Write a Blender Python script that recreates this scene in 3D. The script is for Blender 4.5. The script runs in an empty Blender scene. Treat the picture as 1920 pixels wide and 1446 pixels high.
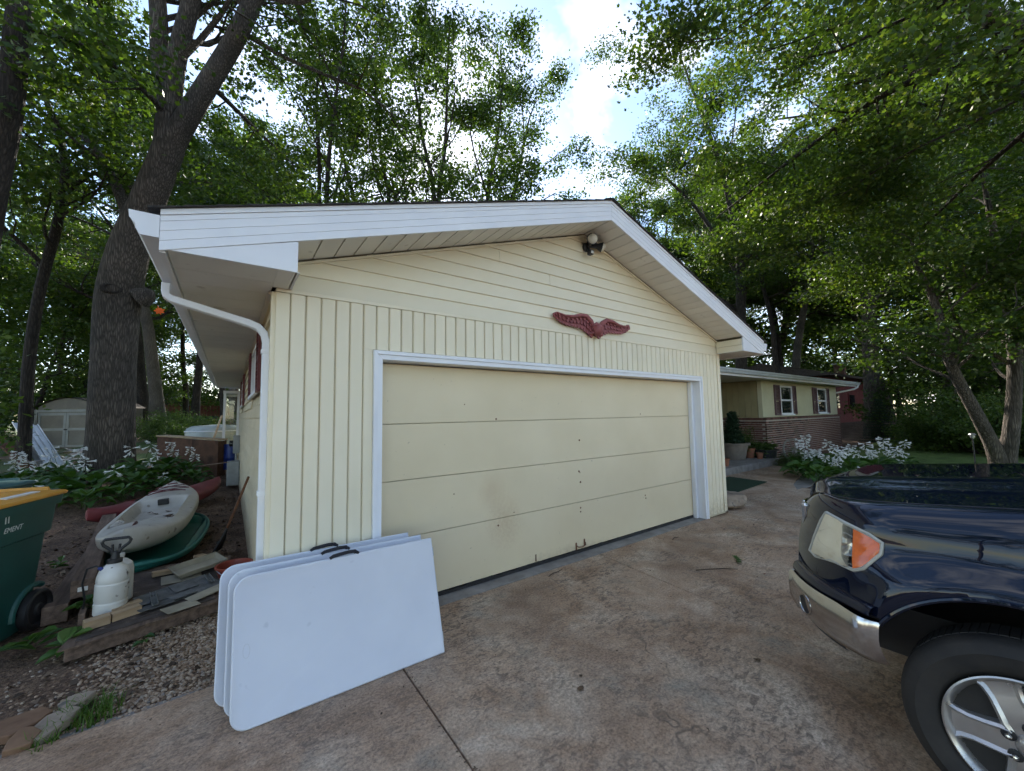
import bpy, bmesh, math, random
import numpy as np
from mathutils import Vector, Matrix, Euler

scene = bpy.context.scene
COL = scene.collection
R = math.radians

# ------------------------------------------------------------------ camera
cam_data = bpy.data.cameras.new('camera')
cam_data.sensor_fit = 'HORIZONTAL'
cam_data.sensor_width = 36.0
cam_data.lens = 733.17 / 1920.0 * 36.0
cam_data.clip_start = 0.05
cam_data.clip_end = 3000
cam = bpy.data.objects.new('camera', cam_data)
COL.objects.link(cam)
YAW, PITCH, ROLL = 0.6251, 0.0725, -0.0160
fw = Vector((math.sin(YAW) * math.cos(PITCH), math.cos(YAW) * math.cos(PITCH), math.sin(PITCH)))
rt = Vector((math.cos(YAW), -math.sin(YAW), 0))
up = rt.cross(fw)
rt2 = rt * math.cos(ROLL) + up * math.sin(ROLL)
up2 = up * math.cos(ROLL) - rt * math.sin(ROLL)
m = Matrix((rt2, up2, -fw)).transposed().to_4x4()
m.translation = (-0.2497, -3.2452, 1.6498)
cam.matrix_world = m
scene.camera = cam

# ------------------------------------------------------------------ world, sun, exposure
SUN_AZ, SUN_EL = R(21.9), R(33.5)
world = bpy.data.worlds.new('World')
scene.world = world
world.use_nodes = True
wn = world.node_tree
wn.nodes.clear()
w_out = wn.nodes.new('ShaderNodeOutputWorld')
w_bg = wn.nodes.new('ShaderNodeBackground')
w_bg.inputs['Strength'].default_value = 0.11
w_sky = wn.nodes.new('ShaderNodeTexSky')
w_sky.sky_type = 'NISHITA'
w_sky.sun_disc = False
w_sky.sun_elevation = SUN_EL
w_sky.sun_rotation = SUN_AZ
w_sky.air_density = 1.0
w_sky.dust_density = 0.25
w_sky.ozone_density = 1.2
w_tc = wn.nodes.new('ShaderNodeTexCoord')
w_sep = wn.nodes.new('ShaderNodeSeparateXYZ')
w_add = wn.nodes.new('ShaderNodeMath'); w_add.operation = 'ADD'; w_add.inputs[1].default_value = 0.25
w_dx = wn.nodes.new('ShaderNodeMath'); w_dx.operation = 'DIVIDE'
w_dy = wn.nodes.new('ShaderNodeMath'); w_dy.operation = 'DIVIDE'
w_cmb = wn.nodes.new('ShaderNodeCombineXYZ')
w_noi = wn.nodes.new('ShaderNodeTexNoise')
w_noi.inputs['Scale'].default_value = 3.4
w_noi.inputs['Detail'].default_value = 5
w_noi.inputs['Roughness'].default_value = 0.58
w_noi.inputs['Distortion'].default_value = 0.3
w_rmp = wn.nodes.new('ShaderNodeValToRGB')
w_rmp.color_ramp.elements[0].position = 0.50
w_rmp.color_ramp.elements[1].position = 0.72
w_mix = wn.nodes.new('ShaderNodeMixRGB')
w_mix.inputs['Color2'].default_value = (6.0, 6.1, 6.4, 1)
L = wn.links.new
L(w_tc.outputs['Generated'], w_sep.inputs[0])
L(w_sep.outputs['Z'], w_add.inputs[0])
L(w_sep.outputs['X'], w_dx.inputs[0]); L(w_add.outputs[0], w_dx.inputs[1])
L(w_sep.outputs['Y'], w_dy.inputs[0]); L(w_add.outputs[0], w_dy.inputs[1])
L(w_dx.outputs[0], w_cmb.inputs[0]); L(w_dy.outputs[0], w_cmb.inputs[1])
L(w_cmb.outputs[0], w_noi.inputs['Vector'])
L(w_noi.outputs['Fac'], w_rmp.inputs[0])
L(w_rmp.outputs['Color'], w_mix.inputs['Fac'])
L(w_sky.outputs[0], w_mix.inputs['Color1'])
L(w_mix.outputs[0], w_bg.inputs['Color'])
L(w_bg.outputs[0], w_out.inputs['Surface'])

sun_data = bpy.data.lights.new('sun', 'SUN')
sun_data.energy = 4.0
sun_data.angle = R(0.53)
sun_data.color = (1.0, 0.93, 0.82)
sun = bpy.data.objects.new('sun', sun_data)
COL.objects.link(sun)
sun_dir = Vector((math.sin(SUN_AZ) * math.cos(SUN_EL), math.cos(SUN_AZ) * math.cos(SUN_EL), math.sin(SUN_EL)))
sun.rotation_euler = sun_dir.to_track_quat('Z', 'Y').to_euler()
sun.location = sun_dir * 60

vs = scene.view_settings
vs.view_transform = 'Standard'
vs.look = 'None'
vs.gamma = 1.0
vs.use_curve_mapping = False
vs.exposure = 1.70
cy = scene.cycles
cy.max_bounces = 5
cy.diffuse_bounces = 3
cy.glossy_bounces = 2
cy.transmission_bounces = 2
cy.use_light_tree = False
cy.use_adaptive_sampling = True
cy.adaptive_threshold = 0.035
cy.transparent_max_bounces = 8
cy.use_denoising = True
cy.caustics_reflective = False
cy.caustics_refractive = False
cy.sample_clamp_indirect = 6.0

# ------------------------------------------------------------------ helpers
random.seed(7)

def S(r, g, b):
    f = lambda c: (c / 255 / 12.92) if c / 255 <= 0.04045 else ((c / 255 + 0.055) / 1.055) ** 2.4
    return (f(r), f(g), f(b), 1.0)

PINV = {}

class MB:
    """collects shapes for ONE mesh object"""
    def __init__(self):
        self.v = []; self.f = []
    def add(self, vs_, fs_):
        o = len(self.v)
        self.v += [tuple(p) for p in vs_]
        self.f += [tuple(i + o for i in f) for f in fs_]
        return self
    def box(self, x0, x1, y0, y1, z0, z1):
        return self.add([(x0, y0, z0), (x1, y0, z0), (x1, y1, z0), (x0, y1, z0), (x0, y0, z1), (x1, y0, z1), (x1, y1, z1), (x0, y1, z1)],
                        [(0, 3, 2, 1), (4, 5, 6, 7), (0, 1, 5, 4), (1, 2, 6, 5), (2, 3, 7, 6), (3, 0, 4, 7)])
    def obox(self, c, size, M=None):
        sx, sy, sz = [s / 2 for s in size]
        M = M or Matrix.Identity(3)
        c = Vector(c)
        pts = [c + M @ Vector((a * sx, b * sy, d * sz)) for d in (-1, 1) for a, b in ((-1, -1), (1, -1), (1, 1), (-1, 1))]
        return self.add(pts, [(0, 3, 2, 1), (4, 5, 6, 7), (0, 1, 5, 4), (1, 2, 6, 5), (2, 3, 7, 6), (3, 0, 4, 7)])
    def extrude(self, poly, vec):
        n = len(poly); vec = Vector(vec)
        pts = [Vector(p) for p in poly] + [Vector(p) + vec for p in poly]
        return self.add(pts, [tuple(range(n)), tuple(reversed(range(n, 2 * n)))] + [(i, (i + 1) % n, n + (i + 1) % n, n + i) for i in range(n)])
    def tube(self, pts, rad, n=8, cap=True, squash=None):
        pts = [Vector(p) for p in pts]
        k = len(pts)
        if not hasattr(rad, '__len__'): rad = [rad] * k
        t = [(pts[min(i + 1, k - 1)] - pts[max(i - 1, 0)]).normalized() for i in range(k)]
        a = Vector((0, 0, 1)) if abs(t[0].z) < 0.9 else Vector((1, 0, 0))
        u = (a - t[0] * a.dot(t[0])).normalized()
        V = []
        for i in range(k):
            u = (u - t[i] * u.dot(t[i])).normalized()
            w = t[i].cross(u)
            for j in range(n):
                an = 2 * math.pi * j / n
                V.append(pts[i] + (u * math.cos(an) + w * math.sin(an)) * rad[i])
        F = [(i * n + j, i * n + (j + 1) % n, (i + 1) * n + (j + 1) % n, (i + 1) * n + j) for i in range(k - 1) for j in range(n)]
        if cap:
            F += [tuple(reversed(range(n))), tuple(range((k - 1) * n, k * n))]
        return self.add(V, F)
    def sweep(self, path, prof, upv=(0, 0, 1)):
        """sweeps a closed 2-D profile (a: sideways, b: up) along a path"""
        path = [Vector(p) for p in path]; k = len(path); n = len(prof); V = []
        for i in range(k):
            t = (path[min(i + 1, k - 1)] - path[max(i - 1, 0)]).normalized()
            s = t.cross(Vector(upv)).normalized(); w = s.cross(t)
            V += [path[i] + s * a + w * b for a, b in prof]
        F = [(i * n + j, i * n + (j + 1) % n, (i + 1) * n + (j + 1) % n, (i + 1) * n + j) for i in range(k - 1) for j in range(n)]
        F += [tuple(reversed(range(n))), tuple(range((k - 1) * n, k * n))]
        return self.add(V, F)
    def lathe(self, prof, n=20, M=None, closed=False):
        M = M or Matrix.Identity(4)
        k = len(prof)
        V = [M @ Vector((r * math.cos(2 * math.pi * j / n), r * math.sin(2 * math.pi * j / n), z)) for r, z in prof for j in range(n)]
        F = [(i * n + j, i * n + (j + 1) % n, (i + 1) * n + (j + 1) % n, (i + 1) * n + j) for i in range(k - 1) for j in range(n)]
        if closed:
            i = k - 1
            F += [(i * n + j, i * n + (j + 1) % n, (j + 1) % n, j) for j in range(n)]
        else:
            if prof[0][0] > 1e-5: F.append(tuple(reversed(range(n))))
            if prof[-1][0] > 1e-5: F.append(tuple(range((k - 1) * n, k * n)))
        return self.add(V, F)
    def grid(self, P, wrap=False):
        nu, nv = len(P), len(P[0])
        V = [p for row in P for p in row]
        F = [(i * nv + j, i * nv + (j + 1) % nv, (i + 1) * nv + (j + 1) % nv, (i + 1) * nv + j) for i in range(nu - 1) for j in range(nv if wrap else nv - 1)]
        return self.add(V, F)
    def mesh(self, name, smooth=False, bevel=0.0, seg=2, recalc=True, merge=0.0):
        me = bpy.data.meshes.new(name)
        me.from_pydata([tuple(p) for p in self.v], [], self.f)
        if recalc or bevel or merge:
            bm = bmesh.new(); bm.from_mesh(me)
            if merge: bmesh.ops.remove_doubles(bm, verts=bm.verts, dist=merge)
            if recalc: bmesh.ops.recalc_face_normals(bm, faces=bm.faces)
            if bevel:
                ed = [e for e in bm.edges if len(e.link_faces) == 2 and e.calc_face_angle(0) > R(28)]
                bmesh.ops.bevel(bm, geom=ed, offset=bevel, segments=seg, profile=0.6, affect='EDGES', clamp_overlap=True)
            bm.to_mesh(me); bm.free()
        if smooth:
            sm = R(smooth if smooth is not True else 40)
            me.polygons.foreach_set('use_smooth', [True] * len(me.polygons))
            try: me.set_sharp_from_angle(angle=sm)
            except Exception: pass
        me.update()
        return me
    def build(self, name, mat, parent=None, smooth=False, bevel=0.0, seg=2, recalc=True, merge=0.0):
        me = self.mesh(name, smooth, bevel, seg, recalc, merge)
        return put(name, me, mat, parent)

def put(name, me, mat, parent=None):
    if mat is not None and (not me.materials): me.materials.append(mat)
    o = bpy.data.objects.new(name, me)
    COL.objects.link(o)
    if parent is not None: adopt(o, parent)
    return o

def adopt(o, parent):
    o.parent = parent
    top = parent
    while top.parent is not None: top = top.parent
    if parent.type == 'EMPTY' and parent.name in PINV:
        o.matrix_parent_inverse = PINV[parent.name]

def thing(name, label, cat, loc=(0, 0, 0), group=None):
    """an Empty at the thing's base; parts handed to it are built in world coordinates"""
    o = bpy.data.objects.new(name, None)
    COL.objects.link(o)
    o.location = loc
    o.empty_display_size = 0.1
    PINV[o.name] = Matrix.Translation(-Vector(loc))
    return tag(o, label, cat, group)

def tag(o, label, cat=None, group=None, kind=None):
    if label: o['label'] = label
    if cat: o['category'] = cat
    if group: o['group'] = group
    if kind: o['kind'] = kind
    return o

def structure(o):
    o['kind'] = 'structure'; return o

def dup(root, loc=None, rotz=None, scale=None, label=None, group=None):
    r = root.copy(); COL.objects.link(r)
    if loc is not None: r.location = loc
    if rotz is not None: r.rotation_euler = rotz if hasattr(rotz, '__len__') else (0, 0, rotz)
    if scale is not None: r.scale = scale if hasattr(scale, '__len__') else (scale,) * 3
    if label: r['label'] = label
    if group: r['group'] = group
    for ch in list(root.children):
        c = ch.copy(); COL.objects.link(c); c.parent = r
        for g in list(ch.children):
            d = g.copy(); COL.objects.link(d); d.parent = c
    return r

def rz(a): return Matrix.Rotation(a, 3, 'Z')
def rx(a): return Matrix.Rotation(a, 3, 'X')
def ry(a): return Matrix.Rotation(a, 3, 'Y')
def sstep(a, b, x):
    t = min(1, max(0, (x - a) / (b - a))); return t * t * (3 - 2 * t)

# ------------------------------------------------------------------ materials
def nmat(name):
    mt = bpy.data.materials.new(name); mt.use_nodes = True
    nt = mt.node_tree
    return mt, nt, nt.nodes['Principled BSDF']

def N(nt, t, **kw):
    n = nt.nodes.new(t)
    for k, v in kw.items():
        if k in n.inputs: n.inputs[k].default_value = v
        else: setattr(n, k, v)
    return n

def ramp(nt, stops):
    r = nt.nodes.new('ShaderNodeValToRGB')
    e = r.color_ramp.elements
    while len(e) < len(stops): e.new(0.5)
    for i, (p, c) in enumerate(stops):
        e[i].position = p; e[i].color = c if len(c) == 4 else (*c, 1)
    return r

def coords(nt, stretch=(1, 1, 1), rnd=True):
    tc = nt.nodes.new('ShaderNodeTexCoord')
    mp = nt.nodes.new('ShaderNodeMapping')
    mp.inputs['Scale'].default_value = stretch
    nt.links.new(tc.outputs['Object'], mp.inputs['Vector'])
    if rnd:
        oi = nt.nodes.new('ShaderNodeObjectInfo')
        ml = N(nt, 'ShaderNodeMath', operation='MULTIPLY'); ml.inputs[1].default_value = 37.0
        nt.links.new(oi.outputs['Random'], ml.inputs[0])
        cb = nt.nodes.new('ShaderNodeCombineXYZ')
        for i in range(3): nt.links.new(ml.outputs[0], cb.inputs[i])
        nt.links.new(cb.outputs[0], mp.inputs['Location'])
    return mp.outputs[0]

def pm(name, cols, scale=4.0, detail=3, rough=0.6, rough2=None, bump=0.15, bscale=60.0, bdist=0.004, stretch=(1, 1, 1),
       metal=0.0, coat=0.0, lo=0.3, hi=0.7, vary=0.0, spec=0.5, speck=None, rnd=True, dirt=None):
    """procedural material: noise blends the colours, a second noise gives fine relief"""
    mt, nt, b = nmat(name)
    ln = nt.links.new
    vec = coords(nt, stretch, rnd)
    n1 = N(nt, 'ShaderNodeTexNoise', Scale=scale, Detail=detail, Roughness=0.6)
    ln(vec, n1.inputs['Vector'])
    k = len(cols)
    rp = ramp(nt, [(lo + (hi - lo) * i / max(1, k - 1), c) for i, c in enumerate(cols)] if k > 1 else [(0, cols[0]), (1, cols[0])])
    ln(n1.outputs['Fac'], rp.inputs[0])
    col = rp.outputs[0]
    if speck:
        sc_, th, c_ = speck
        n3 = N(nt, 'ShaderNodeTexNoise', Scale=sc_, Detail=2, Roughness=0.7)
        ln(vec, n3.inputs['Vector'])
        r3 = ramp(nt, [(th, (0, 0, 0, 1)), (min(1, th + 0.06), (1, 1, 1, 1))])
        ln(n3.outputs['Fac'], r3.inputs[0])
        mx = N(nt, 'ShaderNodeMixRGB'); mx.inputs['Color2'].default_value = c_
        ln(r3.outputs[0], mx.inputs['Fac']); ln(col, mx.inputs['Color1']); col = mx.outputs[0]
    if dirt:                                             # splashed earth above the ground
        tc2 = nt.nodes.new('ShaderNodeTexCoord'); sp2 = nt.nodes.new('ShaderNodeSeparateXYZ'); ln(tc2.outputs['Object'], sp2.inputs[0])
        mr2 = N(nt, 'ShaderNodeMapRange'); mr2.inputs['From Min'].default_value = dirt[0]; mr2.inputs['From Max'].default_value = 0.0; ln(sp2.outputs['Z'], mr2.inputs['Value'])
        n9 = N(nt, 'ShaderNodeTexNoise', Scale=22, Detail=3, Roughness=0.7); ln(vec, n9.inputs['Vector'])
        mu2 = N(nt, 'ShaderNodeMath', operation='MULTIPLY'); ln(mr2.outputs[0], mu2.inputs[0]); ln(n9.outputs['Fac'], mu2.inputs[1])
        r9 = ramp(nt, [(0.22, (0, 0, 0)), (0.62, (dirt[2],) * 3)]); ln(mu2.outputs[0], r9.inputs[0])
        mx9 = N(nt, 'ShaderNodeMixRGB'); mx9.inputs['Color2'].default_value = dirt[1]
        ln(r9.outputs[0], mx9.inputs['Fac']); ln(col, mx9.inputs['Color1']); col = mx9.outputs[0]
    if vary:
        oi = nt.nodes.new('ShaderNodeObjectInfo')
        mr = N(nt, 'ShaderNodeMapRange'); mr.inputs['To Min'].default_value = 1 - vary; mr.inputs['To Max'].default_value = 1 + vary
        ln(oi.outputs['Random'], mr.inputs['Value'])
        hs = nt.nodes.new('ShaderNodeHueSaturation')
        ln(mr.outputs[0], hs.inputs['Value']); ln(col, hs.inputs['Color']); col = hs.outputs[0]
    ln(col, b.inputs['Base Color'])
    if rough2 is not None:
        mr = N(nt, 'ShaderNodeMapRange'); mr.inputs['To Min'].default_value = rough; mr.inputs['To Max'].default_value = rough2
        ln(n1.outputs['Fac'], mr.inputs['Value']); ln(mr.outputs[0], b.inputs['Roughness'])
    else:
        b.inputs['Roughness'].default_value = rough
    b.inputs['Metallic'].default_value = metal
    b.inputs['Specular IOR Level'].default_value = spec
    b.inputs['Coat Weight'].default_value = coat
    b.inputs['Coat Roughness'].default_value = 0.015
    if bump:
        n2 = N(nt, 'ShaderNodeTexNoise', Scale=bscale, Detail=1.5, Roughness=0.65)
        ln(vec, n2.inputs['Vector'])
        bp = N(nt, 'ShaderNodeBump', Strength=bump, Distance=bdist)
        ln(n2.outputs['Fac'], bp.inputs['Height']); ln(bp.outputs[0], b.inputs['Normal'])
    return mt

M = {}
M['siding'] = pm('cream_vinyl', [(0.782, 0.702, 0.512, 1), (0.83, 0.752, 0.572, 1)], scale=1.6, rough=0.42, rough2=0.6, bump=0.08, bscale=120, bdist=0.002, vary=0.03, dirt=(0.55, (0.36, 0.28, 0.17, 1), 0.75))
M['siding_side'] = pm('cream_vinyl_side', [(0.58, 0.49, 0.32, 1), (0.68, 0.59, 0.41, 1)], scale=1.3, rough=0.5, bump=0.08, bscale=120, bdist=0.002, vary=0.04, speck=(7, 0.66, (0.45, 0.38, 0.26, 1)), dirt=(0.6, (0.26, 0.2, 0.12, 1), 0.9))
M['groove'] = pm('siding_backing', [(0.52, 0.44, 0.29, 1), (0.60, 0.52, 0.36, 1)], scale=6, rough=0.8)
M['white'] = pm('white_trim', [(0.76, 0.77, 0.80, 1), (0.83, 0.84, 0.86, 1)], scale=2.0, rough=0.38, rough2=0.5, bump=0.05, bscale=80, bdist=0.002, vary=0.02)
M['soffit'] = pm('soffit_vinyl', [(0.70, 0.67, 0.60, 1), (0.78, 0.75, 0.69, 1)], scale=1.2, rough=0.5, bump=0.04, bscale=90, bdist=0.002, vary=0.04, speck=(5, 0.68, (0.55, 0.51, 0.45, 1)))
M['shingle'] = pm('roof_shingle', [(0.018, 0.016, 0.015, 1), (0.06, 0.052, 0.046, 1)], scale=30, rough=0.9, bump=0.6, bscale=250, bdist=0.004)
M['shingle_brown'] = pm('brown_roof_shingle', [(0.03, 0.024, 0.02, 1), (0.10, 0.08, 0.065, 1)], scale=18, rough=0.9, bump=0.6, bscale=200, bdist=0.004, vary=0.25)
M['maroon'] = pm('maroon_shutter', [(0.085, 0.012, 0.016, 1), (0.13, 0.022, 0.026, 1)], scale=3, rough=0.5, bump=0.05)
M['mauve'] = pm('faded_shutter', [(0.115, 0.065, 0.075, 1), (0.165, 0.10, 0.11, 1)], scale=3, rough=0.55, bump=0.05)
M['darkglass'] = pm('window_glass', [(0.012, 0.014, 0.016, 1), (0.03, 0.033, 0.036, 1)], scale=2, rough=0.04, bump=0.0, spec=0.8)
M['black'] = pm('black_plastic', [(0.012, 0.012, 0.013, 1), (0.024, 0.024, 0.026, 1)], scale=6, rough=0.5, bump=0.1, bscale=150)
M['steel'] = pm('galvanised_steel', [(0.42, 0.43, 0.44, 1), (0.58, 0.59, 0.6, 1)], scale=8, rough=0.35, metal=0.9, bump=0.05)
M['wood_raw'] = pm('raw_lumber', [(0.30, 0.20, 0.11, 1), (0.50, 0.36, 0.22, 1)], scale=3, rough=0.75, bump=0.3, bscale=25, bdist=0.003, stretch=(1, 8, 8), vary=0.15)
M['wood_old'] = pm('weathered_timber', [(0.075, 0.048, 0.034, 1), (0.21, 0.14, 0.10, 1)], scale=3, rough=0.85, bump=0.5, bscale=18, bdist=0.005, stretch=(9, 1, 9), vary=0.12)
M['plywood'] = pm('stained_plywood', [(0.05, 0.025, 0.015, 1), (0.15, 0.075, 0.042, 1), (0.10, 0.05, 0.03, 1)], scale=2.2, rough=0.85, bump=0.25, bscale=20, vary=0.1)
M['rust'] = pm('rusty_steel', [(0.10, 0.04, 0.02, 1), (0.22, 0.10, 0.05, 1)], scale=12, rough=0.8, bump=0.3)
# ------------------------------------------------------------------ ground, drive, paths
def gz(x, y):
    a = 0.34 * sstep(4.0, 11.0, y) * sstep(0.2, -1.6, x)
    b = 0.85 * sstep(15, 28, y) * sstep(-6.5, -3.5, x) * sstep(16, 4, x)
    c = 0.10 * sstep(-3, -9, x)
    d = 0.75 * sstep(23.5, 32, x) * sstep(-30, -8, y)
    n = 0.02 * math.sin(2.3 * x + 0.7) * math.sin(1.9 * y) * sstep(-0.3, -1.2, x) * sstep(0.1, 1, y)
    return -0.03 + a + b + c + d + n

def axis(lo, hi, step, far):
    c = list(np.arange(lo, hi + 1e-6, step))
    o = []; s = step; p = lo
    while p > -far: s *= 1.35; p -= s; o.append(p)
    q_ = []; s = step; p = hi
    while p < far: s *= 1.35; p += s; q_.append(p)
    return list(reversed(o)) + c + q_

def soil_mat():
    mt, nt, b = nmat('soil_and_forest_floor'); ln = nt.links.new
    vec = coords(nt, rnd=False)
    n1 = N(nt, 'ShaderNodeTexNoise', Scale=2.2, Detail=4, Roughness=0.65); ln(vec, n1.inputs['Vector'])
    r1 = ramp(nt, [(0.3, (0.075, 0.047, 0.031)), (0.5, (0.145, 0.093, 0.061)), (0.72, (0.21, 0.148, 0.104))]); ln(n1.outputs['Fac'], r1.inputs[0])
    n2 = N(nt, 'ShaderNodeTexNoise', Scale=38, Detail=3, Roughness=0.7); ln(vec, n2.inputs['Vector'])
    r2 = ramp(nt, [(0.42, (0.55, 0.5, 0.48)), (0.6, (1.5, 1.45, 1.35))]); ln(n2.outputs['Fac'], r2.inputs[0])
    mx = N(nt, 'ShaderNodeMixRGB', blend_type='MULTIPLY'); mx.inputs['Fac'].default_value = 1
    ln(r1.outputs[0], mx.inputs['Color1']); ln(r2.outputs[0], mx.inputs['Color2'])
    # mown grass and weeds away from the house
    sp = nt.nodes.new('ShaderNodeSeparateXYZ'); ln(vec, sp.inputs[0])
    mr = N(nt, 'ShaderNodeMapRange'); mr.inputs['From Min'].default_value = 11.5; mr.inputs['From Max'].default_value = 14.5
    ln(sp.outputs['Y'], mr.inputs['Value'])
    n3 = N(nt, 'ShaderNodeTexNoise', Scale=0.5, Detail=3); ln(vec, n3.inputs['Vector'])
    r3 = ramp(nt, [(0.36, (0, 0, 0)), (0.55, (1, 1, 1))]); ln(n3.outputs['Fac'], r3.inputs[0])
    ml = N(nt, 'ShaderNodeMath', operation='MULTIPLY'); ln(mr.outputs[0], ml.inputs[0]); ln(r3.outputs[0], ml.inputs[1])
    n4 = N(nt, 'ShaderNodeTexNoise', Scale=25, Detail=2); ln(vec, n4.inputs['Vector'])
    r4 = ramp(nt, [(0.35, (0.03, 0.06, 0.012)), (0.65, (0.10, 0.16, 0.035))]); ln(n4.outputs['Fac'], r4.inputs[0])
    m2 = N(nt, 'ShaderNodeMixRGB'); ln(ml.outputs[0], m2.inputs['Fac']); ln(mx.outputs[0], m2.inputs['Color1']); ln(r4.outputs[0], m2.inputs['Color2'])
    ln(m2.outputs[0], b.inputs['Base Color'])
    b.inputs['Roughness'].default_value = 0.95
    bp = N(nt, 'ShaderNodeBump', Strength=0.9, Distance=0.03); ln(n2.outputs['Fac'], bp.inputs['Height']); ln(bp.outputs[0], b.inputs['Normal'])
    return mt
M['soil'] = soil_mat()

xs_ = axis(-16, 36, 0.5, 900); ys_ = axis(-12, 34, 0.5, 900)
g = MB(); g.grid([[(x, y, gz(x, y)) for y in ys_] for x in xs_])
structure(g.build('ground', M['soil'], smooth=True, recalc=False))

def concrete_mat():
    mt, nt, b = nmat('stamped_concrete'); ln = nt.links.new
    vec = coords(nt, rnd=False)
    def noise(s, d=7, r=0.62, dist=0.0):
        n = N(nt, 'ShaderNodeTexNoise', Scale=s, Detail=d, Roughness=r, Distortion=dist); ln(vec, n.inputs['Vector']); return n.outputs['Fac']
    def mix(f, a, c, mode='MIX'):
        mx = N(nt, 'ShaderNodeMixRGB', blend_type=mode)
        if hasattr(f, 'node'): ln(f, mx.inputs['Fac'])
        else: mx.inputs['Fac'].default_value = f
        for s_, v in (('Color1', a), ('Color2', c)):
            if hasattr(v, 'node'): ln(v, mx.inputs[s_])
            else: mx.inputs[s_].default_value = v
        return mx.outputs[0]
    r1 = ramp(nt, [(0.34, (0.255, 0.158, 0.096)), (0.45, (0.385, 0.258, 0.17)), (0.56, (0.45, 0.328, 0.232)), (0.68, (0.55, 0.435, 0.33))])
    ln(noise(1.7, 5, 0.68, 0.6), r1.inputs[0])
    col = r1.outputs[0]
    # brown and grey-green staining in broad patches
    r2 = ramp(nt, [(0.52, (0, 0, 0)), (0.72, (1, 1, 1))]); ln(noise(0.75, 4), r2.inputs[0])
    col = mix(r2.outputs[0], col, (0.25, 0.165, 0.11, 1))
    r3 = ramp(nt, [(0.56, (0, 0, 0)), (0.74, (0.7, 0.7, 0.7))]); ln(noise(1.9, 4, 0.7), r3.inputs[0])
    col = mix(r3.outputs[0], col, (0.22, 0.215, 0.18, 1))
    # blotches left by the release powder, stretched like stone veins
    mp = N(nt, 'ShaderNodeMapping'); mp.inputs['Scale'].default_value = (1.0, 1.9, 1.0); mp.inputs['Rotation'].default_value = (0, 0, 0.6); ln(vec, mp.inputs['Vector'])
    n4 = N(nt, 'ShaderNodeTexNoise', Scale=15, Detail=4, Roughness=0.70, Distortion=0.8); ln(mp.outputs[0], n4.inputs['Vector'])
    r4 = ramp(nt, [(0.36, (1, 1, 1)), (0.45, (0.6, 0.6, 0.6)), (0.52, (0, 0, 0))]); ln(n4.outputs['Fac'], r4.inputs[0])
    r4m = ramp(nt, [(0.40, (0.12, 0.12, 0.12)), (0.62, (0.82, 0.82, 0.82))]); ln(noise(1.1, 2), r4m.inputs[0])
    m4 = mix(1.0, r4.outputs[0], r4m.outputs[0], 'MULTIPLY')
    col = mix(m4, col, (0.115, 0.085, 0.067, 1))
    # fine light and dark grain
    r5 = ramp(nt, [(0.32, (0.58, 0.56, 0.54)), (0.5, (1, 1, 1)), (0.66, (1.36, 1.33, 1.28))]); n5 = noise(62, 3, 0.75); ln(n5, r5.inputs[0])
    col = mix(1.0, col, r5.outputs[0], 'MULTIPLY')
    # stamped stone veins
    n6 = N(nt, 'ShaderNodeTexNoise', Scale=2.4, Detail=3, Roughness=0.6); ln(vec, n6.inputs['Vector'])
    va = N(nt, 'ShaderNodeVectorMath', operation='MULTIPLY_ADD'); va.inputs[1].default_value = (0.75, 0.75, 0.75); ln(n6.outputs['Color'], va.inputs[0]); ln(vec, va.inputs[2])
    vo = N(nt, 'ShaderNodeTexVoronoi', Scale=0.95, feature='DISTANCE_TO_EDGE'); ln(va.outputs[0], vo.inputs['Vector'])
    r6 = ramp(nt, [(0.0, (1, 1, 1)), (0.016, (0, 0, 0))]); ln(vo.outputs['Distance'], r6.inputs[0])
    r6m = ramp(nt, [(0.50, (0, 0, 0)), (0.66, (0.7, 0.7, 0.7))]); ln(noise(1.3, 2), r6m.inputs[0])
    m6 = mix(1.0, r6.outputs[0], r6m.outputs[0], 'MULTIPLY')
    col = mix(m6, col, (0.075, 0.058, 0.048, 1))
    ln(col, b.inputs['Base Color'])
    r7 = ramp(nt, [(0.3, (0.55, 0.55, 0.55)), (0.7, (0.85, 0.85, 0.85))]); ln(noise(3, 2), r7.inputs[0]); ln(r7.outputs[0], b.inputs['Roughness'])
    hs = N(nt, 'ShaderNodeMath', operation='MULTIPLY_ADD'); hs.inputs[1].default_value = 0.35
    ln(n5, hs.inputs[0]); ln(n4.outputs['Fac'], hs.inputs[2])
    sb = N(nt, 'ShaderNodeMath', operation='SUBTRACT'); ln(hs.outputs[0], sb.inputs[0]); ln(m6, sb.inputs[1])
    bp = N(nt, 'ShaderNodeBump', Strength=0.55, Distance=0.012); ln(sb.outputs[0], bp.inputs['Height']); ln(bp.outputs[0], b.inputs['Normal'])
    return mt
M['concrete'] = concrete_mat()
M['concrete_grey'] = pm('plain_concrete', [(0.17, 0.155, 0.14, 1), (0.30, 0.28, 0.26, 1)], scale=5, rough=0.85, bump=0.4, bscale=90, bdist=0.004, rnd=False)

drive = structure(MB().box(-13, 9.6, -15, -0.02, -0.14, -0.022).build('driveway', M['concrete_grey']))
def slab(poly, z=0.0, par=drive):
    mb = MB(); mb.extrude([(x, y, z) for x, y in poly], (0, 0, -0.10))
    o = mb.build('slab', M['concrete'], par, bevel=0.006, seg=2); return o
GAP = 0.005
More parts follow.
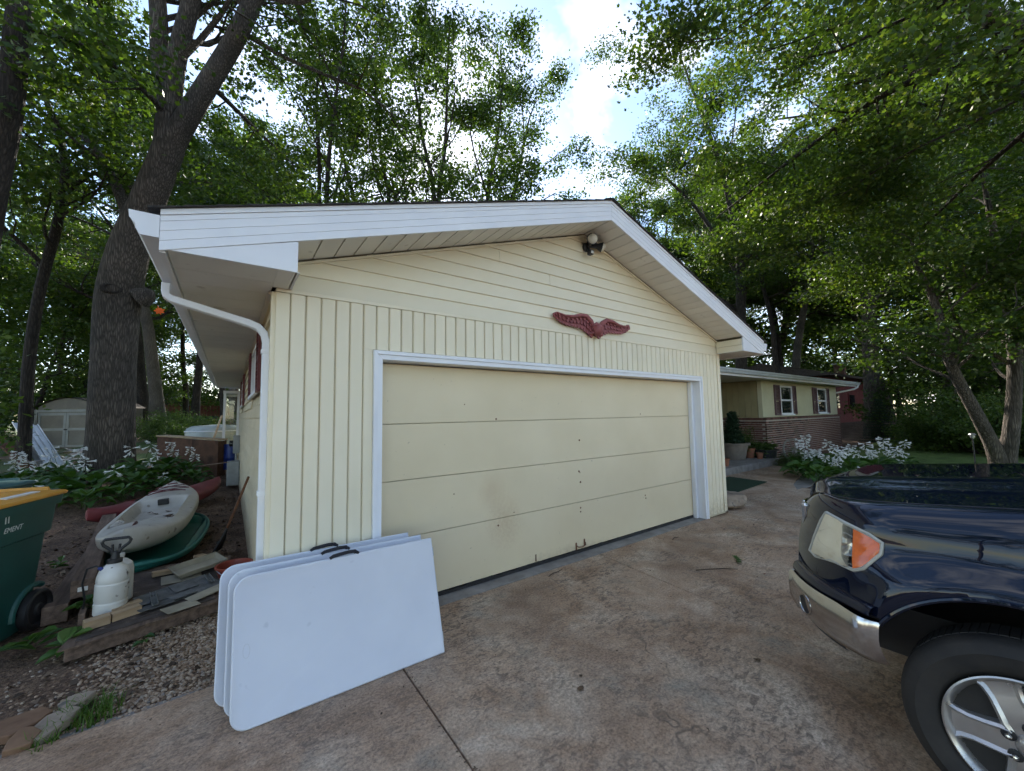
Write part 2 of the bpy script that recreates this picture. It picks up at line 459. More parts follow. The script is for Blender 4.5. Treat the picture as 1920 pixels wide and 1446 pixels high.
# the joint by the truck runs slightly off square, as the photograph shows
slab([(-13, -4.7), (0.72 - GAP, -4.7), (0.72 - GAP, -0.012), (0.30, -0.03), (-0.30, -0.075), (-0.75, -0.10), (-1.3, -0.085), (-13, -0.05)])
slab([(0.72 + GAP, -4.7), (2.93 - GAP, -4.7), (3.30 - GAP, -0.012), (0.72 + GAP, -0.012)])
slab([(2.93 + GAP, -4.7), (9.6, -4.7), (9.6, -0.012), (3.30 + GAP, -0.012)])
slab([(-13, -15), (0.72 - GAP, -15), (0.72 - GAP, -4.7 - 2 * GAP), (-13, -4.7 - 2 * GAP)])
slab([(0.72 + GAP, -15), (2.9 - GAP, -15), (2.9 - GAP, -4.7 - 2 * GAP), (0.72 + GAP, -4.7 - 2 * GAP)])
slab([(2.9 + GAP, -15), (9.6, -15), (9.6, -4.7 - 2 * GAP), (2.9 + GAP, -4.7 - 2 * GAP)])
walk = structure(MB().box(6.42, 13.0, -0.01, 1.78, -0.14, -0.022).build('path', M['concrete_grey']))
slab([(6.42, 0.0), (9.3, 0.0), (9.9, 1.76), (6.42, 1.76)], par=walk)
slab([(9.32, 0.0), (10.0, 0.30), (12.9, 0.95), (12.9, 1.76), (9.92, 1.76)], par=walk)
thr = structure(MB().box(0.70, 5.73, -0.006, 0.32, -0.1, 0.008).build('door_threshold', M['concrete_grey'], bevel=0.006))

M['lawn'] = pm('mown_lawn', [(0.06, 0.105, 0.018, 1), (0.115, 0.18, 0.034, 1), (0.16, 0.22, 0.05, 1)], scale=3.5, detail=4, rough=0.9, bump=0.9, bscale=60, bdist=0.03, rnd=False)
lawn = structure(MB().grid([[(x, y, max(gz(x, y), -0.03) + 0.012) for y in np.linspace(-16, 1.9, 40)] for x in np.linspace(12.9, 26, 30)]).build('lawn', M['lawn'], recalc=False))
# ------------------------------------------------------------------ garage
GW, GL = 6.35, 11.6              # width, length
PK, SL = 3.2, 0.33               # ridge x, slope
OV = 0.45                        # gable overhang
rake = lambda x: 3.82 - SL * abs(x - PK)     # underside of rake / gable soffit
ZB = 2.57                        # top of the upright boards
DL, DR, DT = 0.76, 5.67, 2.115   # clear door opening

garage = thing('garage', 'cream sided garage with white gable trim and wide overhead door', 'garage', (GW / 2, 0, 0))

def door_mat():
    mt, nt, b = nmat('painted_door'); ln = nt.links.new
    vec = coords(nt, rnd=False)
    n1 = N(nt, 'ShaderNodeTexNoise', Scale=1.3, Detail=6); ln(vec, n1.inputs['Vector'])
    r1 = ramp(nt, [(0.3, (0.69, 0.585, 0.39)), (0.7, (0.755, 0.65, 0.45))]); ln(n1.outputs['Fac'], r1.inputs[0])
    # rust-brown splash soaked into the paint of the third and fourth panels
    def blob(c, s, lo, hi, nsc, colr, prev, amt):
        sb = N(nt, 'ShaderNodeVectorMath', operation='SUBTRACT'); sb.inputs[1].default_value = c; ln(vec, sb.inputs[0])
        ms = N(nt, 'ShaderNodeVectorMath', operation='MULTIPLY'); ms.inputs[1].default_value = s; ln(sb.outputs[0], ms.inputs[0])
        le = N(nt, 'ShaderNodeVectorMath', operation='LENGTH'); ln(ms.outputs[0], le.inputs[0])
        mr = N(nt, 'ShaderNodeMapRange'); mr.inputs['From Min'].default_value = 1; mr.inputs['From Max'].default_value = 0; ln(le.outputs['Value'], mr.inputs['Value'])
        nn = N(nt, 'ShaderNodeTexNoise', Scale=nsc, Detail=7, Roughness=0.7); ln(vec, nn.inputs['Vector'])
        mu = N(nt, 'ShaderNodeMath', operation='MULTIPLY'); ln(mr.outputs[0], mu.inputs[0]); ln(nn.outputs['Fac'], mu.inputs[1])
        rr = ramp(nt, [(lo, (0, 0, 0)), (hi, (amt, amt, amt))]); ln(mu.outputs[0], rr.inputs[0])
        mx = N(nt, 'ShaderNodeMixRGB'); mx.inputs['Color2'].default_value = colr
        ln(rr.outputs[0], mx.inputs['Fac']); ln(prev, mx.inputs['Color1']); return mx.outputs[0]
    c = blob((1.93, 0.15, 0.86), (4.2, 0, 3.2), 0.12, 0.5, 5, (0.50, 0.35, 0.20, 1), r1.outputs[0], 0.30)
    c = blob((2.08, 0.15, 0.55), (2.4, 0, 1.9), 0.20, 0.5, 34, (0.46, 0.30, 0.16, 1), c, 0.34)
    c = blob((3.0, 0.15, 0.05), (0.6, 0, 5.0), 0.25, 0.55, 14, (0.42, 0.32, 0.2, 1), c, 0.5)
    n2 = N(nt, 'ShaderNodeTexNoise', Scale=26, Detail=3); ln(vec, n2.inputs['Vector'])
    r2 = ramp(nt, [(0.715, (0, 0, 0)), (0.74, (0.55, 0.55, 0.55))]); ln(n2.outputs['Fac'], r2.inputs[0])
    mx = N(nt, 'ShaderNodeMixRGB'); mx.inputs['Color2'].default_value = (0.36, 0.30, 0.2, 1)
    ln(r2.outputs[0], mx.inputs['Fac']); ln(c, mx.inputs['Color1'])
    ln(mx.outputs[0], b.inputs['Base Color'])
    b.inputs['Roughness'].default_value = 0.5
    n3 = N(nt, 'ShaderNodeTexNoise', Scale=3.0, Detail=3); ln(vec, n3.inputs['Vector'])
    bp = N(nt, 'ShaderNodeBump', Strength=0.12, Distance=0.02); ln(n3.outputs['Fac'], bp.inputs['Height']); ln(bp.outputs[0], b.inputs['Normal'])
    return mt
M['door'] = door_mat()

# wall cores behind the siding
w = MB()
w.box(0.02, DL - 0.02, 0.0, 0.12, 0.0, ZB); w.box(DR + 0.02, GW - 0.02, 0.0, 0.12, 0.0, ZB); w.box(DL - 0.02, DR + 0.02, 0.0, 0.12, DT + 0.02, ZB)
w.extrude([(0.02, 0.001, ZB), (GW - 0.02, 0.001, ZB), (GW - 0.02, 0.001, rake(GW)), (PK, 0.001, rake(PK) - 0.02), (0.02, 0.001, rake(0))], (0, 0.11, 0))
w.box(0.0, 0.12, 0.13, GL, -0.05, 2.62); w.box(GW - 0.12, GW, 0.13, GL, -0.05, 2.62); w.box(0.13, GW - 0.13, GL - 0.12, GL, -0.05, 2.62)
w.build('wall', M['groove'], garage)

# upright boards, each its own piece; three lengths share their meshes
PIT = 0.1045
def upright(z0, z1, wd=PIT):
    mb = MB(); g_ = 0.009
    prof = [(0, -0.001), (0, -0.009), (0.005, -0.014), (wd - g_ - 0.007, -0.014), (wd - g_, -0.007), (wd - g_, -0.001)]
    mb.extrude([(a, b_, z0) for a, b_ in prof], (0, 0, z1 - z0))
    me = mb.mesh('siding_board'); me.materials.append(M['siding']); return me
me_full = upright(0.03, ZB - 0.012); me_short = upright(2.195, ZB - 0.012)
me_corner = MB().extrude([(0, -0.001, 0.03), (0, -0.018, 0.03), (0.004, -0.021, 0.03), (0.084, -0.021, 0.03), (0.088, -0.018, 0.03), (0.088, -0.001, 0.03)], (0, 0, ZB - 0.045)).mesh('siding_board')
me_corner.materials.append(M['siding'])
x = 0.092
o = put('siding_board', me_corner, None, garage); o.location = (-0.004, 0, 0)
while x + PIT < GW - 0.084:
    straddle = (x < 0.688 < x + PIT) or (x < 5.742 < x + PIT)
    inside = x > 0.60 and x < 5.742
    o = put('siding_board', me_short if inside else me_full, None, garage); o.location = (x, 0, 0)
    if straddle:
        wd = (0.688 - x) if x < 1 else (x + PIT - 5.742)
        o = put('siding_board', upright(0.03, 2.194, max(wd + 0.011, 0.03)), None, garage); o.location = (x if x < 1 else 5.742, 0, 0)
    x += PIT
o = put('siding_board', me_corner, None, garage); o.location = (GW - 0.084, 0, 0)
MB().box(-0.004, GW + 0.004, -0.024, -0.001, ZB - 0.011, ZB + 0.014).build('starter_strip', M['siding'], garage, bevel=0.003)

# lapped boards of the gable
z = ZB + 0.015; E_ = 0.1255
while z < rake(PK) - 0.06:
    z1 = min(z + E_, rake(PK) - 0.012)
    def xr(zz):
        d = (3.81 - zz) / SL
        return max(0.002, PK - d), min(GW - 0.002, PK + d)
    a0, a1 = xr(z); b0, b1 = xr(z1 + 0.012)
    cuts = [None]
    rows = [(a0, a1, b0, b1)]
    if 0.4 < (z - ZB) and z < 3.3:
        c = 2.3 + 0.35 * math.sin(z * 23)
        rows = [(a0, c - 0.0015, b0, c - 0.0015), (c + 0.0015, a1, c + 0.0015, b1)]
    for p0, p1, r0, r1_ in rows:
        mb = MB()
        mb.add([(p0, -0.019, z), (p1, -0.019, z), (p1, -0.002, z - 0.002), (p0, -0.002, z - 0.002),
                (r0, -0.004, z1 + 0.012), (r1_, -0.004, z1 + 0.012), (r1_, -0.002, z1 + 0.012), (r0, -0.002, z1 + 0.012),
                (p0, -0.019, z + 0.012), (p1, -0.019, z + 0.012)],
               [(0, 1, 9, 8), (8, 9, 5, 4), (0, 3, 2, 1), (4, 5, 6, 7), (3, 7, 6, 2), (0, 8, 4, 7, 3), (1, 2, 6, 5, 9)])
        mb.build('siding_board', M['siding'], garage)
    z += E_
# J-channel along the rake
for s in (-1, 1):
    xe = 0.0 if s < 0 else GW
    MB().extrude([(PK, -0.03, 3.812), (xe, -0.03, rake(xe) - 0.006), (xe, -0.03, rake(xe) - 0.026), (PK, -0.03, 3.79)], (0, 0.026, 0)).build('channel_trim', M['siding'], garage)

# lapped boards of the side walls
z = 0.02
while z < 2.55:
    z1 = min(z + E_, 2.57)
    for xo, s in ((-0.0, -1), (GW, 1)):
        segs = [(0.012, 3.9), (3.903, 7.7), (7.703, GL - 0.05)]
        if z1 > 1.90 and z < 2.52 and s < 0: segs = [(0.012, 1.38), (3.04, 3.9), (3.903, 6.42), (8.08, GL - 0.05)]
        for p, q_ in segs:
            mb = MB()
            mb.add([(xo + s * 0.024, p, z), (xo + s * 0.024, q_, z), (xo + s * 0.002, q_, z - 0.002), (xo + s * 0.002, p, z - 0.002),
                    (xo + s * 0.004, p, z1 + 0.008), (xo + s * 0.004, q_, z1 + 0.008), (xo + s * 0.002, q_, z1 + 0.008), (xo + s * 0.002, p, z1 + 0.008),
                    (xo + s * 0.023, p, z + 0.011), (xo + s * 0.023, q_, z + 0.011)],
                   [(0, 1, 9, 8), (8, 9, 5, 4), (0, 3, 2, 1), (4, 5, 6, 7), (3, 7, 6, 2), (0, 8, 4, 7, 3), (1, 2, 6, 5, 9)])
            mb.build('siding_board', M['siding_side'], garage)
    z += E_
for xo, s in ((0.0, -1), (GW, 1)):
    MB().box(min(xo, xo + s * 0.030), max(xo, xo + s * 0.030), -0.0005, 0.088, 0.02, 2.56).build('corner_post', M['siding'], garage, bevel=0.003)

# door surround: outer casing, stepped inner casing, jamb
def casing(o0, o1, y0, y1, nm='door_casing'):
    for a in ('l', 'r', 't'):
        mb = MB()
        if a == 'l': mb.extrude([(DL - o1, y0, 0.006), (DL - o0, y0, 0.006), (DL - o0, y0, DT + o0), (DL - o1, y0, DT + o1)], (0, y1 - y0, 0))
        if a == 'r': mb.extrude([(DR + o1, y0, 0.006), (DR + o0, y0, 0.006), (DR + o0, y0, DT + o0), (DR + o1, y0, DT + o1)], (0, y1 - y0, 0))
        if a == 't': mb.extrude([(DL - o1 + .0004, y0, DT + o1), (DL - o0 + .0004, y0, DT + o0), (DR + o0 - .0004, y0, DT + o0), (DR + o1 - .0004, y0, DT + o1)], (0, y1 - y0, 0))
        mb.build(nm, M['white'], garage, bevel=0.003)
casing(0.040, 0.072, -0.045, 0.004)
casing(0.0, 0.0395, -0.034, 0.004)
for a0, a1 in ((DL - 0.012, DL - 0.0005), (DR + 0.0005, DR + 0.012)):
    MB().box(a0, a1, 0.0045, 0.30, 0.006, DT + 0.0).build('door_jamb', M['white'], garage)
MB().box(DL - 0.012, DR + 0.012, 0.0045, 0.30, DT + 0.001, DT + 0.014).build('door_jamb', M['white'], garage)
MB().box(DR - 0.055, DR - 0.001, 0.085, 0.145, 0.008, DT - 0.002).build('door_stop', M['white'], garage, bevel=0.004)
MB().box(DL + 0.001, DL + 0.03, 0.095, 0.145, 0.008, DT - 0.002).build('door_stop', M['white'], garage, bevel=0.004)
gd = MB().box(DL + 0.002, DR - 0.002, 0.19, 0.22, 0.02, DT - 0.004).build('garage_door', M['groove'], garage)
gd['label'] = 'cream overhead door of four flush panels with a rusty splash'
zz = [0.045, 0.589, 1.083, 1.577, 2.108]
for i in range(4):
    MB().box(DL + 0.005, DR - 0.007, 0.15, 0.189, zz[i] + 0.0025, zz[i + 1] - 0.0025).build('panel', M['door'], gd, bevel=0.004)
# torn rubber seal along the bottom
sl = MB(); random.seed(3); xx = DL + 0.01; prev = 0.03
while xx < DR - 0.02:
    d = random.uniform(0.03, 0.09); nx = random.uniform(0.030, 0.052)
    sl.add([(xx, 0.142, 0.010), (xx + d, 0.142, 0.010), (xx + d, 0.142, nx), (xx, 0.142, prev), (xx, 0.188, 0.010), (xx + d, 0.188, 0.010), (xx + d, 0.188, nx), (xx, 0.188, prev)],
           [(0, 1, 2, 3), (7, 6, 5, 4), (3, 2, 6, 7), (0, 4, 5, 1)])
    xx += d; prev = nx
sl.build('bottom_seal', M['black'], gd)
for (bx, bz, r_) in [(1.99, 1.60, .010), (3.19, 1.32, .012), (3.17, .95, .012), (3.185, .935, .006), (3.19, .82, .013), (3.18, .52, .011), (3.18, .475, .010), (4.44, .50, .010), (4.45, .46, .010), (2.0, .52, .010), (4.40, 1.62, .008), (1.5, 0.9, .006), (2.2, 0.62, .006), (1.62, 1.75, .006)]:
    MB().lathe([(r_, 0), (r_ * 0.9, 0.004), (0.0, 0.006)], 10, Matrix.Translation((bx, 0.1505, bz)) @ Matrix.Rotation(R(90), 4, 'X')).build('bolt', M['rust'], gd)
mb = MB(); mb.tube([(3.09, 0.135, 0.10), (3.10, 0.12, 0.085), (3.16, 0.115, 0.078), (3.22, 0.12, 0.092), (3.225, 0.135, 0.12)], 0.006, 6)
mb.box(3.08, 3.10, 0.143, 0.1495, 0.05, 0.13); mb.box(3.217, 3.235, 0.143, 0.1495, 0.07, 0.15)
mb.build('lift_handle', M['rust'], gd, smooth=True)
MB().box(2.475, 2.485, 0.143, 0.1495, 0.06, 0.13).build('latch_bar', M['rust'], gd)

# rake fascias with two beads, drip edge, returns
FH = 0.23
for s in (-1, 1):
    xe = -0.59 if s < 0 else 6.99
    zt = lambda x_, d: rake(x_) + d
    lays = [(0.0, 0.052), (0.0545, 0.107), (0.1095, 0.162), (0.1645, 0.196)]
    f = MB()
    for k, (d0, d1) in enumerate(lays):
        p = [(PK, -OV, zt(PK, d0)), (xe, -OV, zt(xe, d0)), (xe, -OV, zt(xe, d1)), (PK, -OV, zt(PK, d1))]
        f.extrude(p, (0, 0.018, 0))
    p = [(PK, -OV + 0.004, zt(PK, 0.001)), (xe, -OV + 0.004, zt(xe, 0.001)), (xe, -OV + 0.004, zt(xe, 0.2)), (PK, -OV + 0.004, zt(PK, 0.2))]
    f.extrude(p, (0, 0.013, 0))
    f.build('fascia', M['white'], garage, bevel=0.0015, seg=1)
    p = [(PK, -OV - 0.008, zt(PK, 0.198)), (xe, -OV - 0.008, zt(xe, 0.198)), (xe, -OV - 0.008, zt(xe, FH)), (PK, -OV - 0.008, zt(PK, FH))]
    MB().extrude(p, (0, 0.03, 0)).build('drip_edge', M['white'], garage, bevel=0.002)
    # return box under the rake: triangle face, inner cheek
    xi = 0.08 if s < 0 else GW - 0.08
    zb = 2.583
    xt = PK + s * (3.82 - zb) / SL
    MB().extrude([(xt, -OV + 0.006, zb), (xi, -OV + 0.006, zb), (xi, -OV + 0.006, rake(xi) - 0.002)], (0, 0.02, 0)).build('eave_return', M['white'], garage, bevel=0.002)
    ch = MB(); 
    for k in range(2):
        z0, z1 = zb + 0.1 * k + 0.001, min(zb + 0.1 * (k + 1), rake(xi) - 0.004)
        ch.box(xi - 0.012, xi + 0.0, -OV + 0.027, -0.026, z0, z1 - 0.003)
    ch.build('eave_return_cheek', M['siding'], garage, bevel=0.002)
    # gable soffit, one panel after another
    W_ = 0.148; xa = xi; GPs = 0.008
    k = 0
    while True:
        x0 = xi + (-s) * W_ * k; x1 = xi + (-s) * (W_ * (k + 1) - GPs)
        if s < 0 and x0 >= PK - 0.02 or s > 0 and x0 <= PK + 0.02: break
        if s < 0: x1 = min(x1, PK - 0.002)
        else: x1 = max(x1, PK + 0.002)
        z0, z1 = rake(x0), rake(x1)
        MB().add([(x0, -OV + 0.02, z0 + 0.006), (x1, -OV + 0.02, z1 + 0.006), (x1, -0.026, z1 + 0.006), (x0, -0.026, z0 + 0.006),
                  (x0, -OV + 0.02, z0 + 0.016), (x1, -OV + 0.02, z1 + 0.016), (x1, -0.026, z1 + 0.016), (x0, -0.026, z0 + 0.016)],
                 [(0, 3, 2, 1), (4, 5, 6, 7), (0, 1, 5, 4), (1, 2, 6, 5), (2, 3, 7, 6), (3, 0, 4, 7)]).build('soffit_panel', M['soffit'], garage, bevel=0.002, seg=1)
        k += 1
    p = [(PK, -OV + 0.03, zt(PK, 0.03)), (xe, -OV + 0.03, zt(xe, 0.03)), (xe, -OV + 0.03, zt(xe, 0.05)), (PK, -OV + 0.03, zt(PK, 0.05))]
    MB().extrude(p, (0, OV + 0.05, 0)).build('soffit_deck', M['groove'], garage)
    # flat eave soffit, panels across the overhang
    yb = -OV + 0.03; k = 0; Wp = 0.30
    xo0, xo1 = (xe + 0.03, -0.028) if s < 0 else (GW + 0.028, xe - 0.03)
    while yb + Wp * k < GL:
        y0 = yb + Wp * k; y1 = min(y0 + Wp - 0.006, GL)
        MB().box(xo0, xo1, y0, y1, 2.5845, 2.594).build('soffit_panel', M['soffit'], garage, bevel=0.0015, seg=1)
        k += 1
    if s < 0: MB().box(-0.0275, 0.095, -OV + 0.027, -0.026, 2.584, 2.593).build('soffit_panel', M['soffit'], garage)
    else: MB().box(GW - 0.095, GW + 0.0275, -OV + 0.027, -0.026, 2.584, 2.593).build('soffit_panel', M['soffit'], garage)
    a, b_ = (-0.026, -0.006) if s < 0 else (GW + 0.006, GW + 0.026)
    MB().box(min(a, b_) - (0.02 if s < 0 else 0), max(a, b_) + (0.02 if s > 0 else 0), 0.09, GL, 2.563, 2.583).build('soffit_channel', M['soffit'], garage)
    # eave fascia behind the gutter
    xf = xe
    MB().box(min(xf, xf - s * 0.025), max(xf, xf - s * 0.025), -OV + 0.02, GL, 2.566, 2.78).build('eave_fascia', M['white'], garage, bevel=0.003)
    # K-style gutter
    sg = s
    prof = [(0, 0), (0.075, 0), (0.092, 0.03), (0.094, 0.055), (0.118, 0.085), (0.122, 0.125), (0.112, 0.125), (0.11, 0.092), (0.086, 0.058), (0.07, 0.006), (0.004, 0.006), (0.004, 0.12), (0, 0.12)]
    gm = MB(); gm.extrude([(xf + sg * (a_ + 0.001), -OV - 0.0, 2.640 + b2) for a_, b2 in prof], (0, GL + OV, 0))
    gutter = gm.build('gutter', M['white'], garage)
    cap = [(0, 0), (0.075, 0), (0.092, 0.03), (0.094, 0.055), (0.118, 0.085), (0.122, 0.125), (0, 0.125)]
    for yc in (-OV - 0.003, GL + 0.001):
        MB().extrude([(xf + sg * (a_ * 1.02 + 0.002), yc, 2.639 + b2) for a_, b2 in cap], (0, 0.0025, 0)).build('end_cap', M['white'], gutter)

# roof slabs in stepped shingle courses
for s in (-1, 1):
    xe = -0.64 if s < 0 else 7.04
    rm = MB(); nC = 26; Lr = abs(xe - PK)
    for i in range(nC):
        a, b_ = PK + s * Lr * (1 - i / nC), PK + s * Lr * (1 - (i + 1) / nC) - s * 0.0
        z0, z1 = rake(a) + FH, rake(b_) + FH
        rm.add([(a, -OV - 0.03, z0 + 0.012), (a, GL + 0.05, z0 + 0.012), (b_, GL + 0.05, z1 + 0.005), (b_, -OV - 0.03, z1 + 0.005),
                (a, -OV - 0.03, z0 + 0.002), (a, GL + 0.05, z0 + 0.002), (b_, GL + 0.05, z1 + 0.001), (b_, -OV - 0.03, z1 + 0.001)],
               [(0, 1, 2, 3), (7, 6, 5, 4), (0, 4, 5, 1), (0, 3, 7, 4), (1, 5, 6, 2)])
    rm.build('roof', M['shingle'], garage)
cap = MB(); yy = -OV - 0.035
while yy < GL:
    cap.add([(PK - 0.13, yy, 4.026), (PK, yy, 4.068), (PK + 0.13, yy, 4.026), (PK - 0.13, yy + 0.2, 4.018), (PK, yy + 0.2, 4.060), (PK + 0.13, yy + 0.2, 4.018)], [(0, 1, 4, 3), (1, 2, 5, 4)])
    yy += 0.145
cap.build('ridge_cap', M['shingle'], garage, recalc=False)
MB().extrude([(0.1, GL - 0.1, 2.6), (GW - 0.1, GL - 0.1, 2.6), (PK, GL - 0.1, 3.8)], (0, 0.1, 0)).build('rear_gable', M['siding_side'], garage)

# downspout: outlet, long elbow under the soffit, drop at the corner
def rect_pipe(path, w_=0.056, h_=0.05): 
    mb = MB(); path = [Vector(p) for p in path]; V = []; k = len(path)
    for i in range(k):
        t = (path[min(i + 1, k - 1)] - path[max(i - 1, 0)]).normalized()
        side = Vector((0, 1, 0)) - t * t.y
        side.normalize(); nn = t.cross(side)
        c = 0.2
        ring = [(-1, -1 + c), (-1 + c, -1), (1 - c, -1), (1, -1 + c), (1, 1 - c), (1 - c, 1), (-1 + c, 1), (-1, 1 - c)]
        V += [path[i] + side * a * w_ / 2 * 1.2 + nn * b_ * h_ / 2 for a, b_ in ring]
    F = [(i * 8 + j, i * 8 + (j + 1) % 8, (i + 1) * 8 + (j + 1) % 8, (i + 1) * 8 + j) for i in range(k - 1) for j in range(8)]
    F += [tuple(range(8)), tuple(range((k - 1) * 8, k * 8))]
    return mb.add(V, F)
ds = rect_pipe([(-0.645, 0.42, 2.62), (-0.645, 0.42, 2.56), (-0.638, 0.417, 2.53), (-0.61, 0.41, 2.508), (-0.56, 0.39, 2.492), (-0.35, 0.28, 2.415), (-0.15, 0.175, 2.342), (-0.095, 0.148, 2.312), (-0.06, 0.13, 2.265), (-0.048, 0.122, 2.20), (-0.046, 0.12, 1.2), (-0.046, 0.12, 0.14), (-0.05, 0.12, 0.09), (-0.08, 0.12, 0.05), (-0.14, 0.12, 0.03)]).build('downspout', M['white'], garage, smooth=35)
for zc in (2.12, 1.1, 0.35):
    MB().box(-0.078, -0.0245, 0.082, 0.158, zc, zc + 0.028).build('strap', M['white'], ds)

# side windows with louvred shutters
def shutter(y0, y1, z0, z1, par, mat, xf=-0.026, s=-1):
    f = MB(); fr = 0.035; d = 0.028
    xa, xb = sorted((xf, xf + s * d))
    f.box(xa, xb, y0, y0 + fr, z0, z1); f.box(xa, xb, y1 - fr, y1, z0, z1)
    for zq in (z0, (z0 + z1) / 2 - fr / 2, z1 - fr): f.box(xa, xb, y0 + fr, y1 - fr, zq + 0.0005, zq + fr - 0.0005)
    sh = f.build('shutter', mat, par)
    z_ = z0 + fr + 0.012
    while z_ < z1 - fr - 0.02:
        if abs(z_ + 0.015 - (z0 + z1) / 2) > fr / 2 + 0.012:
            MB().obox((xf + s * d * 0.5, (y0 + y1) / 2, z_ + 0.012), (0.005, y1 - y0 - 2 * fr, 0.034), ry(R(-35 * s))).build('slat', mat, sh)
        z_ += 0.034
    return sh
def side_window(y0, y1, z0, z1):
    wf = MB(); t = 0.05
    for a, b_, c, d in ((y0, y1, z0, z0 + t), (y0, y1, z1 - t, z1), (y0, y0 + t, z0 + t, z1 - t), (y1 - t, y1, z0 + t, z1 - t), ((y0 + y1) / 2 - 0.02, (y0 + y1) / 2 + 0.02, z0 + t, z1 - t)):
        wf.box(-0.032, 0.02, a, b_, c, d)
    wi = wf.build('window', M['white'], garage, bevel=0.003)
    MB().box(-0.006, 0.001, y0 + t, (y0 + y1) / 2 - 0.02, z0 + t, z1 - t).build('pane', M['darkglass'], wi)
    MB().box(-0.006, 0.001, (y0 + y1) / 2 + 0.02, y1 - t, z0 + t, z1 - t).build('pane', M['darkglass'], wi)
    MB().box(-0.06, -0.0325, y0 - 0.02, y1 + 0.02, z0 - 0.03, z0 + 0.012).build('sill', M['white'], wi, bevel=0.004)
for y0 in (1.40, 6.44):
    side_window(y0, y0 + 1.62, 1.92, 2.50)
    shutter(y0 - 0.37, y0 - 0.01, 1.90, 2.52, garage, M['maroon'])
    shutter(y0 + 1.63, y0 + 1.99, 1.90, 2.52, garage, M['maroon'])

# box bay at the back corner
def glass_mat():
    mt, nt, b = nmat('clear_glass'); ln = nt.links.new
    nt.nodes.remove(b)
    tr = N(nt, 'ShaderNodeBsdfTransparent'); tr.inputs['Color'].default_value = (0.86, 0.9, 0.88, 1)
    gl = N(nt, 'ShaderNodeBsdfGlossy', Roughness=0.02)
    fr = N(nt, 'ShaderNodeFresnel', IOR=1.5)
    mx = nt.nodes.new('ShaderNodeMixShader')
    ln(fr.outputs[0], mx.inputs[0]); ln(tr.outputs[0], mx.inputs[1]); ln(gl.outputs[0], mx.inputs[2])
    ln(mx.outputs[0], nt.nodes['Material Output'].inputs['Surface'])
    return mt
M['glass'] = glass_mat()
bay = MB()
X0, X1, Y0, Y1, Z0, Z1 = -0.41, 0.0, 10.9, 12.9, 0.72, 2.46
for a in ((X0, X0 + .06, Y0, Y0 + .06), (X1 - .08, X1 - .02, Y0, Y0 + .06), (X0, X0 + .06, Y1 - .06, Y1), (X0, X0 + .06, (Y0 + Y1) / 2 - .03, (Y0 + Y1) / 2 + .03)):
    bay.box(a[0], a[1], a[2], a[3], Z0 + 0.08, Z1 - 0.08)
bay.box(X0 - 0.01, X1 - 0.02, Y0 - 0.01, Y1, Z0, Z0 + 0.08); bay.box(X0 - 0.01, X1 - 0.02, Y0 - 0.01, Y1, Z1 - 0.08, Z1)
bw = bay.build('bay_window', M['white'], garage, bevel=0.004)
MB().box(X0 + .06, X1 - .08, Y0 + .025, Y0 + .031, Z0 + .08, Z1 - .08).build('pane', M['glass'], bw)
MB().box(X0 + .025, X0 + .031, Y0 + .06, (Y0 + Y1) / 2 - .03, Z0 + .08, Z1 - .08).build('pane', M['glass'], bw)
MB().box(X0 + .025, X0 + .031, (Y0 + Y1) / 2 + .03, Y1 - .06, Z0 + .08, Z1 - .08).build('pane', M['glass'], bw)

# ------------------------------------------------------------------ things on the garage wall
# eagle plaque: body, head, two feathered wings
M['eagle'] = pm('red_painted_metal', [(0.22, 0.055, 0.06, 1), (0.33, 0.10, 0.10, 1)], scale=9, rough=0.6, bump=0.25, bscale=70, speck=(24, 0.68, (0.34, 0.17, 0.16, 1)))
eag = thing('eagle_plaque', 'dull red eagle with spread wings above the garage door', 'wall plaque', (3.3, -0.02, 2.66))
def wing(s):
    tipx = 0.60
    wg = MB()
    # leading edge arm, then rows of feathers that fan below it
    lead = [(0.05, 0.0), (0.10, 0.075), (0.18, 0.125), (0.28, 0.12), (0.39, 0.09), (0.51, 0.085), (0.63, 0.11)]
    wg.tube([(3.3 + s * a, -0.075 - 0.02 * math.sin(a * 5), 2.66 + b_ * (1 if s < 0 else 0.95)) for a, b_ in lead], [0.03, 0.03, 0.026, 0.022, 0.018, 0.014, 0.008], 8)
    w_ = wg.build('wing', M['eagle'], eag, smooth=50)
    for row, (n_, ln_, dy, st) in enumerate(((14, 1.0, -0.050, 0.0), (12, 0.66, -0.066, 0.02), (10, 0.36, -0.080, 0.03))):
        for i in range(n_):
            t = (i + 0.5) / n_
            a = t * (len(lead) - 1); k = min(int(a), len(lead) - 2); f = a - k
            px = lead[k][0] * (1 - f) + lead[k + 1][0] * f; pz = lead[k][1] * (1 - f) + lead[k + 1][1] * f
            ang = R(-92 + 66 * t)                        # direction of the feather, swinging outwards
            Lf = ln_ * (0.055 + 0.115 * math.sin(math.pi * min(1, 0.22 + 0.76 * t)))
            dx, dz = math.cos(ang), math.sin(ang)
            wd = 0.027 - 0.003 * row
            q0 = Vector((px, 0, pz)); e = Vector((dx, 0, dz)); sd = Vector((-dz, 0, dx)) * wd
            pl = [q0 - sd * .8, q0 + e * Lf * .7 - sd, q0 + e * Lf * .95 - sd * .5, q0 + e * Lf, q0 + e * Lf * .95 + sd * .5, q0 + e * Lf * .7 + sd, q0 + sd * .8]
            fm = MB(); y0 = dy - 0.002 * (i % 2)
            P3 = [(3.3 + s * p.x, y0 - 0.012 * (1 - abs(j - 3) / 3), 2.66 + p.z) for j, p in enumerate(pl)]
            fm.extrude(P3, (0, 0.012, 0))
            fm.build('feather', M['eagle'], w_)
wing(-1); wing(1)
bd = MB()
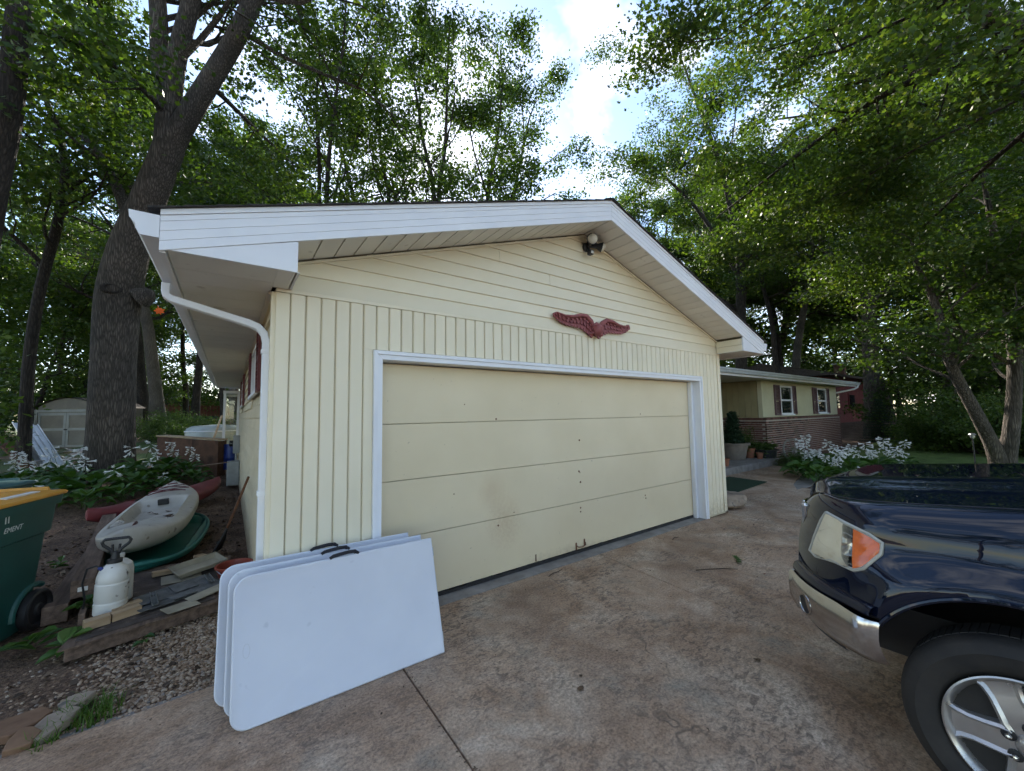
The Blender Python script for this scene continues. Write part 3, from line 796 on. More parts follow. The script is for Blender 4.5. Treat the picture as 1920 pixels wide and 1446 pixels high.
bd.tube([(3.30, -0.06, 2.70), (3.30, -0.085, 2.68), (3.30, -0.10, 2.65), (3.30, -0.095, 2.62), (3.30, -0.08, 2.595), (3.30, -0.06, 2.58)], [0.02, 0.05, 0.07, 0.066, 0.05, 0.02], 12)
body_ = bd.build('body', M['eagle'], eag, smooth=50)
hd = MB(); hd.tube([(3.30, -0.09, 2.675), (3.285, -0.105, 2.695), (3.262, -0.115, 2.70), (3.235, -0.115, 2.69), (3.215, -0.115, 2.675)], [0.03, 0.03, 0.026, 0.014, 0.004], 8)
hd.build('head', M['eagle'], eag, smooth=50)
ft = MB(); ft.tube([(3.26, -0.08, 2.61), (3.20, -0.07, 2.588), (3.17, -0.06, 2.59)], [0.018, 0.012, 0.006], 6); ft.tube([(3.34, -0.08, 2.61), (3.40, -0.07, 2.588), (3.43, -0.06, 2.59)], [0.018, 0.012, 0.006], 6)
ft.build('talons', M['eagle'], eag, smooth=50)
tl = MB()
for a in (-0.09, -0.045, 0, 0.045, 0.09): tl.extrude([(3.30 + a * .5 - .015, -0.055, 2.625), (3.30 + a * .5 + .015, -0.055, 2.625), (3.30 + a + .018, -0.045, 2.572), (3.30 + a - .018, -0.045, 2.572)], (0, 0.012, 0))
tl.build('tail', M['eagle'], eag)
MB().box(3.26, 3.34, -0.05, -0.0195, 2.62, 2.72).build('wall_mount', M['eagle'], eag)

# twin-head security light under the ridge
M['lampglass'] = pm('frosted_lamp_glass', [(0.62, 0.6, 0.53, 1), (0.72, 0.7, 0.62, 1)], scale=4, rough=0.18, bump=0.0, speck=(12, 0.66, (0.45, 0.42, 0.33, 1)))
sc_ = thing('security_light', 'twin flood lamp with motion sensor below the gable peak', 'outdoor light', (3.22, -0.02, 3.68))
MB().lathe([(0.055, 0), (0.055, 0.02), (0.04, 0.035), (0.0, 0.035)], 16, Matrix.Translation((3.22, -0.019, 3.66)) @ Matrix.Rotation(R(90), 4, 'X')).build('base_plate', M['black'], sc_, smooth=40)
def flood(c, d, sz):
    d = Vector(d).normalized(); mt_ = Matrix.Translation(c) @ d.to_track_quat('Z', 'Y').to_matrix().to_4x4()
    h = MB().lathe([(0.018 * sz, -0.13 * sz), (0.03 * sz, -0.10 * sz), (0.034 * sz, -0.05 * sz), (0.06 * sz, 0.0), (0.064 * sz, 0.012 * sz), (0.058 * sz, 0.012 * sz), (0.03 * sz, -0.03 * sz)], 18, mt_).build('lamp_head', M['black'], sc_, smooth=40)
    MB().lathe([(0.056 * sz, 0.004 * sz), (0.05 * sz, 0.03 * sz), (0.03 * sz, 0.05 * sz), (0.0, 0.056 * sz)], 18, mt_).build('lens', M['lampglass'], h, smooth=60)
flood((3.20, -0.15, 3.715), (-0.45, -0.85, -0.05), 1.1)
flood((3.40, -0.11, 3.68), (0.75, -0.55, -0.25), 0.95)
MB().tube([(3.22, -0.05, 3.665), (3.21, -0.09, 3.69), (3.205, -0.11, 3.70)], 0.014, 8).build('arm', M['black'], sc_, smooth=True)
MB().tube([(3.23, -0.05, 3.665), (3.30, -0.07, 3.67), (3.34, -0.085, 3.675)], 0.014, 8).build('arm', M['black'], sc_, smooth=True)
MB().tube([(3.22, -0.05, 3.65), (3.215, -0.075, 3.61), (3.215, -0.085, 3.585)], 0.016, 8).build('sensor_arm', M['black'], sc_, smooth=True)
se = MB().box(3.19, 3.25, -0.125, -0.065, 3.545, 3.60).build('sensor', M['black'], sc_, bevel=0.01)
MB().box(3.20, 3.24, -0.131, -0.1255, 3.552, 3.585).build('sensor_lens', M['lampglass'], se, bevel=0.002)
# ------------------------------------------------------------------ the house wing beyond the garage
HX0, HX1, HY = 14.10, 21.70, 2.45
house = thing('house', 'low ranch house wing with brick base, pale walls and shuttered windows', 'house', (18, HY, 0))
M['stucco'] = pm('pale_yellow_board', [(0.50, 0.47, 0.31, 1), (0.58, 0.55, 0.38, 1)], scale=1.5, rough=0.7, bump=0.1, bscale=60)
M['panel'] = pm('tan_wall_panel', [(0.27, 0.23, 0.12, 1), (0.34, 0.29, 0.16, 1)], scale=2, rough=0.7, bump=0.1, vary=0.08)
M['mortar'] = pm('mortar', [(0.42, 0.37, 0.32, 1), (0.50, 0.45, 0.39, 1)], scale=14, rough=0.95, bump=0.3, rnd=False)
M['brick'] = pm('brick', [(0.10, 0.045, 0.038, 1), (0.17, 0.085, 0.068, 1)], scale=6, rough=0.9, bump=0.5, bscale=60, bdist=0.004, vary=0.62)
hw = MB()
hw.box(HX0, HX1, HY, HY + 0.12, 1.40, 2.64)
hw.box(HX1 - 0.12, HX1, HY + 0.121, 10.5, -0.05, 2.64)
hw.box(6.36, HX1, 10.501, 10.62, -0.05, 2.64)
hw.box(6.45, HX0 - 0.02, 5.6, 5.7, 0.1, 2.64)
hw.build('wall', M['stucco'], house)
wc = MB(); wc.box(HX0 + 0.05, HX1 - 0.06, HY - 0.075, HY - 0.005, -0.05, 1.385); wc.box(HX0 + 0.05, HX0 + 0.12, HY - 0.0, 5.6, -0.05, 1.385)
bwall = wc.build('brick_base', M['mortar'], house)
# running-bond bricks: nearest ones singly, the far end of the wall as one mass
bl, bh, bj = 0.197, 0.056, 0.018
me_b = MB().box(0, bl, 0, 0.05, 0, bh).mesh('brick', bevel=0.004, seg=1); me_b.materials.append(M['brick'])
me_bh = MB().box(0, bl / 2 - bj / 2, 0, 0.05, 0, bh).mesh('brick', bevel=0.004, seg=1); me_bh.materials.append(M['brick'])
me_bs = MB().box(0, 0.05, 0, bl, 0, bh).mesh('brick', bevel=0.004, seg=1); me_bs.materials.append(M['brick'])
me_cap = MB().box(0, 0.086, 0, 0.12, 0, 0.075).mesh('brick', bevel=0.004, seg=1); me_cap.materials.append(M['brick'])
spots = []
row = 0; z = 0.02
while z + bh < 1.31:
    x = HX0 + (0 if row % 2 == 0 else -(bl + bj) / 2)
    while x < HX1 - 0.06:
        if x < HX0 - 0.01: spots.append((HX0, HY - 0.095, z, 'h'))
        elif x + bl > HX1: spots.append((x, HY - 0.095, z, 'h'))
        else: spots.append((x, HY - 0.095, z, 'f'))
        x += bl + bj
    row += 1; z += bh + bj
spots.sort(key=lambda s_: (s_[0] - HX0) * 1.0 + (0.0 if s_[2] > 0.5 else 2.2))
far = MB(); cnt = 0
for (x, y, z, k) in spots:
    if cnt < 232:
        o = put('brick', me_b if k == 'f' else me_bh, None, bwall); o.location = (x, y, z); cnt += 1
    else:
        far.box(x, x + (bl if k == 'f' else bl / 2 - bj / 2), y, y + 0.05, z, z + bh)
row = 0; z = 0.02
while z + bh < 1.31:                                  # side of the wing, facing the porch
    y = HY - 0.044 + (0.1 if row % 2 else 0.0)
    while y + bl < 4.4:
        if z > 0.95 and cnt < 262:
            o = put('brick', me_bs, None, bwall); o.location = (HX0, y, z); cnt += 1
        else: far.box(HX0, HX0 + 0.05, y, y + bl, z, z + bh)
        y += bl + bj
    row += 1; z += bh + bj
x = HX0 - 0.03; n_ = 0
while x < HX1 - 0.02:
    if cnt < 299:
        o = put('brick', me_cap, None, bwall); o.location = (x, HY - 0.118, 1.312); cnt += 1
    else: far.box(x, x + 0.086, HY - 0.118, HY + 0.0, 1.312, 1.387)
    x += 0.0985
y = HY + 0.01
while y < 4.4: far.box(HX0 - 0.03, HX0 + 0.09, y, y + 0.086, 1.312, 1.387); y += 0.0985
fo = far.build('brick_courses', M['brick'], bwall); fo['kind'] = 'stuff'
# side panelling above the brick, facing the porch
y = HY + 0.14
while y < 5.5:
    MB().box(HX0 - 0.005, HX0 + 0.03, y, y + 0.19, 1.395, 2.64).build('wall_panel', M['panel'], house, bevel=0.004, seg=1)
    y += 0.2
MB().box(HX0 - 0.012, HX0 + 0.06, HY - 0.012, HY + 0.125, 1.392, 2.64).build('corner_post', M['stucco'], house, bevel=0.004)
def house_window(x0, x1, z0, z1):
    t = 0.06; f = MB(); y0, y1 = HY - 0.045, HY + 0.03
    for a, b_, c, d in ((x0, x1, z0, z0 + t), (x0, x1, z1 - t, z1), (x0, x0 + t, z0 + t, z1 - t), (x1 - t, x1, z0 + t, z1 - t)): f.box(a, b_, y0, y1, c, d)
    zm = (z0 + z1) / 2; f.box(x0 + t, x1 - t, y0 + 0.015, y1, zm - 0.03, zm + 0.03)
    wi = f.build('window', M['white'], house, bevel=0.003)
    MB().box(x0 + t, x1 - t, HY - 0.012, HY - 0.004, z0 + t, zm - 0.03).build('pane', M['darkglass'], wi)
    MB().box(x0 + t, x1 - t, HY - 0.012, HY - 0.004, zm + 0.03, z1 - t).build('pane', M['darkglass'], wi)
    MB().box(x0 - 0.03, x1 + 0.03, HY - 0.09, HY - 0.046, z0 - 0.03, z0 + 0.02).build('sill', M['white'], wi)
def flat_shutter(x0, x1, z0, z1):
    f = MB(); fr = 0.05
    f.box(x0, x0 + fr, HY - 0.05, HY - 0.005, z0, z1); f.box(x1 - fr, x1, HY - 0.05, HY - 0.005, z0, z1)
    for zq in (z0, (z0 + z1) / 2 - 0.03, z1 - 0.06): f.box(x0 + fr, x1 - fr, HY - 0.05, HY - 0.005, zq + .0005, zq + 0.0595)
    sh = f.build('shutter', M['mauve'], house)
    z_ = z0 + 0.075
    while z_ < z1 - 0.08:
        if abs(z_ + 0.02 - (z0 + z1) / 2) > 0.055:
            MB().obox(((x0 + x1) / 2, HY - 0.026, z_ + 0.015), (x1 - x0 - 2 * fr, 0.006, 0.05), rx(R(35))).build('slat', M['mauve'], sh)
        z_ += 0.05
for x0 in (15.52, 19.18):
    house_window(x0, x0 + 1.06, 1.47, 2.50)
    flat_shutter(x0 - 0.47, x0 - 0.02, 1.46, 2.52); flat_shutter(x0 + 1.08, x0 + 1.45, 1.46, 2.52)
# eave, gutter, roof
EY = 1.86
MB().box(6.40, 22.3, EY + 0.03, HY + 3.2, 2.645, 2.665).build('soffit', M['soffit'], house)
MB().box(6.40, 22.3, EY, EY + 0.03, 2.60, 2.80).build('fascia', M['white'], house, bevel=0.003)
M['gutter_grey'] = pm('weathered_white_gutter', [(0.46, 0.49, 0.49, 1), (0.58, 0.60, 0.60, 1)], scale=3, rough=0.5, bump=0.05)
prof = [(0, 0), (0.075, 0), (0.092, 0.03), (0.094, 0.055), (0.118, 0.085), (0.122, 0.125), (0.112, 0.125), (0.11, 0.092), (0.086, 0.058), (0.07, 0.006), (0.004, 0.006), (0.004, 0.12), (0, 0.12)]
hg = MB().extrude([(6.42, EY - a_ - 0.001, 2.66 + b_) for a_, b_ in prof], (15.95, 0, 0)).build('gutter', M['gutter_grey'], house)
MB().extrude([(22.37, EY - a_ - 0.001, 2.66 + b_) for a_, b_ in [(0, 0), (0.075, 0), (0.092, 0.03), (0.094, 0.055), (0.118, 0.085), (0.122, 0.125), (0, 0.125)]], (0.003, 0, 0)).build('end_cap', M['white'], hg)
MB().tube([(22.2, EY - 0.05, 2.66), (22.18, EY - 0.05, 2.58), (22.10, EY + 0.05, 2.50), (21.84, HY + 0.12, 2.34), (21.76, HY + 0.30, 2.26), (21.75, HY + 0.32, 0.1)], 0.042, 8).build('downspout', M['white'], house, smooth=50)
rs = 0.20; nC = 24; Rl = 4.8; rm = MB()
me_sh = {}
for i in range(nC):
    a, b_ = EY - 0.03 + Rl * i / nC, EY - 0.03 + Rl * (i + 1) / nC + 0.01
    z0, z1 = 2.80 + rs * (a - EY), 2.80 + rs * (b_ - EY)
    cr = MB(); random.seed(40 + i)
    x = 6.43
    while x < 22.45:
        wd = min(random.uniform(0.24, 0.34), 22.47 - x); dz = random.uniform(0.008, 0.016); dyy = random.uniform(-0.006, 0.006)
        cr.add([(x, a + dyy, z0 + dz), (x + wd - 0.006, a + dyy, z0 + dz), (x + wd - 0.006, b_, z1 + 0.003), (x, b_, z1 + 0.003), (x, a + dyy, z0), (x + wd - 0.006, a + dyy, z0)], [(0, 1, 2, 3), (4, 5, 1, 0)])
        x += wd
    o = cr.build('shingle_course', M['shingle_brown'], house, recalc=False)
    o['kind'] = 'stuff'
MB().add([(6.42, EY - 0.02, 2.79), (22.47, EY - 0.02, 2.79), (22.47, 6.66, 3.76), (6.42, 6.66, 3.76), (22.47, 11.3, 2.79), (6.42, 11.3, 2.79)], [(0, 1, 2, 3), (3, 2, 4, 5)]).build('roof_deck', M['shingle_brown'], house)
MB().extrude([(22.3, EY + 0.02, 2.66), (22.3, 6.66, 3.74), (22.3, 11.2, 2.66)], (0.03, 0, 0)).build('gable_end', M['stucco'], house)

# porch, step and the things standing on it
porch = structure(MB().extrude([(8.2, 1.80, -0.05), (13.3, 1.80, -0.05), (13.9, 2.15, -0.05), (14.05, 5.5, -0.05), (8.2, 5.5, -0.05)], (0, 0, 0.21)).build('porch', M['concrete_grey'], bevel=0.02))
M['turf'] = pm('artificial_turf', [(0.008, 0.03, 0.012, 1), (0.016, 0.05, 0.02, 1)], scale=30, rough=0.95, bump=0.9, bscale=300, bdist=0.01)
tag(MB().extrude([(7.55, 0.58, 0.003), (9.75, 0.72, 0.003), (9.85, 1.60, 0.003), (7.6, 1.62, 0.003)], (0, 0, 0.014)).build('door_mat', M['turf'], bevel=0.004), 'dark green turf mat on the path to the porch', 'mat')
def rock_mesh(seed, r_, sq=(1, 1, .7), n=2):
    bm = bmesh.new(); bmesh.ops.create_icosphere(bm, subdivisions=n, radius=r_)
    rn = np.random.RandomState(seed); dirs = rn.normal(size=(9, 3)); dirs /= np.linalg.norm(dirs, axis=1)[:, None]; lim = rn.uniform(0.55, 0.95, 9)
    for v in bm.verts:
        p = np.array(v.co)
        for d, l in zip(dirs, lim):
            t = p @ d - l * r_
            if t > 0: p = p - d * t * 0.85
        v.co = Vector(p * np.array(sq) * (1 + 0.05 * rn.normal()))
    me = bpy.data.meshes.new('rock'); bm.to_mesh(me); bm.free(); return me
M['rock'] = pm('field_stone', [(0.19, 0.14, 0.10, 1), (0.36, 0.29, 0.22, 1)], scale=5, rough=0.9, bump=0.5, bscale=30, bdist=0.01, speck=(8, 0.62, (0.11, 0.10, 0.085, 1)))
o = put('boulder', rock_mesh(5, 0.36, (1.05, 0.75, 0.5), 3), M['rock']); o.location = (6.78, 0.16, 0.13); o.rotation_euler = (0, 0, 0.3)
tag(o, 'tan boulder beside the right corner of the garage', 'rock')
M['pot'] = pm('clay_planter', [(0.15, 0.125, 0.10, 1), (0.23, 0.19, 0.15, 1)], scale=5, rough=0.8, bump=0.3)
M['terracotta'] = pm('terracotta', [(0.23, 0.085, 0.045, 1), (0.33, 0.14, 0.075, 1)], scale=6, rough=0.85, bump=0.2)
M['potsoil'] = pm('potting_soil', [(0.02, 0.014, 0.01, 1), (0.04, 0.03, 0.02, 1)], scale=30, rough=1, bump=0.5)
def pot(name, label, loc, r1, r2, h, mat, cat='planter'):
    t = thing(name, label, cat, loc); T = Matrix.Translation(loc)
    MB().lathe([(r2 * .96, 0), (r2, 0.01), (r1 * .92, h * .86), (r1 * 1.06, h * .87), (r1 * 1.08, h), (r1 * .96, h), (r1 * .93, h * .9)], 24, T).build('pot', mat, t, smooth=35)
    MB().lathe([(0.0, h * .9), (r1 * .94, h * .9)], 24, T).build('soil', M['potsoil'], t)
    return t
p1 = pot('large_planter', 'large round clay planter with a dark evergreen on the porch', (12.35, 2.62, 0.16), 0.42, 0.30, 0.50, M['pot'])
pot('terracotta_pot', 'small terracotta pot at the left of the porch edge', (10.6, 2.05, 0.16), 0.11, 0.08, 0.2, M['terracotta'], 'pot')
pot('terracotta_pot', 'terracotta pot standing right of the large planter', (13.0, 2.45, 0.16), 0.15, 0.11, 0.30, M['terracotta'], 'pot')
pot('terracotta_pot', 'small terracotta pot close to the black tub planter', (12.98, 2.16, 0.16), 0.10, 0.075, 0.18, M['terracotta'], 'pot')
tub = pot('black_tub_planter', 'low black tub of pale leaved plants below the brick corner', (13.5, 2.28, 0.16), 0.42, 0.36, 0.26, M['black'])
# ------------------------------------------------------------------ folding tables leaning at the door
M['table'] = pm('blow_moulded_plastic', [(0.60, 0.62, 0.68, 1), (0.66, 0.68, 0.73, 1)], scale=2.2, rough=0.42, rough2=0.52, bump=0.10, bscale=160, bdist=0.0015, speck=(9, 0.69, (0.55, 0.57, 0.62, 1)))
M['table_side'] = pm('plastic_table_rear', [(0.55, 0.56, 0.58, 1), (0.66, 0.67, 0.69, 1)], scale=4, rough=0.5, bump=0.1, bscale=100)
M['strap'] = pm('black_webbing', [(0.008, 0.008, 0.012, 1), (0.02, 0.02, 0.026, 1)], scale=40, rough=0.8, bump=0.6, bscale=300)
TW, TH, TT = 1.22, 0.76, 0.043
def half_outline(w_, h_, r_, n=8, ins=0.0):
    """left corners rounded, right side (the fold) square"""
    P = []
    for cx, cz, a0 in ((r_, h_ - r_, 90), (r_, r_, 180)):
        P += [(cx + (r_ - ins) * math.cos(R(a0 + 90 * i / n)), cz + (r_ - ins) * math.sin(R(a0 + 90 * i / n))) for i in range(n + 1)]
    P += [(w_ - ins, ins), (w_ - ins, h_ - ins)]
    return P
def folding_table(label):
    t = thing('folding_table', label, 'folding table', (0, 0, 0), 'folding tables leaning at the garage door')
    for k, (y0, nm) in enumerate(((0.0, 'table_top_half'), (TT + 0.006, 'table_top_half'))):
        o1 = half_outline(TW, TH, 0.085); o2 = half_outline(TW, TH, 0.085, ins=0.006); o3 = half_outline(TW, TH, 0.085, ins=0.022)
        mb = MB(); s = 1 if k == 0 else -1; ya = y0 if k == 0 else y0 + TT
        V = []
        lay = [(o3, ya + s * 0.0035), (o3 if False else half_outline(TW, TH, 0.085, ins=0.016), ya + s * 0.0005), (o2, ya), (o1, ya + s * 0.008), (o1, ya + s * (TT - 0.006)), (o2, ya + s * TT)]
        n = len(o1)
        for ol, yy in lay: V += [(a, yy, b_) for a, b_ in ol]
        F = [tuple(range(n))] + [(i * n + j, i * n + (j + 1) % n, (i + 1) * n + (j + 1) % n, (i + 1) * n + j) for i in range(len(lay) - 1) for j in range(n)] + [tuple(reversed(range((len(lay) - 1) * n, len(lay) * n)))]
        mb.add(V, F)
        hf = mb.build(nm, M['table'], t, smooth=30)
        if k == 0:
            mb = MB(); mb.tube([(0.068 + 0.016 * math.cos(a), 0.0032, 0.37 + 0.035 * math.sin(a)) for a in np.linspace(0, 2 * math.pi, 25)], 0.0012, 5); mb.build('moulded_mark', M['table_side'], hf)
    hm = MB(); hx, hz = 0.60, TH
    hm.sweep([(hx - 0.085, 0.016, hz - 0.004), (hx - 0.065, 0.012, hz + 0.008), (hx - 0.02, 0.008, hz + 0.013), (hx + 0.03, 0.008, hz + 0.016), (hx + 0.07, 0.012, hz + 0.014), (hx + 0.088, 0.016, hz - 0.004)], [(-0.020, -0.008), (-0.006, -0.011), (0.008, -0.010), (0.020, -0.006), (0.020, 0.008), (0.004, 0.012), (-0.020, 0.008)])
    hm.build('handle', M['strap'], t, smooth=30)
    for zc in (0.10, TH - 0.10):
        MB().box(TW - 0.004, TW + 0.006, 0.008, 2 * TT, zc - 0.03, zc + 0.03).build('hinge', M['steel'], t, bevel=0.003)
    return t
t1 = folding_table('front white folding table of the three leaning at the door')
t2 = dup(t1, label='middle white folding table of the leaning stack of three')
t3 = dup(t1, label='rearmost white folding table of the stack, against the door')
lean = math.atan2(0.235, 0.72)
for t, (x, y, w_) in ((t1, (-0.205, -0.635, 0.013)), (t2, (-0.232, -0.50, 0.02)), (t3, (-0.278, -0.365, 0.028))):
    t.location = (x, y, 0.004); t.rotation_euler = (-(lean + (0 if t is t1 else 0.02 if t is t2 else 0.06)), 0.0, -w_)

# ------------------------------------------------------------------ pickup truck
M['paint'] = pm('navy_car_paint', [(0.003, 0.0055, 0.016, 1), (0.0045, 0.008, 0.021, 1)], scale=2, rough=0.6, bump=0.0, coat=1.0, spec=0.0, metal=0.0)
M['chrome'] = pm('chrome', [(0.50, 0.48, 0.47, 1), (0.62, 0.60, 0.58, 1)], scale=3, rough=0.10, rough2=0.2, metal=1.0, bump=0.0)
M['wheel_metal'] = pm('polished_alloy', [(0.40, 0.385, 0.37, 1), (0.55, 0.53, 0.51, 1)], scale=6, rough=0.2, rough2=0.4, metal=0.8, bump=0.04, bscale=120)
M['tyre'] = pm('tyre_rubber', [(0.012, 0.0115, 0.011, 1), (0.030, 0.026, 0.022, 1)], scale=9, rough=0.75, bump=0.2, bscale=90, bdist=0.003)
M['cavity'] = pm('shadow_black', [(0.003, 0.003, 0.003, 1), (0.006, 0.006, 0.006, 1)], scale=6, rough=0.9, bump=0.0, spec=0.1)  # shade behind the wheel spokes, painted as a near-black colour
M['amber'] = pm('amber_lens', [(0.62, 0.10, 0.012, 1), (0.75, 0.15, 0.02, 1)], scale=30, rough=0.12, bump=0.25, bscale=90, bdist=0.003, coat=0.6)
M['lampgasket'] = pm('lamp_rim', [(0.33, 0.32, 0.27, 1), (0.45, 0.44, 0.38, 1)], scale=8, rough=0.3, bump=0.0)
M['reflector'] = pm('lamp_reflector', [(0.22, 0.23, 0.23, 1), (0.42, 0.43, 0.42, 1)], scale=9, rough=0.08, metal=0.9, bump=0.6, bscale=22, bdist=0.012)
def lens_mat():
    mt, nt, b = nmat('hazy_headlamp_lens'); ln = nt.links.new
    nt.nodes.remove(b)
    tr = N(nt, 'ShaderNodeBsdfTransparent'); tr.inputs['Color'].default_value = (0.92, 0.93, 0.90, 1)
    gl = N(nt, 'ShaderNodeBsdfGlossy', Roughness=0.05)
    df = N(nt, 'ShaderNodeBsdfDiffuse'); df.inputs['Color'].default_value = (0.62, 0.62, 0.55, 1)
    fr = N(nt, 'ShaderNodeFresnel', IOR=1.45)
    a = nt.nodes.new('ShaderNodeMixShader'); a.inputs[0].default_value = 0.10
    mx = nt.nodes.new('ShaderNodeMixShader')
    ln(tr.outputs[0], a.inputs[1]); ln(df.outputs[0], a.inputs[2])
    ln(fr.outputs[0], mx.inputs[0]); ln(a.outputs[0], mx.inputs[1]); ln(gl.outputs[0], mx.inputs[2])
    ln(mx.outputs[0], nt.nodes['Material Output'].inputs['Surface'])
    return mt
M['lens'] = lens_mat()

TX, FY = 2.20, -2.27        # left flank plane, foremost point (the truck faces the garage)
HUBU, HUBZ, AR = 0.85, 0.374, 0.485   # wheel centre behind the nose, arch radius
truck = thing('pickup_truck', 'dark navy pickup truck with chrome bumper facing the garage', 'pickup truck', (TX + 1, FY - 2.5, 0))
def inset(u, z):
    """how far the flank stands in from its widest plane"""
    s = 0.02
    if u < 0.52:                                       # nose corner, rounder higher up
        t = 1 - max(u, 0) / 0.52
        s += (0.34 + 0.10 * sstep(0.6, 1.15, z)) * t ** 2.4
    s += 0.05 * sstep(0.86, 1.02, z) + 0.16 * max(0, (z - 1.02) / 0.2) ** 2      # shoulder rolls in
    s += 0.05 * sstep(0.62, 0.42, z)
    d = math.hypot(u - HUBU, z - HUBZ - 0.035)
    s -= 0.045 * math.exp(-((d - AR - 0.03) / 0.085) ** 2) * sstep(0.22, 0.47, u) * (1 if d > AR - 0.1 else 1)
    return s
def top_z(u): return 1.155 + 0.115 * sstep(-0.1, 1.5, u) - 0.08 * (max(0, 0.16 - u) / 0.16) ** 2
def hood_z(v, u):
    """bonnet height at v metres in from the flank"""
    c = top_z(u)
    t = sstep(0.16, 0.50, v)
    bulge = 0.045 * sstep(0.42, 0.56, v)
    return c + 0.035 * t + bulge - 0.02 * max(0, 0.3 - u) / 0.3
def P3(u, s, z): return (TX + s, FY - u, z)
us = list(np.linspace(0.0, 0.3, 16)) + list(np.linspace(0.32, 2.0, 64))
zs = list(np.linspace(0.46, 1.02, 25))
top_n = 26
LP = [(0.205, 1.085), (0.30, 1.066), (0.41, 1.037), (0.452, 1.012), (0.447, 0.965), (0.385, 0.885), (0.345, 0.862), (0.25, 0.868), (0.15, 0.845), (0.112, 0.855), (0.135, 0.93), (0.172, 1.03)]  # lamp outline (u, z)
def in_poly(p, poly):
    c = False; n = len(poly)
    for i in range(n):
        (x1, y1), (x2, y2) = poly[i], poly[(i + 1) % n]
        if (y1 > p[1]) != (y2 > p[1]) and p[0] < (x2 - x1) * (p[1] - y1) / (y2 - y1) + x1: c = not c
    return c
def side_pts(u):
    row = []
    for z in zs: row.append((u, z))
    return row
def col_z(u, k):                     # beyond the vertical part: roll over the shoulder to the bonnet
    return None
def section(u):
    pts = []
    for z in zs: pts.append(P3(u, inset(u, z), z))
    s1 = inset(u, 1.02); zt = top_z(u)
    # shoulder as quarter ellipse from (s1,1.02) to (s1+0.15, zt)
    for i in range(1, 9):
        a = R(90 * i / 8)
        pts.append(P3(u, s1 + 0.13 * (1 - math.cos(a)), 1.02 + (zt - 1.02) * math.sin(a)))
    for i in range(1, 15):
        v = 0.13 + (1.0 - s1 - 0.13) * i / 14
        pts.append(P3(u, s1 + v, hood_z(s1 + v, u)))
    return pts
rows = []
for u in us:
    rows.append(section(u))
nS = len(zs); nP = len(rows[0])
# snap flank vertices near the arch onto its circle
Vb = [list(r_) for r_ in rows]
for i, u in enumerate(us):
    for j, z in enumerate(zs):
        dx, dz = u - HUBU, z - (HUBZ + 0.035)
        d = math.hypot(dx, dz)
        if d < AR + 0.012 and d > AR - 0.022:
            k = AR / d; u2, z2 = HUBU + dx * k, HUBZ + 0.035 + dz * k
            Vb[i][j] = P3(u2, inset(u2, z2), z2)
def body_half(mirror):
    mb = MB(); f = (lambda p: (2 * (TX + 1.0) - p[0], p[1], p[2])) if mirror else (lambda p: p)
    V = [f(p) for r_ in Vb for p in r_]; F = []
    for i in range(len(us) - 1):
        for j in range(nP - 1):
            if j < nS - 1:
                uc, zc = (us[i] + us[i + 1]) / 2, (zs[j] + zs[j + 1]) / 2
                if math.hypot(uc - HUBU, zc - HUBZ - 0.035) < AR - 0.004: continue
                if uc < HUBU and zc < 0.69: continue            # bumper zone
                if in_poly((uc, zc), LPS): continue
            else:
                if j < nS + 5:
                    q4 = [Vb[i][j], Vb[i + 1][j], Vb[i + 1][j + 1], Vb[i][j + 1]]
                    zc = sum(p[2] for p in q4) / 4; uc = (us[i] + us[i + 1]) / 2
                    if in_poly((uc, zc), LPS): continue
            F.append((i * nP + j, i * nP + j + 1, (i + 1) * nP + j + 1, (i + 1) * nP + j))
    mb.add(V, F); return mb
def on_side(u, z, off=0.0):
    s1 = inset(u, 1.02)
    if z <= 1.02: s = inset(u, z)
    else:
        zt = top_z(u); q_ = min(0.999, (z - 1.02) / (zt - 1.02)); s = s1 + 0.13 * (1 - math.sqrt(1 - q_ * q_))
    p = P3(u, s, z)
    nx = -1.0; ny = 0.55 * max(0, 1 - u / 0.6)
    l_ = math.hypot(nx, ny)
    return (p[0] + nx / l_ * off, p[1] + ny / l_ * off, p[2])
LPS = [(0.28 + (a - 0.28) * 0.88, 0.96 + (b_ - 0.96) * 0.88) for a, b_ in LP]
bodies = []
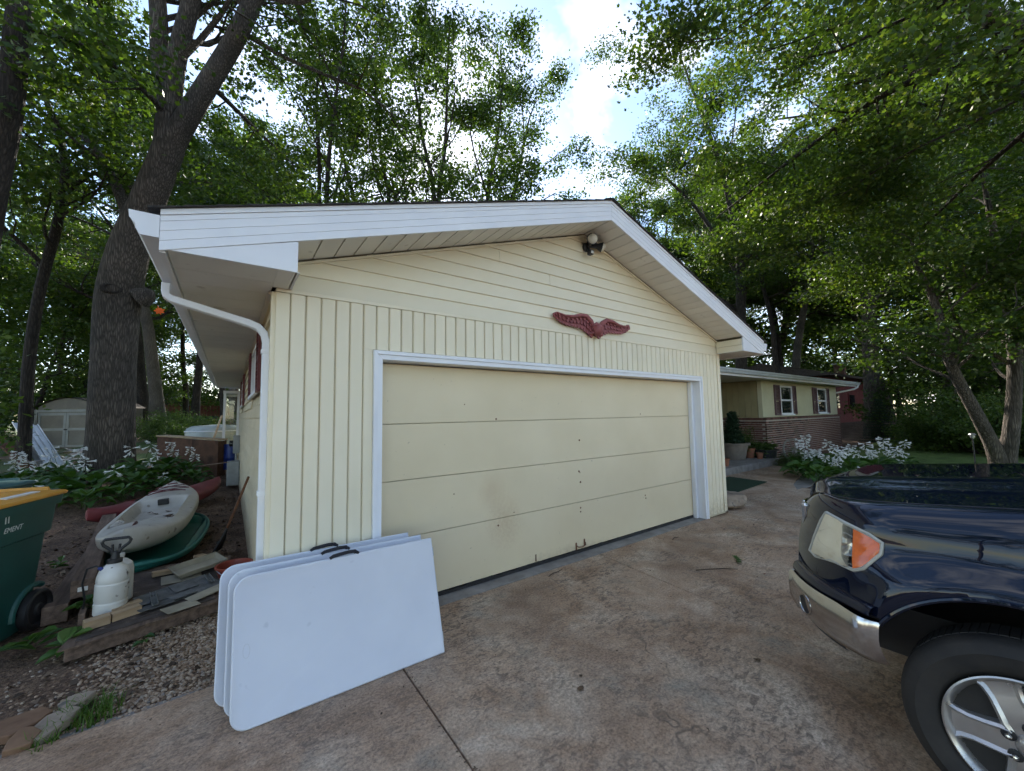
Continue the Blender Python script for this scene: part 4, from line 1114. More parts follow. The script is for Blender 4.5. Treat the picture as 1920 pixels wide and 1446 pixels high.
for mir in (False, True):
    o = body_half(mir).build('fender_and_bonnet', M['paint'], truck, smooth=60, recalc=True)
    bodies.append(o)
    f = (lambda p: (2 * (TX + 1.0) - p[0], p[1], p[2])) if mir else (lambda p: p)
    # arch lip and dark liner
    lip = MB(); lip.tube([f(on_side(HUBU + AR * math.cos(a), HUBZ + 0.035 + AR * math.sin(a), 0.0)) for a in np.linspace(R(14), R(148), 34)], 0.011, 8); lip.build('arch_lip', M['paint'], truck, smooth=True)
    li = MB(); G_ = []
    for a in np.linspace(R(-12), R(158), 26):
        u_, z_ = HUBU + (AR + 0.004) * math.cos(a), HUBZ + 0.035 + (AR + 0.004) * math.sin(a)
        s0 = inset(u_, max(z_, .46)) + 0.012 if z_ > 0.42 else 0.1
        G_.append([f((TX + s_, FY - u_, z_)) for s_ in (s0, s0 + 0.2, 0.62)])
    li.grid(G_); li.build('arch_liner', M['black'], truck, smooth=True)
    # headlamp: recessed reflector bowl, amber marker, clear lens, gasket
    hl = MB(); ring = [f(on_side(u, z, 0.002)) for u, z in LP]
    cen = (sum(p[0] for p in LP) / len(LP), sum(p[1] for p in LP) / len(LP))
    deep = [f(on_side(cen[0] + (u - cen[0]) * .75, cen[1] + (z - cen[1]) * .75, -0.09)) for u, z in LP]
    n = len(LP); hl.add(ring + deep, [(i, (i + 1) % n, n + (i + 1) % n, n + i) for i in range(n)] + [tuple(range(n, 2 * n))])
    lamp = hl.build('headlight', M['reflector'], truck, smooth=20)
    for (u, z, r_) in ((0.205, 0.955, 0.046), (0.285, 0.955, 0.055)):
        c = Vector(f(on_side(u, z, -0.082))); dr = Vector(f(on_side(u, z, 0.1))) - c
        MB().lathe([(0.0, 0.0), (r_ * .35, 0.004), (r_ * .8, 0.03), (r_, 0.05), (r_ * 1.06, 0.05), (r_ * 1.06, 0.0)], 18, Matrix.Translation(c) @ dr.to_track_quat('Z', 'Y').to_matrix().to_4x4()).build('lamp_bowl', M['chrome'], lamp, smooth=30)
    MB().tube(ring + [ring[0]], 0.010, 6, cap=False).build('gasket', M['lampgasket'], lamp, smooth=True)
    G_ = []
    for k in range(13):                                   # clear part of the lens, ahead of the amber marker
        t = k / 12
        ut, ub = 0.206 + (0.345 - 0.206) * t, 0.122 + (0.325 - 0.122) * t
        def zed(u, topside):
            hits = []
            for i in range(n):
                (x1, y1), (x2, y2) = LP[i], LP[(i + 1) % n]
                if (x1 - u) * (x2 - u) <= 0 and abs(x1 - x2) > 1e-6: hits.append(y1 + (y2 - y1) * (u - x1) / (x2 - x1))
            return (max(hits) if topside else min(hits)) if hits else 1.0
        zt_, zb_ = zed(ut, True), zed(ub, False)
        G_.append([f(on_side(ub + (ut - ub) * q_, zb_ + (zt_ - zb_) * q_, 0.008 + 0.012 * math.sin(math.pi * q_))) for q_ in np.linspace(0, 1, 9)])
    MB().grid(G_).build('lens', M['lens'], lamp, smooth=True)
    G_ = []
    for k in range(9):
        t = k / 8; u = 0.342 + (0.446 - 0.342) * t
        zt_, zb_ = zed(u, True) - 0.006, zed(u, False) + 0.006
        G_.append([f(on_side(u, zb_ + (zt_ - zb_) * q_, 0.006 + 0.008 * math.sin(math.pi * q_))) for q_ in np.linspace(0, 1, 7)])
    MB().grid(G_).build('amber_marker', M['amber'], lamp, smooth=True)
    # painted bumper cap below the lamp, chrome bumper, black lower valance
    G_ = []
    for u in np.linspace(0.0, 0.43, 26):
        G_.append([f((TX + inset(u, 0.72) - off, FY - u + offy, z)) for off, offy, z in ((0.0, 0.0, 0.74), (0.018, 0.012, 0.735), (0.03, 0.02, 0.715), (0.03, 0.02, 0.697), (0.01, 0.01, 0.69))])
    MB().grid(G_).build('bumper_cap', M['paint'], truck, smooth=60)
    G_ = []
    for u in np.linspace(-0.01, 0.465, 34):
        w_ = 0.69 - 0.012 * sstep(0.25, .46, u); zb_ = 0.455 + 0.02 * sstep(0.25, .46, u); e = 0.035
        prof = [(0.0, w_), (e * 0.8, w_ - 0.004), (e, w_ - 0.02), (e * 1.1, w_ - 0.08), (e, zb_ + 0.09), (e * 0.55, zb_ + 0.04), (0.0, zb_ + 0.01), (-0.03, zb_)]
        G_.append([f((TX + inset(max(u, 0), 0.6) - off, FY - u + off * .8, z)) for off, z in prof])
    bu = MB().grid(G_).build('bumper', M['chrome'], truck, smooth=50)
    c = Vector(f((TX + inset(0.12, .6) - 0.040, FY - 0.12 + 0.030, 0.575))); dr = Vector((-0.8 if not mir else 0.8, 0.75, -0.05))
    T = Matrix.Translation(c) @ dr.to_track_quat('Z', 'Y').to_matrix().to_4x4()
    fg = MB().lathe([(0.054, -0.006), (0.054, 0.002), (0.046, 0.003), (0.044, -0.004), (0.054, -0.006)], 22, T).build('fog_lamp', M['chrome'], bu, smooth=40)
    MB().lathe([(0.0, -0.003), (0.046, -0.002)], 22, T).build('fog_lens', M['black'], bu)
    G_ = []
    for u in np.linspace(-0.01, 0.27, 24):
        G_.append([f((TX + inset(max(u, 0), 0.6) + off, FY - u + 0.01, z)) for off, z in ((0.02, 0.47), (0.06, 0.45), (0.085, 0.41), (0.14, 0.385))])
    MB().grid(G_).build('valance', M['black'], truck, smooth=50)
for mir in (False, True):          # shut lines between bonnet and wing, and along the bumper
    f = (lambda p: (2 * (TX + 1.0) - p[0], p[1], p[2])) if mir else (lambda p: p)
    MB().tube([f((TX + inset(u, 1.02) + 0.118, FY - u, top_z(u) - 0.0012)) for u in np.linspace(0.06, 1.95, 40)], 0.0032, 5).build('shut_line', M['black'], truck)
cx_ = TX + 1.0
# nose: grille between the lamps, centre of bumper
gr = MB().box(cx_ - 0.575, cx_ + 0.575, FY - 0.06, FY - 0.012, 0.75, 1.08).build('grille', M['chrome'], truck, bevel=0.02)
for k in range(3): MB().box(cx_ - 0.49, cx_ + 0.49, FY - 0.0115, FY + 0.008, 0.79 + k * 0.105, 0.87 + k * 0.105).build('grille_bar', M['chrome'], gr, bevel=0.015)
MB().box(cx_ - 0.66, cx_ + 0.66, FY - 0.03, FY + 0.024, 0.46, 0.69).build('bumper_centre', M['chrome'], truck, bevel=0.025, seg=3)
MB().box(cx_ - 0.55, cx_ + 0.55, FY - 0.3, FY - 0.06, 0.36, 1.08).build('radiator_support', M['black'], truck)
MB().box(cx_ - 0.60, cx_ + 0.60, FY - 5.6, FY - 0.31, 0.38, 0.62).build('chassis', M['black'], truck)
# cab, doors, windows, bed (beyond the frame, built as they stand)
def loft_box(name, prof, x_in, mat, par, bev=0.05):
    mb = MB(); mb.extrude([(TX + x_in, FY - u, z) for u, z in prof], (2 - 2 * x_in, 0, 0)); return mb.build(name, mat, par, bevel=bev, seg=3, smooth=40)
loft_box('cab_body', [(1.45, 0.46), (1.45, 1.20), (1.92, 1.27), (3.85, 1.25), (3.85, 0.46)], 0.03, M['paint'], truck)
loft_box('cab_roof', [(2.02, 1.26), (2.72, 1.90), (3.55, 1.92), (3.83, 1.26)], 0.17, M['paint'], truck, 0.06)
MB().extrude([(TX + 0.30, FY - 2.06, 1.31), (TX + 1.70, FY - 2.06, 1.31), (TX + 1.62, FY - 2.62, 1.83), (TX + 0.38, FY - 2.62, 1.83)], (0, 0.035, 0.03)).build('windscreen', M['darkglass'], truck)
loft_box('bed', [(3.90, 0.5), (3.90, 1.27), (5.75, 1.27), (5.75, 0.5)], 0.03, M['paint'], truck)
for sx in (0.155, 1.838):
    MB().extrude([(TX + sx, FY - 2.25, 1.32), (TX + sx, FY - 2.74, 1.80), (TX + sx, FY - 3.40, 1.82), (TX + sx, FY - 3.62, 1.32)], (0.008, 0, 0)).build('side_window', M['darkglass'], truck)
for sx in (0.02, 1.972):
    dr = MB().box(TX + sx, TX + sx + 0.008, FY - 3.2, FY - 2.05, 0.52, 1.22).build('door', M['paint'], truck, bevel=0.003)
    MB().box(TX + sx - 0.012, TX + sx + 0.02, FY - 3.1, FY - 2.92, 1.06, 1.10).build('handle', M['chrome'], dr, bevel=0.006)

def make_wheel(hx, hu, side):
    T = Matrix.Translation((hx, FY - hu, HUBZ)) @ Matrix.Rotation(R(-90 * side), 4, 'Y')   # local z points outwards
    T = T @ Matrix.Diagonal((0.965, 0.965, 1, 1))
    r_o = 0.385
    wh = MB().lathe([(0.245, -0.20), (0.30, -0.225), (0.355, -0.215), (r_o - 0.006, -0.18), (r_o, -0.13), (r_o, -0.07), (r_o - 0.004, -0.03), (r_o - 0.022, -0.004), (0.335, 0.010), (0.33, 0.013), (0.325, 0.011), (0.30, 0.010), (0.268, 0.0), (0.252, -0.012), (0.246, -0.03)], 72, T).build('wheel', M['tyre'], truck, smooth=50)
    tr = MB()                                                     # tread blocks on the shoulder
    for i in range(84):
        a = 2 * math.pi * i / 84
        Rm = T @ Matrix.Rotation(a, 4, 'Z')
        tr.add([Rm @ Vector(p) for p in ((r_o - .002, -0.012, -0.19), (r_o - .002, 0.012, -0.19), (r_o - .003, 0.014, -0.060), (r_o - .003, -0.010, -0.060), (r_o + .003, -0.012, -0.18), (r_o + .003, 0.012, -0.18), (r_o + .002, 0.014, -0.064), (r_o + .002, -0.010, -0.064))],
               [(4, 5, 6, 7), (0, 4, 7, 3), (1, 2, 6, 5), (2, 3, 7, 6), (0, 1, 5, 4)])
    tr.build('tread', M['tyre'], wh)
    MB().lathe([(0.225, -0.19), (0.228, -0.06), (0.236, -0.012), (0.246, -0.002), (0.250, 0.004), (0.244, 0.007), (0.238, 0.001), (0.224, -0.016), (0.212, -0.05), (0.205, -0.19)], 72, T).build('rim', M['wheel_metal'], wh, smooth=40)
    MB().lathe([(0.0, -0.15), (0.226, -0.15)], 40, T).build('brake_backing', M['cavity'], wh)  # disc behind the spokes, its colour painted as deep shade
    for k in range(5):                                            # five broad spokes, dished, with raised flanks
        Rm = T @ Matrix.Rotation(2 * math.pi * k / 5 + R(23), 4, 'Z')
        sp = MB(); G_ = []
        for r_, hw_, zt in ((0.055, 0.052, 0.004), (0.085, 0.058, 0.006), (0.12, 0.054, 0.002), (0.17, 0.052, -0.006), (0.205, 0.060, -0.012), (0.232, 0.078, -0.010)):
            G_.append([Rm @ Vector((r_, y_ * hw_, z_)) for y_, z_ in ((-1.12, zt - 0.055), (-1.0, zt - 0.006), (-0.82, zt + 0.002), (-0.6, zt - 0.008), (0.6, zt - 0.008), (0.82, zt + 0.002), (1.0, zt - 0.006), (1.12, zt - 0.055))])
        sp.grid(G_); sp.build('spoke', M['wheel_metal'], wh, smooth=32)
    MB().lathe([(0.098, -0.05), (0.096, -0.012), (0.088, -0.004), (0.055, -0.002), (0.046, 0.012), (0.038, 0.018), (0.0, 0.020)], 40, T).build('hub', M['wheel_metal'], wh, smooth=40)
    for k in range(6):
        a = 2 * math.pi * k / 6 + R(10); c = T @ Matrix.Translation((0.072 * math.cos(a), 0.072 * math.sin(a), 0.0))
        MB().lathe([(0.021, -0.004), (0.021, 0.0035), (0.016, 0.0045), (0.0, 0.0025)], 16, c).build('lug_recess', M['black'], wh, smooth=40)
        MB().lathe([(0.0105, 0.003), (0.0105, 0.018), (0.007, 0.024), (0.0, 0.026)], 6, c).build('lug_nut', M['chrome'], wh)
for hx, side in ((TX + 0.005, 1), (TX + 1.995, -1)):
    make_wheel(hx, HUBU, side); make_wheel(hx, HUBU + 3.68, side)
# ------------------------------------------------------------------ clutter left of the garage
# wheeled refuse carts
M['cart'] = pm('green_cart_plastic', [(0.006, 0.058, 0.050, 1), (0.011, 0.080, 0.068, 1)], scale=3, rough=0.42, rough2=0.55, bump=0.12, bscale=90, bdist=0.002, speck=(6, 0.70, (0.03, 0.07, 0.06, 1)))
M['lid_y'] = pm('yellow_lid_plastic', [(0.58, 0.25, 0.025, 1), (0.68, 0.33, 0.05, 1)], scale=4, rough=0.42, bump=0.1, bscale=60, speck=(9, 0.68, (0.40, 0.2, 0.05, 1)))
M['lid_g'] = pm('teal_lid_plastic', [(0.012, 0.06, 0.062, 1), (0.035, 0.11, 0.11, 1)], scale=4, rough=0.4, bump=0.1)
M['label'] = pm('printed_label', [(0.62, 0.60, 0.56, 1), (0.72, 0.70, 0.66, 1)], scale=6, rough=0.6, bump=0.0)
M['print'] = pm('white_print', [(0.62, 0.65, 0.63, 1), (0.7, 0.72, 0.7, 1)], scale=6, rough=0.6, bump=0.0)
def cart(label, lidmat, loc, ang, text):
    """local frame: u runs from the nose to the axle side, w across, built at the origin"""
    t = thing('refuse_cart', label, 'trash cart', (0, 0, 0), 'refuse carts by the side yard')
    D, W_, H = 0.78, 0.60, 1.04
    def ring(z, e, r_=0.07):
        k = z / H
        d0, d1 = 0.10 - 0.10 * k - e, D - 0.13 + 0.09 * k + e
        w_ = W_ / 2 - 0.055 * (1 - k) + e
        P = []
        for cx, cw, a0 in ((d1 - r_, w_ - r_, 0), (d0 + r_, w_ - r_, 90), (d0 + r_, -w_ + r_, 180), (d1 - r_, -w_ + r_, 270)):
            P += [(cx + r_ * math.cos(R(a0 + 22.5 * i)), cw + r_ * math.sin(R(a0 + 22.5 * i)), z) for i in range(5)]
        return P
    lv = [(0.03, 0), (0.05, 0.006), (0.28, 0.0), (0.74, 0.0), (0.755, 0.022), (0.90, 0.024), (0.965, 0.024), (0.97, 0.045), (H - 0.004, 0.047), (H, 0.042)]
    mb = MB(); G_ = [ring(z, e) for z, e in lv]; mb.grid(G_, wrap=True)
    mb.add(ring(0.03, 0), [tuple(reversed(range(20)))])
    mb.add(ring(H, 0.042), [tuple(range(20))])
    mb.build('body', M['cart'], t, smooth=28)
    # lid: shallow dome with a raised rim and a hinge bar at the axle side
    lm = MB(); L_ = [(H + 0.003, 0.056, 0.08), (H + 0.018, 0.058, 0.08), (H + 0.028, 0.048, 0.08), (H + 0.032, 0.0, 0.09), (H + 0.046, -0.04, 0.10), (H + 0.054, -0.12, 0.10)]
    lm.grid([[(p[0] + 0.03, p[1], z) for p in [(q_[0], q_[1]) for q_ in ring(H, e, r_)]] for z, e, r_ in L_], wrap=True)
    lm.add([(p[0] + 0.03, p[1], H + 0.054) for p in ring(H, -0.12, 0.10)], [tuple(range(20))])
    lm.add([(p[0] + 0.03, p[1], H + 0.003) for p in ring(H, 0.056, 0.08)], [tuple(reversed(range(20)))])
    lid = lm.build('lid', lidmat, t, smooth=28)
    for k in range(4):
        lw = MB(); lw.box(0.70 + 0.03 * k, 0.722 + 0.03 * k, -0.27 + 0.02 * k, 0.27 - 0.02 * k, H + 0.030, H + 0.046 + 0.004 * k); lw.build('rib', lidmat, lid, bevel=0.006)
    MB().tube([(D + 0.09, -0.24, H + 0.01), (D + 0.09, 0.24, H + 0.01)], 0.018, 10).build('handle', M['cart'], t, smooth=50)
    for s in (-0.24, 0.0, 0.24): MB().box(D - 0.02, D + 0.085, s - 0.02, s + 0.02, H - 0.02, H + 0.02).build('hinge_arm', M['cart'], t, bevel=0.006)
    for s in (-1, 1):
        T = Matrix.Translation((D - 0.17, s * 0.30, 0.15)) @ Matrix.Rotation(R(-90 * s), 4, 'X') @ Matrix.Diagonal((1.2, 1.2, 1.2, 1))
        wl = MB().lathe([(0.0, 0.010), (0.03, 0.016), (0.04, 0.006), (0.09, 0.0), (0.096, 0.014), (0.11, 0.018), (0.124, 0.010), (0.125, -0.03), (0.11, -0.045), (0.0, -0.045)], 30, T).build('wheel', M['black'], t, smooth=30)
        fl = MB(); fl.tube([(D - 0.17 + 0.19 * math.cos(a), s * 0.262, 0.15 + 0.19 * math.sin(a)) for a in np.linspace(R(60), R(185), 12)], 0.022, 8); fl.build('wheel_fairing', M['cart'], t, smooth=40)
    MB().tube([(D - 0.17, -0.28, 0.15), (D - 0.17, 0.28, 0.15)], 0.012, 8).build('axle', M['steel'], t)
    if text:
        MB().box(0.28, 0.60, -0.275, -0.20, H + 0.033, H + 0.0505).build('sticker', M['label'], lid)
        for wd, size, (u, z), shear in text:
            cu = bpy.data.curves.new('lettering', 'FONT'); cu.body = wd; cu.size = size; cu.align_x = 'RIGHT'; cu.shear = shear; cu.extrude = 0.0006
            o = bpy.data.objects.new('lettering', cu); COL.objects.link(o)
            dg = bpy.context.evaluated_depsgraph_get(); me = bpy.data.meshes.new_from_object(o.evaluated_get(dg)); bpy.data.objects.remove(o)
            me.name = 'lettering'
            # stand the letters on the visible flank (w = -W/2), reading along +u
            k = z / H; wq = -(W_ / 2 - 0.055 * (1 - k)) - 0.026
            me.transform(Matrix.Translation((u, wq, z)) @ Matrix.Rotation(R(90), 4, 'X'))
            put('lettering', me, M['print'], t)
    t.location = loc; t.rotation_euler = (0, 0, ang)
    return t
A_ = math.atan2(0.53, 0.15)          # heading of the visible flank
def cart_loc(rim_end):               # the lower (w<0) rear rim corner goes to this ground point
    D = 0.74; off = Matrix.Rotation(A_, 2) @ Vector((D, -0.30)); return (rim_end[0] - off.x, rim_end[1] - off.y, -0.01)
cart('dark green refuse cart with orange lid and white lettering', M['lid_y'], cart_loc((-1.43, 1.80)), A_, [('ll', 0.115, (0.255, 0.915), 0.0), ('EMENT', 0.052, (0.375, 0.845), 0.3)])
cart('green refuse cart with dark teal lid behind the orange-lidded one', M['lid_g'], (cart_loc((-1.43, 1.80))[0] - 0.40, cart_loc((-1.43, 1.80))[1] + 0.90, 0.0), A_ + 0.03, None)

# kayaks
M['kayak'] = pm('cream_kayak_plastic', [(0.40, 0.37, 0.32, 1), (0.55, 0.525, 0.47, 1)], scale=3.2, rough=0.5, bump=0.12, bscale=50, speck=(7, 0.66, (0.24, 0.20, 0.16, 1)))
M['kayak_red'] = pm('red_kayak_plastic', [(0.15, 0.022, 0.028, 1), (0.24, 0.05, 0.055, 1)], scale=3, rough=0.5, bump=0.1, speck=(8, 0.68, (0.10, 0.05, 0.045, 1)))
M['teal'] = pm('teal_plastic', [(0.012, 0.13, 0.11, 1), (0.025, 0.19, 0.155, 1)], scale=3, rough=0.45, bump=0.1, speck=(8, 0.7, (0.02, 0.07, 0.06, 1)))
M['leafdead'] = pm('dead_leaf', [(0.05, 0.028, 0.015, 1), (0.14, 0.085, 0.045, 1)], scale=9, rough=0.85, bump=0.3, vary=0.35)
def hull(L_, Wm, Hd, Hk, mat, name, t, cockpit=None, power=2.4, nu=40, nv=17, rocker=0.10):
    """boat along local y, deck up; cockpit (y0,y1,half-width,depth) is pressed into the deck"""
    deck = []; keel = []
    for i in range(nu):
        s = -1 + 2 * i / (nu - 1); s = max(-0.999, min(0.999, s))
        hw_ = Wm / 2 * (1 - abs(s) ** power) ** 0.62
        y = s * L_ / 2; rk = rocker * abs(s) ** 3
        rd, rk_ = [], []
        for j in range(nv):
            q_ = -1 + 2 * j / (nv - 1)
            x = hw_ * math.sin(q_ * math.pi / 2); e = math.sqrt(max(0, 1 - (x / max(hw_, 1e-4)) ** 2))
            zd = Hk + rk + Hd * (0.35 + 0.65 * e)
            if cockpit:
                y0, y1, cw, dep = cockpit
                a = sstep(0, 0.10, y - y0) * sstep(0, 0.14, y1 - y) * sstep(cw + 0.03, cw - 0.035, abs(x))
                zd -= dep * a
                zd += 0.018 * math.exp(-((abs(x) - cw - 0.03) / 0.02) ** 2) * sstep(-0.04, 0.05, y - y0) * sstep(-0.04, 0.05, y1 - y)
            rd.append((x, y, zd))
            zk = Hk + rk + Hd * 0.35 - (Hk + Hd * .2) * e ** 0.7 * (1 - 0.5 * abs(s) ** 4)
            rk_.append((x, y, zk))
        deck.append(rd); keel.append(rk_)
    mb = MB(); mb.grid(deck); mb.grid(keel)
    for rw in (0, nu - 1):
        r1, r2 = deck[rw], keel[rw]
        mb.grid([r1, r2])
    return mb.build(name, mat, t, smooth=38, merge=0.001)
def place(t, loc, rot): t.location = loc; t.rotation_euler = rot
ky = thing('kayak', 'cream sit-on-top kayak with leaves in its cockpit', 'kayak')
kh = hull(3.0, 0.82, 0.15, 0.20, M['kayak'], 'hull', ky, cockpit=(-0.85, 0.62, 0.26, 0.15), power=3.0, nu=70, nv=41)
gr_ = MB(); gr_.tube([(0.0, -1.16, 0.366), (0.0, -1.16, 0.385), (0.0, -1.02, 0.395), (0.0, -1.02, 0.372)], 0.014, 8); gr_.build('carry_handle', M['maroon'], ky, smooth=True)
gr_ = MB(); gr_.tube([(-0.06, 1.33, 0.40), (-0.05, 1.33, 0.42), (0.05, 1.33, 0.42), (0.06, 1.33, 0.40)], 0.014, 8); gr_.build('carry_handle', M['maroon'], ky, smooth=True)
for k, (x0, y0, x1, y1) in enumerate([(-0.22, 0.78, 0.24, 1.00), (0.22, 0.78, -0.24, 1.00), (-0.24, 1.0, 0.19, 1.22), (0.24, 1.0, -0.19, 1.22), (-0.22, 0.78, 0.22, 0.80)]):
    MB().tube([(x0 + (x1 - x0) * t_, y0 + (y1 - y0) * t_, 0.345 + 0.055 * (1 - (abs(x0 + (x1 - x0) * t_) / 0.33) ** 2) + 0.035 * abs((y0 + (y1 - y0) * t_) / 1.5) ** 3) for t_ in np.linspace(0, 1, 9)], 0.006, 6).build('deck_cord', M['maroon'], ky, smooth=True)
M['sticker'] = pm('red_sticker', [(0.5, 0.05, 0.05, 1), (0.6, 0.1, 0.1, 1)], scale=5, rough=0.5, bump=0)
for s in (-1, 1):
    MB().lathe([(0.0, 0.006), (0.05, 0.005), (0.052, 0.0)], 16, Matrix.Translation((s * 0.30, 0.60, 0.315)) @ Matrix.Rotation(s * 0.45, 4, 'Y') @ Matrix.Diagonal((0.6, 1.5, 1, 1))).build('emblem', M['sticker'], ky)
for i in range(4):
    MB().tube([(-0.27, -0.72 + 0.07 * i, 0.325), (-0.235, -0.72 + 0.07 * i, 0.335), (-0.205, -0.72 + 0.07 * i, 0.31)], 0.016, 8).build('foot_rest', M['kayak'], ky, smooth=True)
MB().box(-0.06, 0.06, 0.50, 0.56, 0.26, 0.34).build('hatch_catch', M['black'], ky, bevel=0.01)
st = MB(); st.grid([[(x, -0.52 + 0.05 * (1 - abs(k - 3) / 3), 0.215 + 0.028 * k - 0.03 * (x / 0.2) ** 2) for x in np.linspace(-0.19, 0.19, 9)] for k in range(4)]); st.build('seat_back', M['kayak'], ky, smooth=True)
place(ky, (-0.99, 3.86, 0.15), (R(1.8), R(-4), R(-2.5)))
kr = thing('kayak', 'faded red kayak lying beneath the cream one', 'kayak')
hull(2.85, 0.62, 0.12, 0.16, M['kayak_red'], 'hull', kr, cockpit=(-0.55, 0.35, 0.20, 0.10), nu=60, nv=31)
rim_ = MB(); rim_.tube([(0.22 * math.sin(a), -0.10 + 0.48 * math.cos(a), 0.285 - 0.03 * abs(math.sin(a))) for a in np.linspace(0, 2 * math.pi, 33)], 0.014, 6, cap=False); rim_.build('cockpit_rim', M['black'], kr, smooth=True)
place(kr, (-1.12, 5.95, 0.06), (0, R(4), R(-30)))
tl_ = thing('plastic_boat', 'teal plastic boat hull under the cream kayak', 'boat')
hull(2.55, 0.92, 0.05, 0.10, M['teal'], 'hull', tl_, cockpit=(-1.05, 1.05, 0.34, 0.07), power=3.2, nu=50, nv=35, rocker=0.05)
tr_ = MB(); tr_.tube([(0.45 * math.copysign(abs(math.sin(a)) ** .8, math.sin(a)), 1.25 * math.copysign(abs(math.cos(a)) ** .8, math.cos(a)), 0.135 + 0.05 * abs(math.cos(a)) ** 4) for a in np.linspace(0, 2 * math.pi, 61)], 0.022, 8, cap=False); tr_.build('gunwale', M['teal'], tl_, smooth=True)
place(tl_, (-0.93, 3.55, 0.0), (0, 0, R(-5)))
def leaf_poly(sz, kind=0):
    if kind == 0: base = [(0, -1), (0.45, -0.55), (0.6, 0.0), (0.35, 0.6), (0, 1), (-0.38, 0.55), (-0.58, -0.05), (-0.42, -0.6)]
    else: base = [(0, -0.9), (0.15, -0.45), (0.75, -0.55), (0.55, -0.15), (1.0, 0.15), (0.5, 0.25), (0.45, 0.6), (0.2, 0.45), (0, 1.05), (-0.2, 0.45), (-0.45, 0.6), (-0.5, 0.25), (-1.0, 0.15), (-0.55, -0.15), (-0.75, -0.55), (-0.15, -0.45)]
    return [(a * sz, b_ * sz) for a, b_ in base]
def single_leaf(name, label, loc, sz, rot, mat, kind=1, curl=0.3, cat='leaf', group=None):
    P = leaf_poly(sz, kind); mb = MB()
    V = [(0, 0, 0)] + [(a, b_, curl * (a * a + b_ * b_) / sz * (1 if i % 2 else .6)) for i, (a, b_) in enumerate(P)]
    n = len(P); mb.add(V, [(0, i + 1, (i + 1) % n + 1) for i in range(n)])
    o = mb.build(name, mat, recalc=False); o.location = loc; o.rotation_euler = rot
    return tag(o, label, cat, group)
random.seed(11)
for i, (x, y, z, s) in enumerate([(0.10, 0.05, .0, .075), (0.14, -0.02, .0, .06), (0.02, -0.10, .005, .07), (-0.02, -0.28, .0, .08), (0.06, -0.3, 0.0, .06), (-0.05, 0.25, .0, .06), (0.08, 0.30, .0, .045), (0.17, -0.12, .0, .05), (-0.12, 0.35, 0, .05)]):
    single_leaf('fallen_leaf', 'dead brown leaf lying in the cream kayak cockpit', (-0.985 + x, 3.80 + y, 0.345 + 0.06 * y + abs(x) * .04), s, (random.uniform(-.3, .3), random.uniform(-.3, .3), random.uniform(0, 6)), M['leafdead'], i % 2, 0.35, group='dead leaves in the kayak')
M['leaforange'] = pm('orange_leaf', [(0.72, 0.10, 0.012, 1), (0.8, 0.16, 0.02, 1)], scale=12, rough=0.6, bump=0.1)
single_leaf('maple_leaf', 'bright orange maple leaf caught beside the gutter', (-0.70, 0.62, 2.46), 0.038, (R(70), R(10), R(160)), M['leaforange'], 1, 0.2)

# timbers
def timber(label, p0, p1, w_, h_, mat=None, name='timber', cat='timber', group=None, bev=0.008):
    p0, p1 = Vector(p0), Vector(p1); d = p1 - p0
    mb = MB(); n = 6; L_ = d.length
    mb.box(-w_ / 2, w_ / 2, 0, L_, 0, h_)
    me = mb.mesh(name, bevel=bev); o = put(name, me, mat or M['wood_old'])
    o.location = p0; o.rotation_euler = d.to_track_quat('Y', 'Z').to_euler()
    return tag(o, label, cat, group)
tb = timber('upper brown timber beam with a white tag on its end', (-1.225, 1.72, 0.15), (-1.60, 4.75, 0.17), 0.145, 0.145)
timber('lower brown timber beam propping up the tagged one', (-1.37, 1.68, -0.01), (-1.52, 3.9, 0.0), 0.15, 0.145)
timber('short board leaning against the brown timbers', (-1.14, 1.30, 0.02), (-1.30, 2.75, 0.06), 0.04, 0.13)
o = MB().box(-0.03, 0.03, -0.006, -0.0015, 0.05, 0.085).build('price_tag', M['label']); tag(o, 'small white tag on the end of the upper timber', 'tag')
o.location = tb.location; o.rotation_euler = tb.rotation_euler

# low deck of old boards under roofing felt
pal = thing('wooden_platform', 'low rotten wooden platform covered with roofing felt', 'platform', (-0.75, 1.5, 0))
M['felt'] = pm('old_roofing_felt', [(0.040, 0.030, 0.026, 1), (0.095, 0.072, 0.06, 1)], scale=5, rough=0.95, bump=0.8, bscale=45, bdist=0.01, speck=(10, 0.62, (0.15, 0.115, 0.095, 1)))
def quad_slab(P, z0, z1, jag, seed):
    """flat slab with ragged edges"""
    rn = random.Random(seed); out = []
    n = len(P)
    for i in range(n):
        a, b_ = Vector(P[i]), Vector(P[(i + 1) % n]); k = max(2, int((b_ - a).length / 0.09))
        for j in range(k):
            p = a.lerp(b_, j / k); out.append((p.x + rn.uniform(-jag, jag), p.y + rn.uniform(-jag, jag)))
    mb = MB(); mb.extrude([(x, y, z0) for x, y in out], (0, 0, z1 - z0)); return mb
PQ = [(-1.14, 0.80), (-0.26, 1.05), (-0.20, 2.35), (-1.02, 2.45)]
MB().extrude([(-1.12, 0.83, 0), (-0.27, 1.075, 0), (-0.28, 1.115, 0), (-1.13, 0.87, 0)], (0, 0, 0.088)).build('front_board', M['wood_old'], pal, bevel=0.006)
for k in range(3):
    y0 = 1.25 + 0.4 * k
    MB().extrude([(-1.10, y0 - .1, 0.0), (-0.26, y0 + 0.12, 0.0), (-0.26, y0 + 0.21, 0.0), (-1.10, y0, 0.0)], (0, 0, 0.07)).build('joist', M['wood_old'], pal)
quad_slab(PQ, 0.089, 0.100, 0.012, 1).build('deck_sheet', M['wood_old'], pal)
quad_slab([(-1.10, 0.87), (-0.30, 1.10), (-0.24, 2.2), (-1.0, 2.3)], 0.1005, 0.108, 0.018, 2).build('felt', M['felt'], pal)
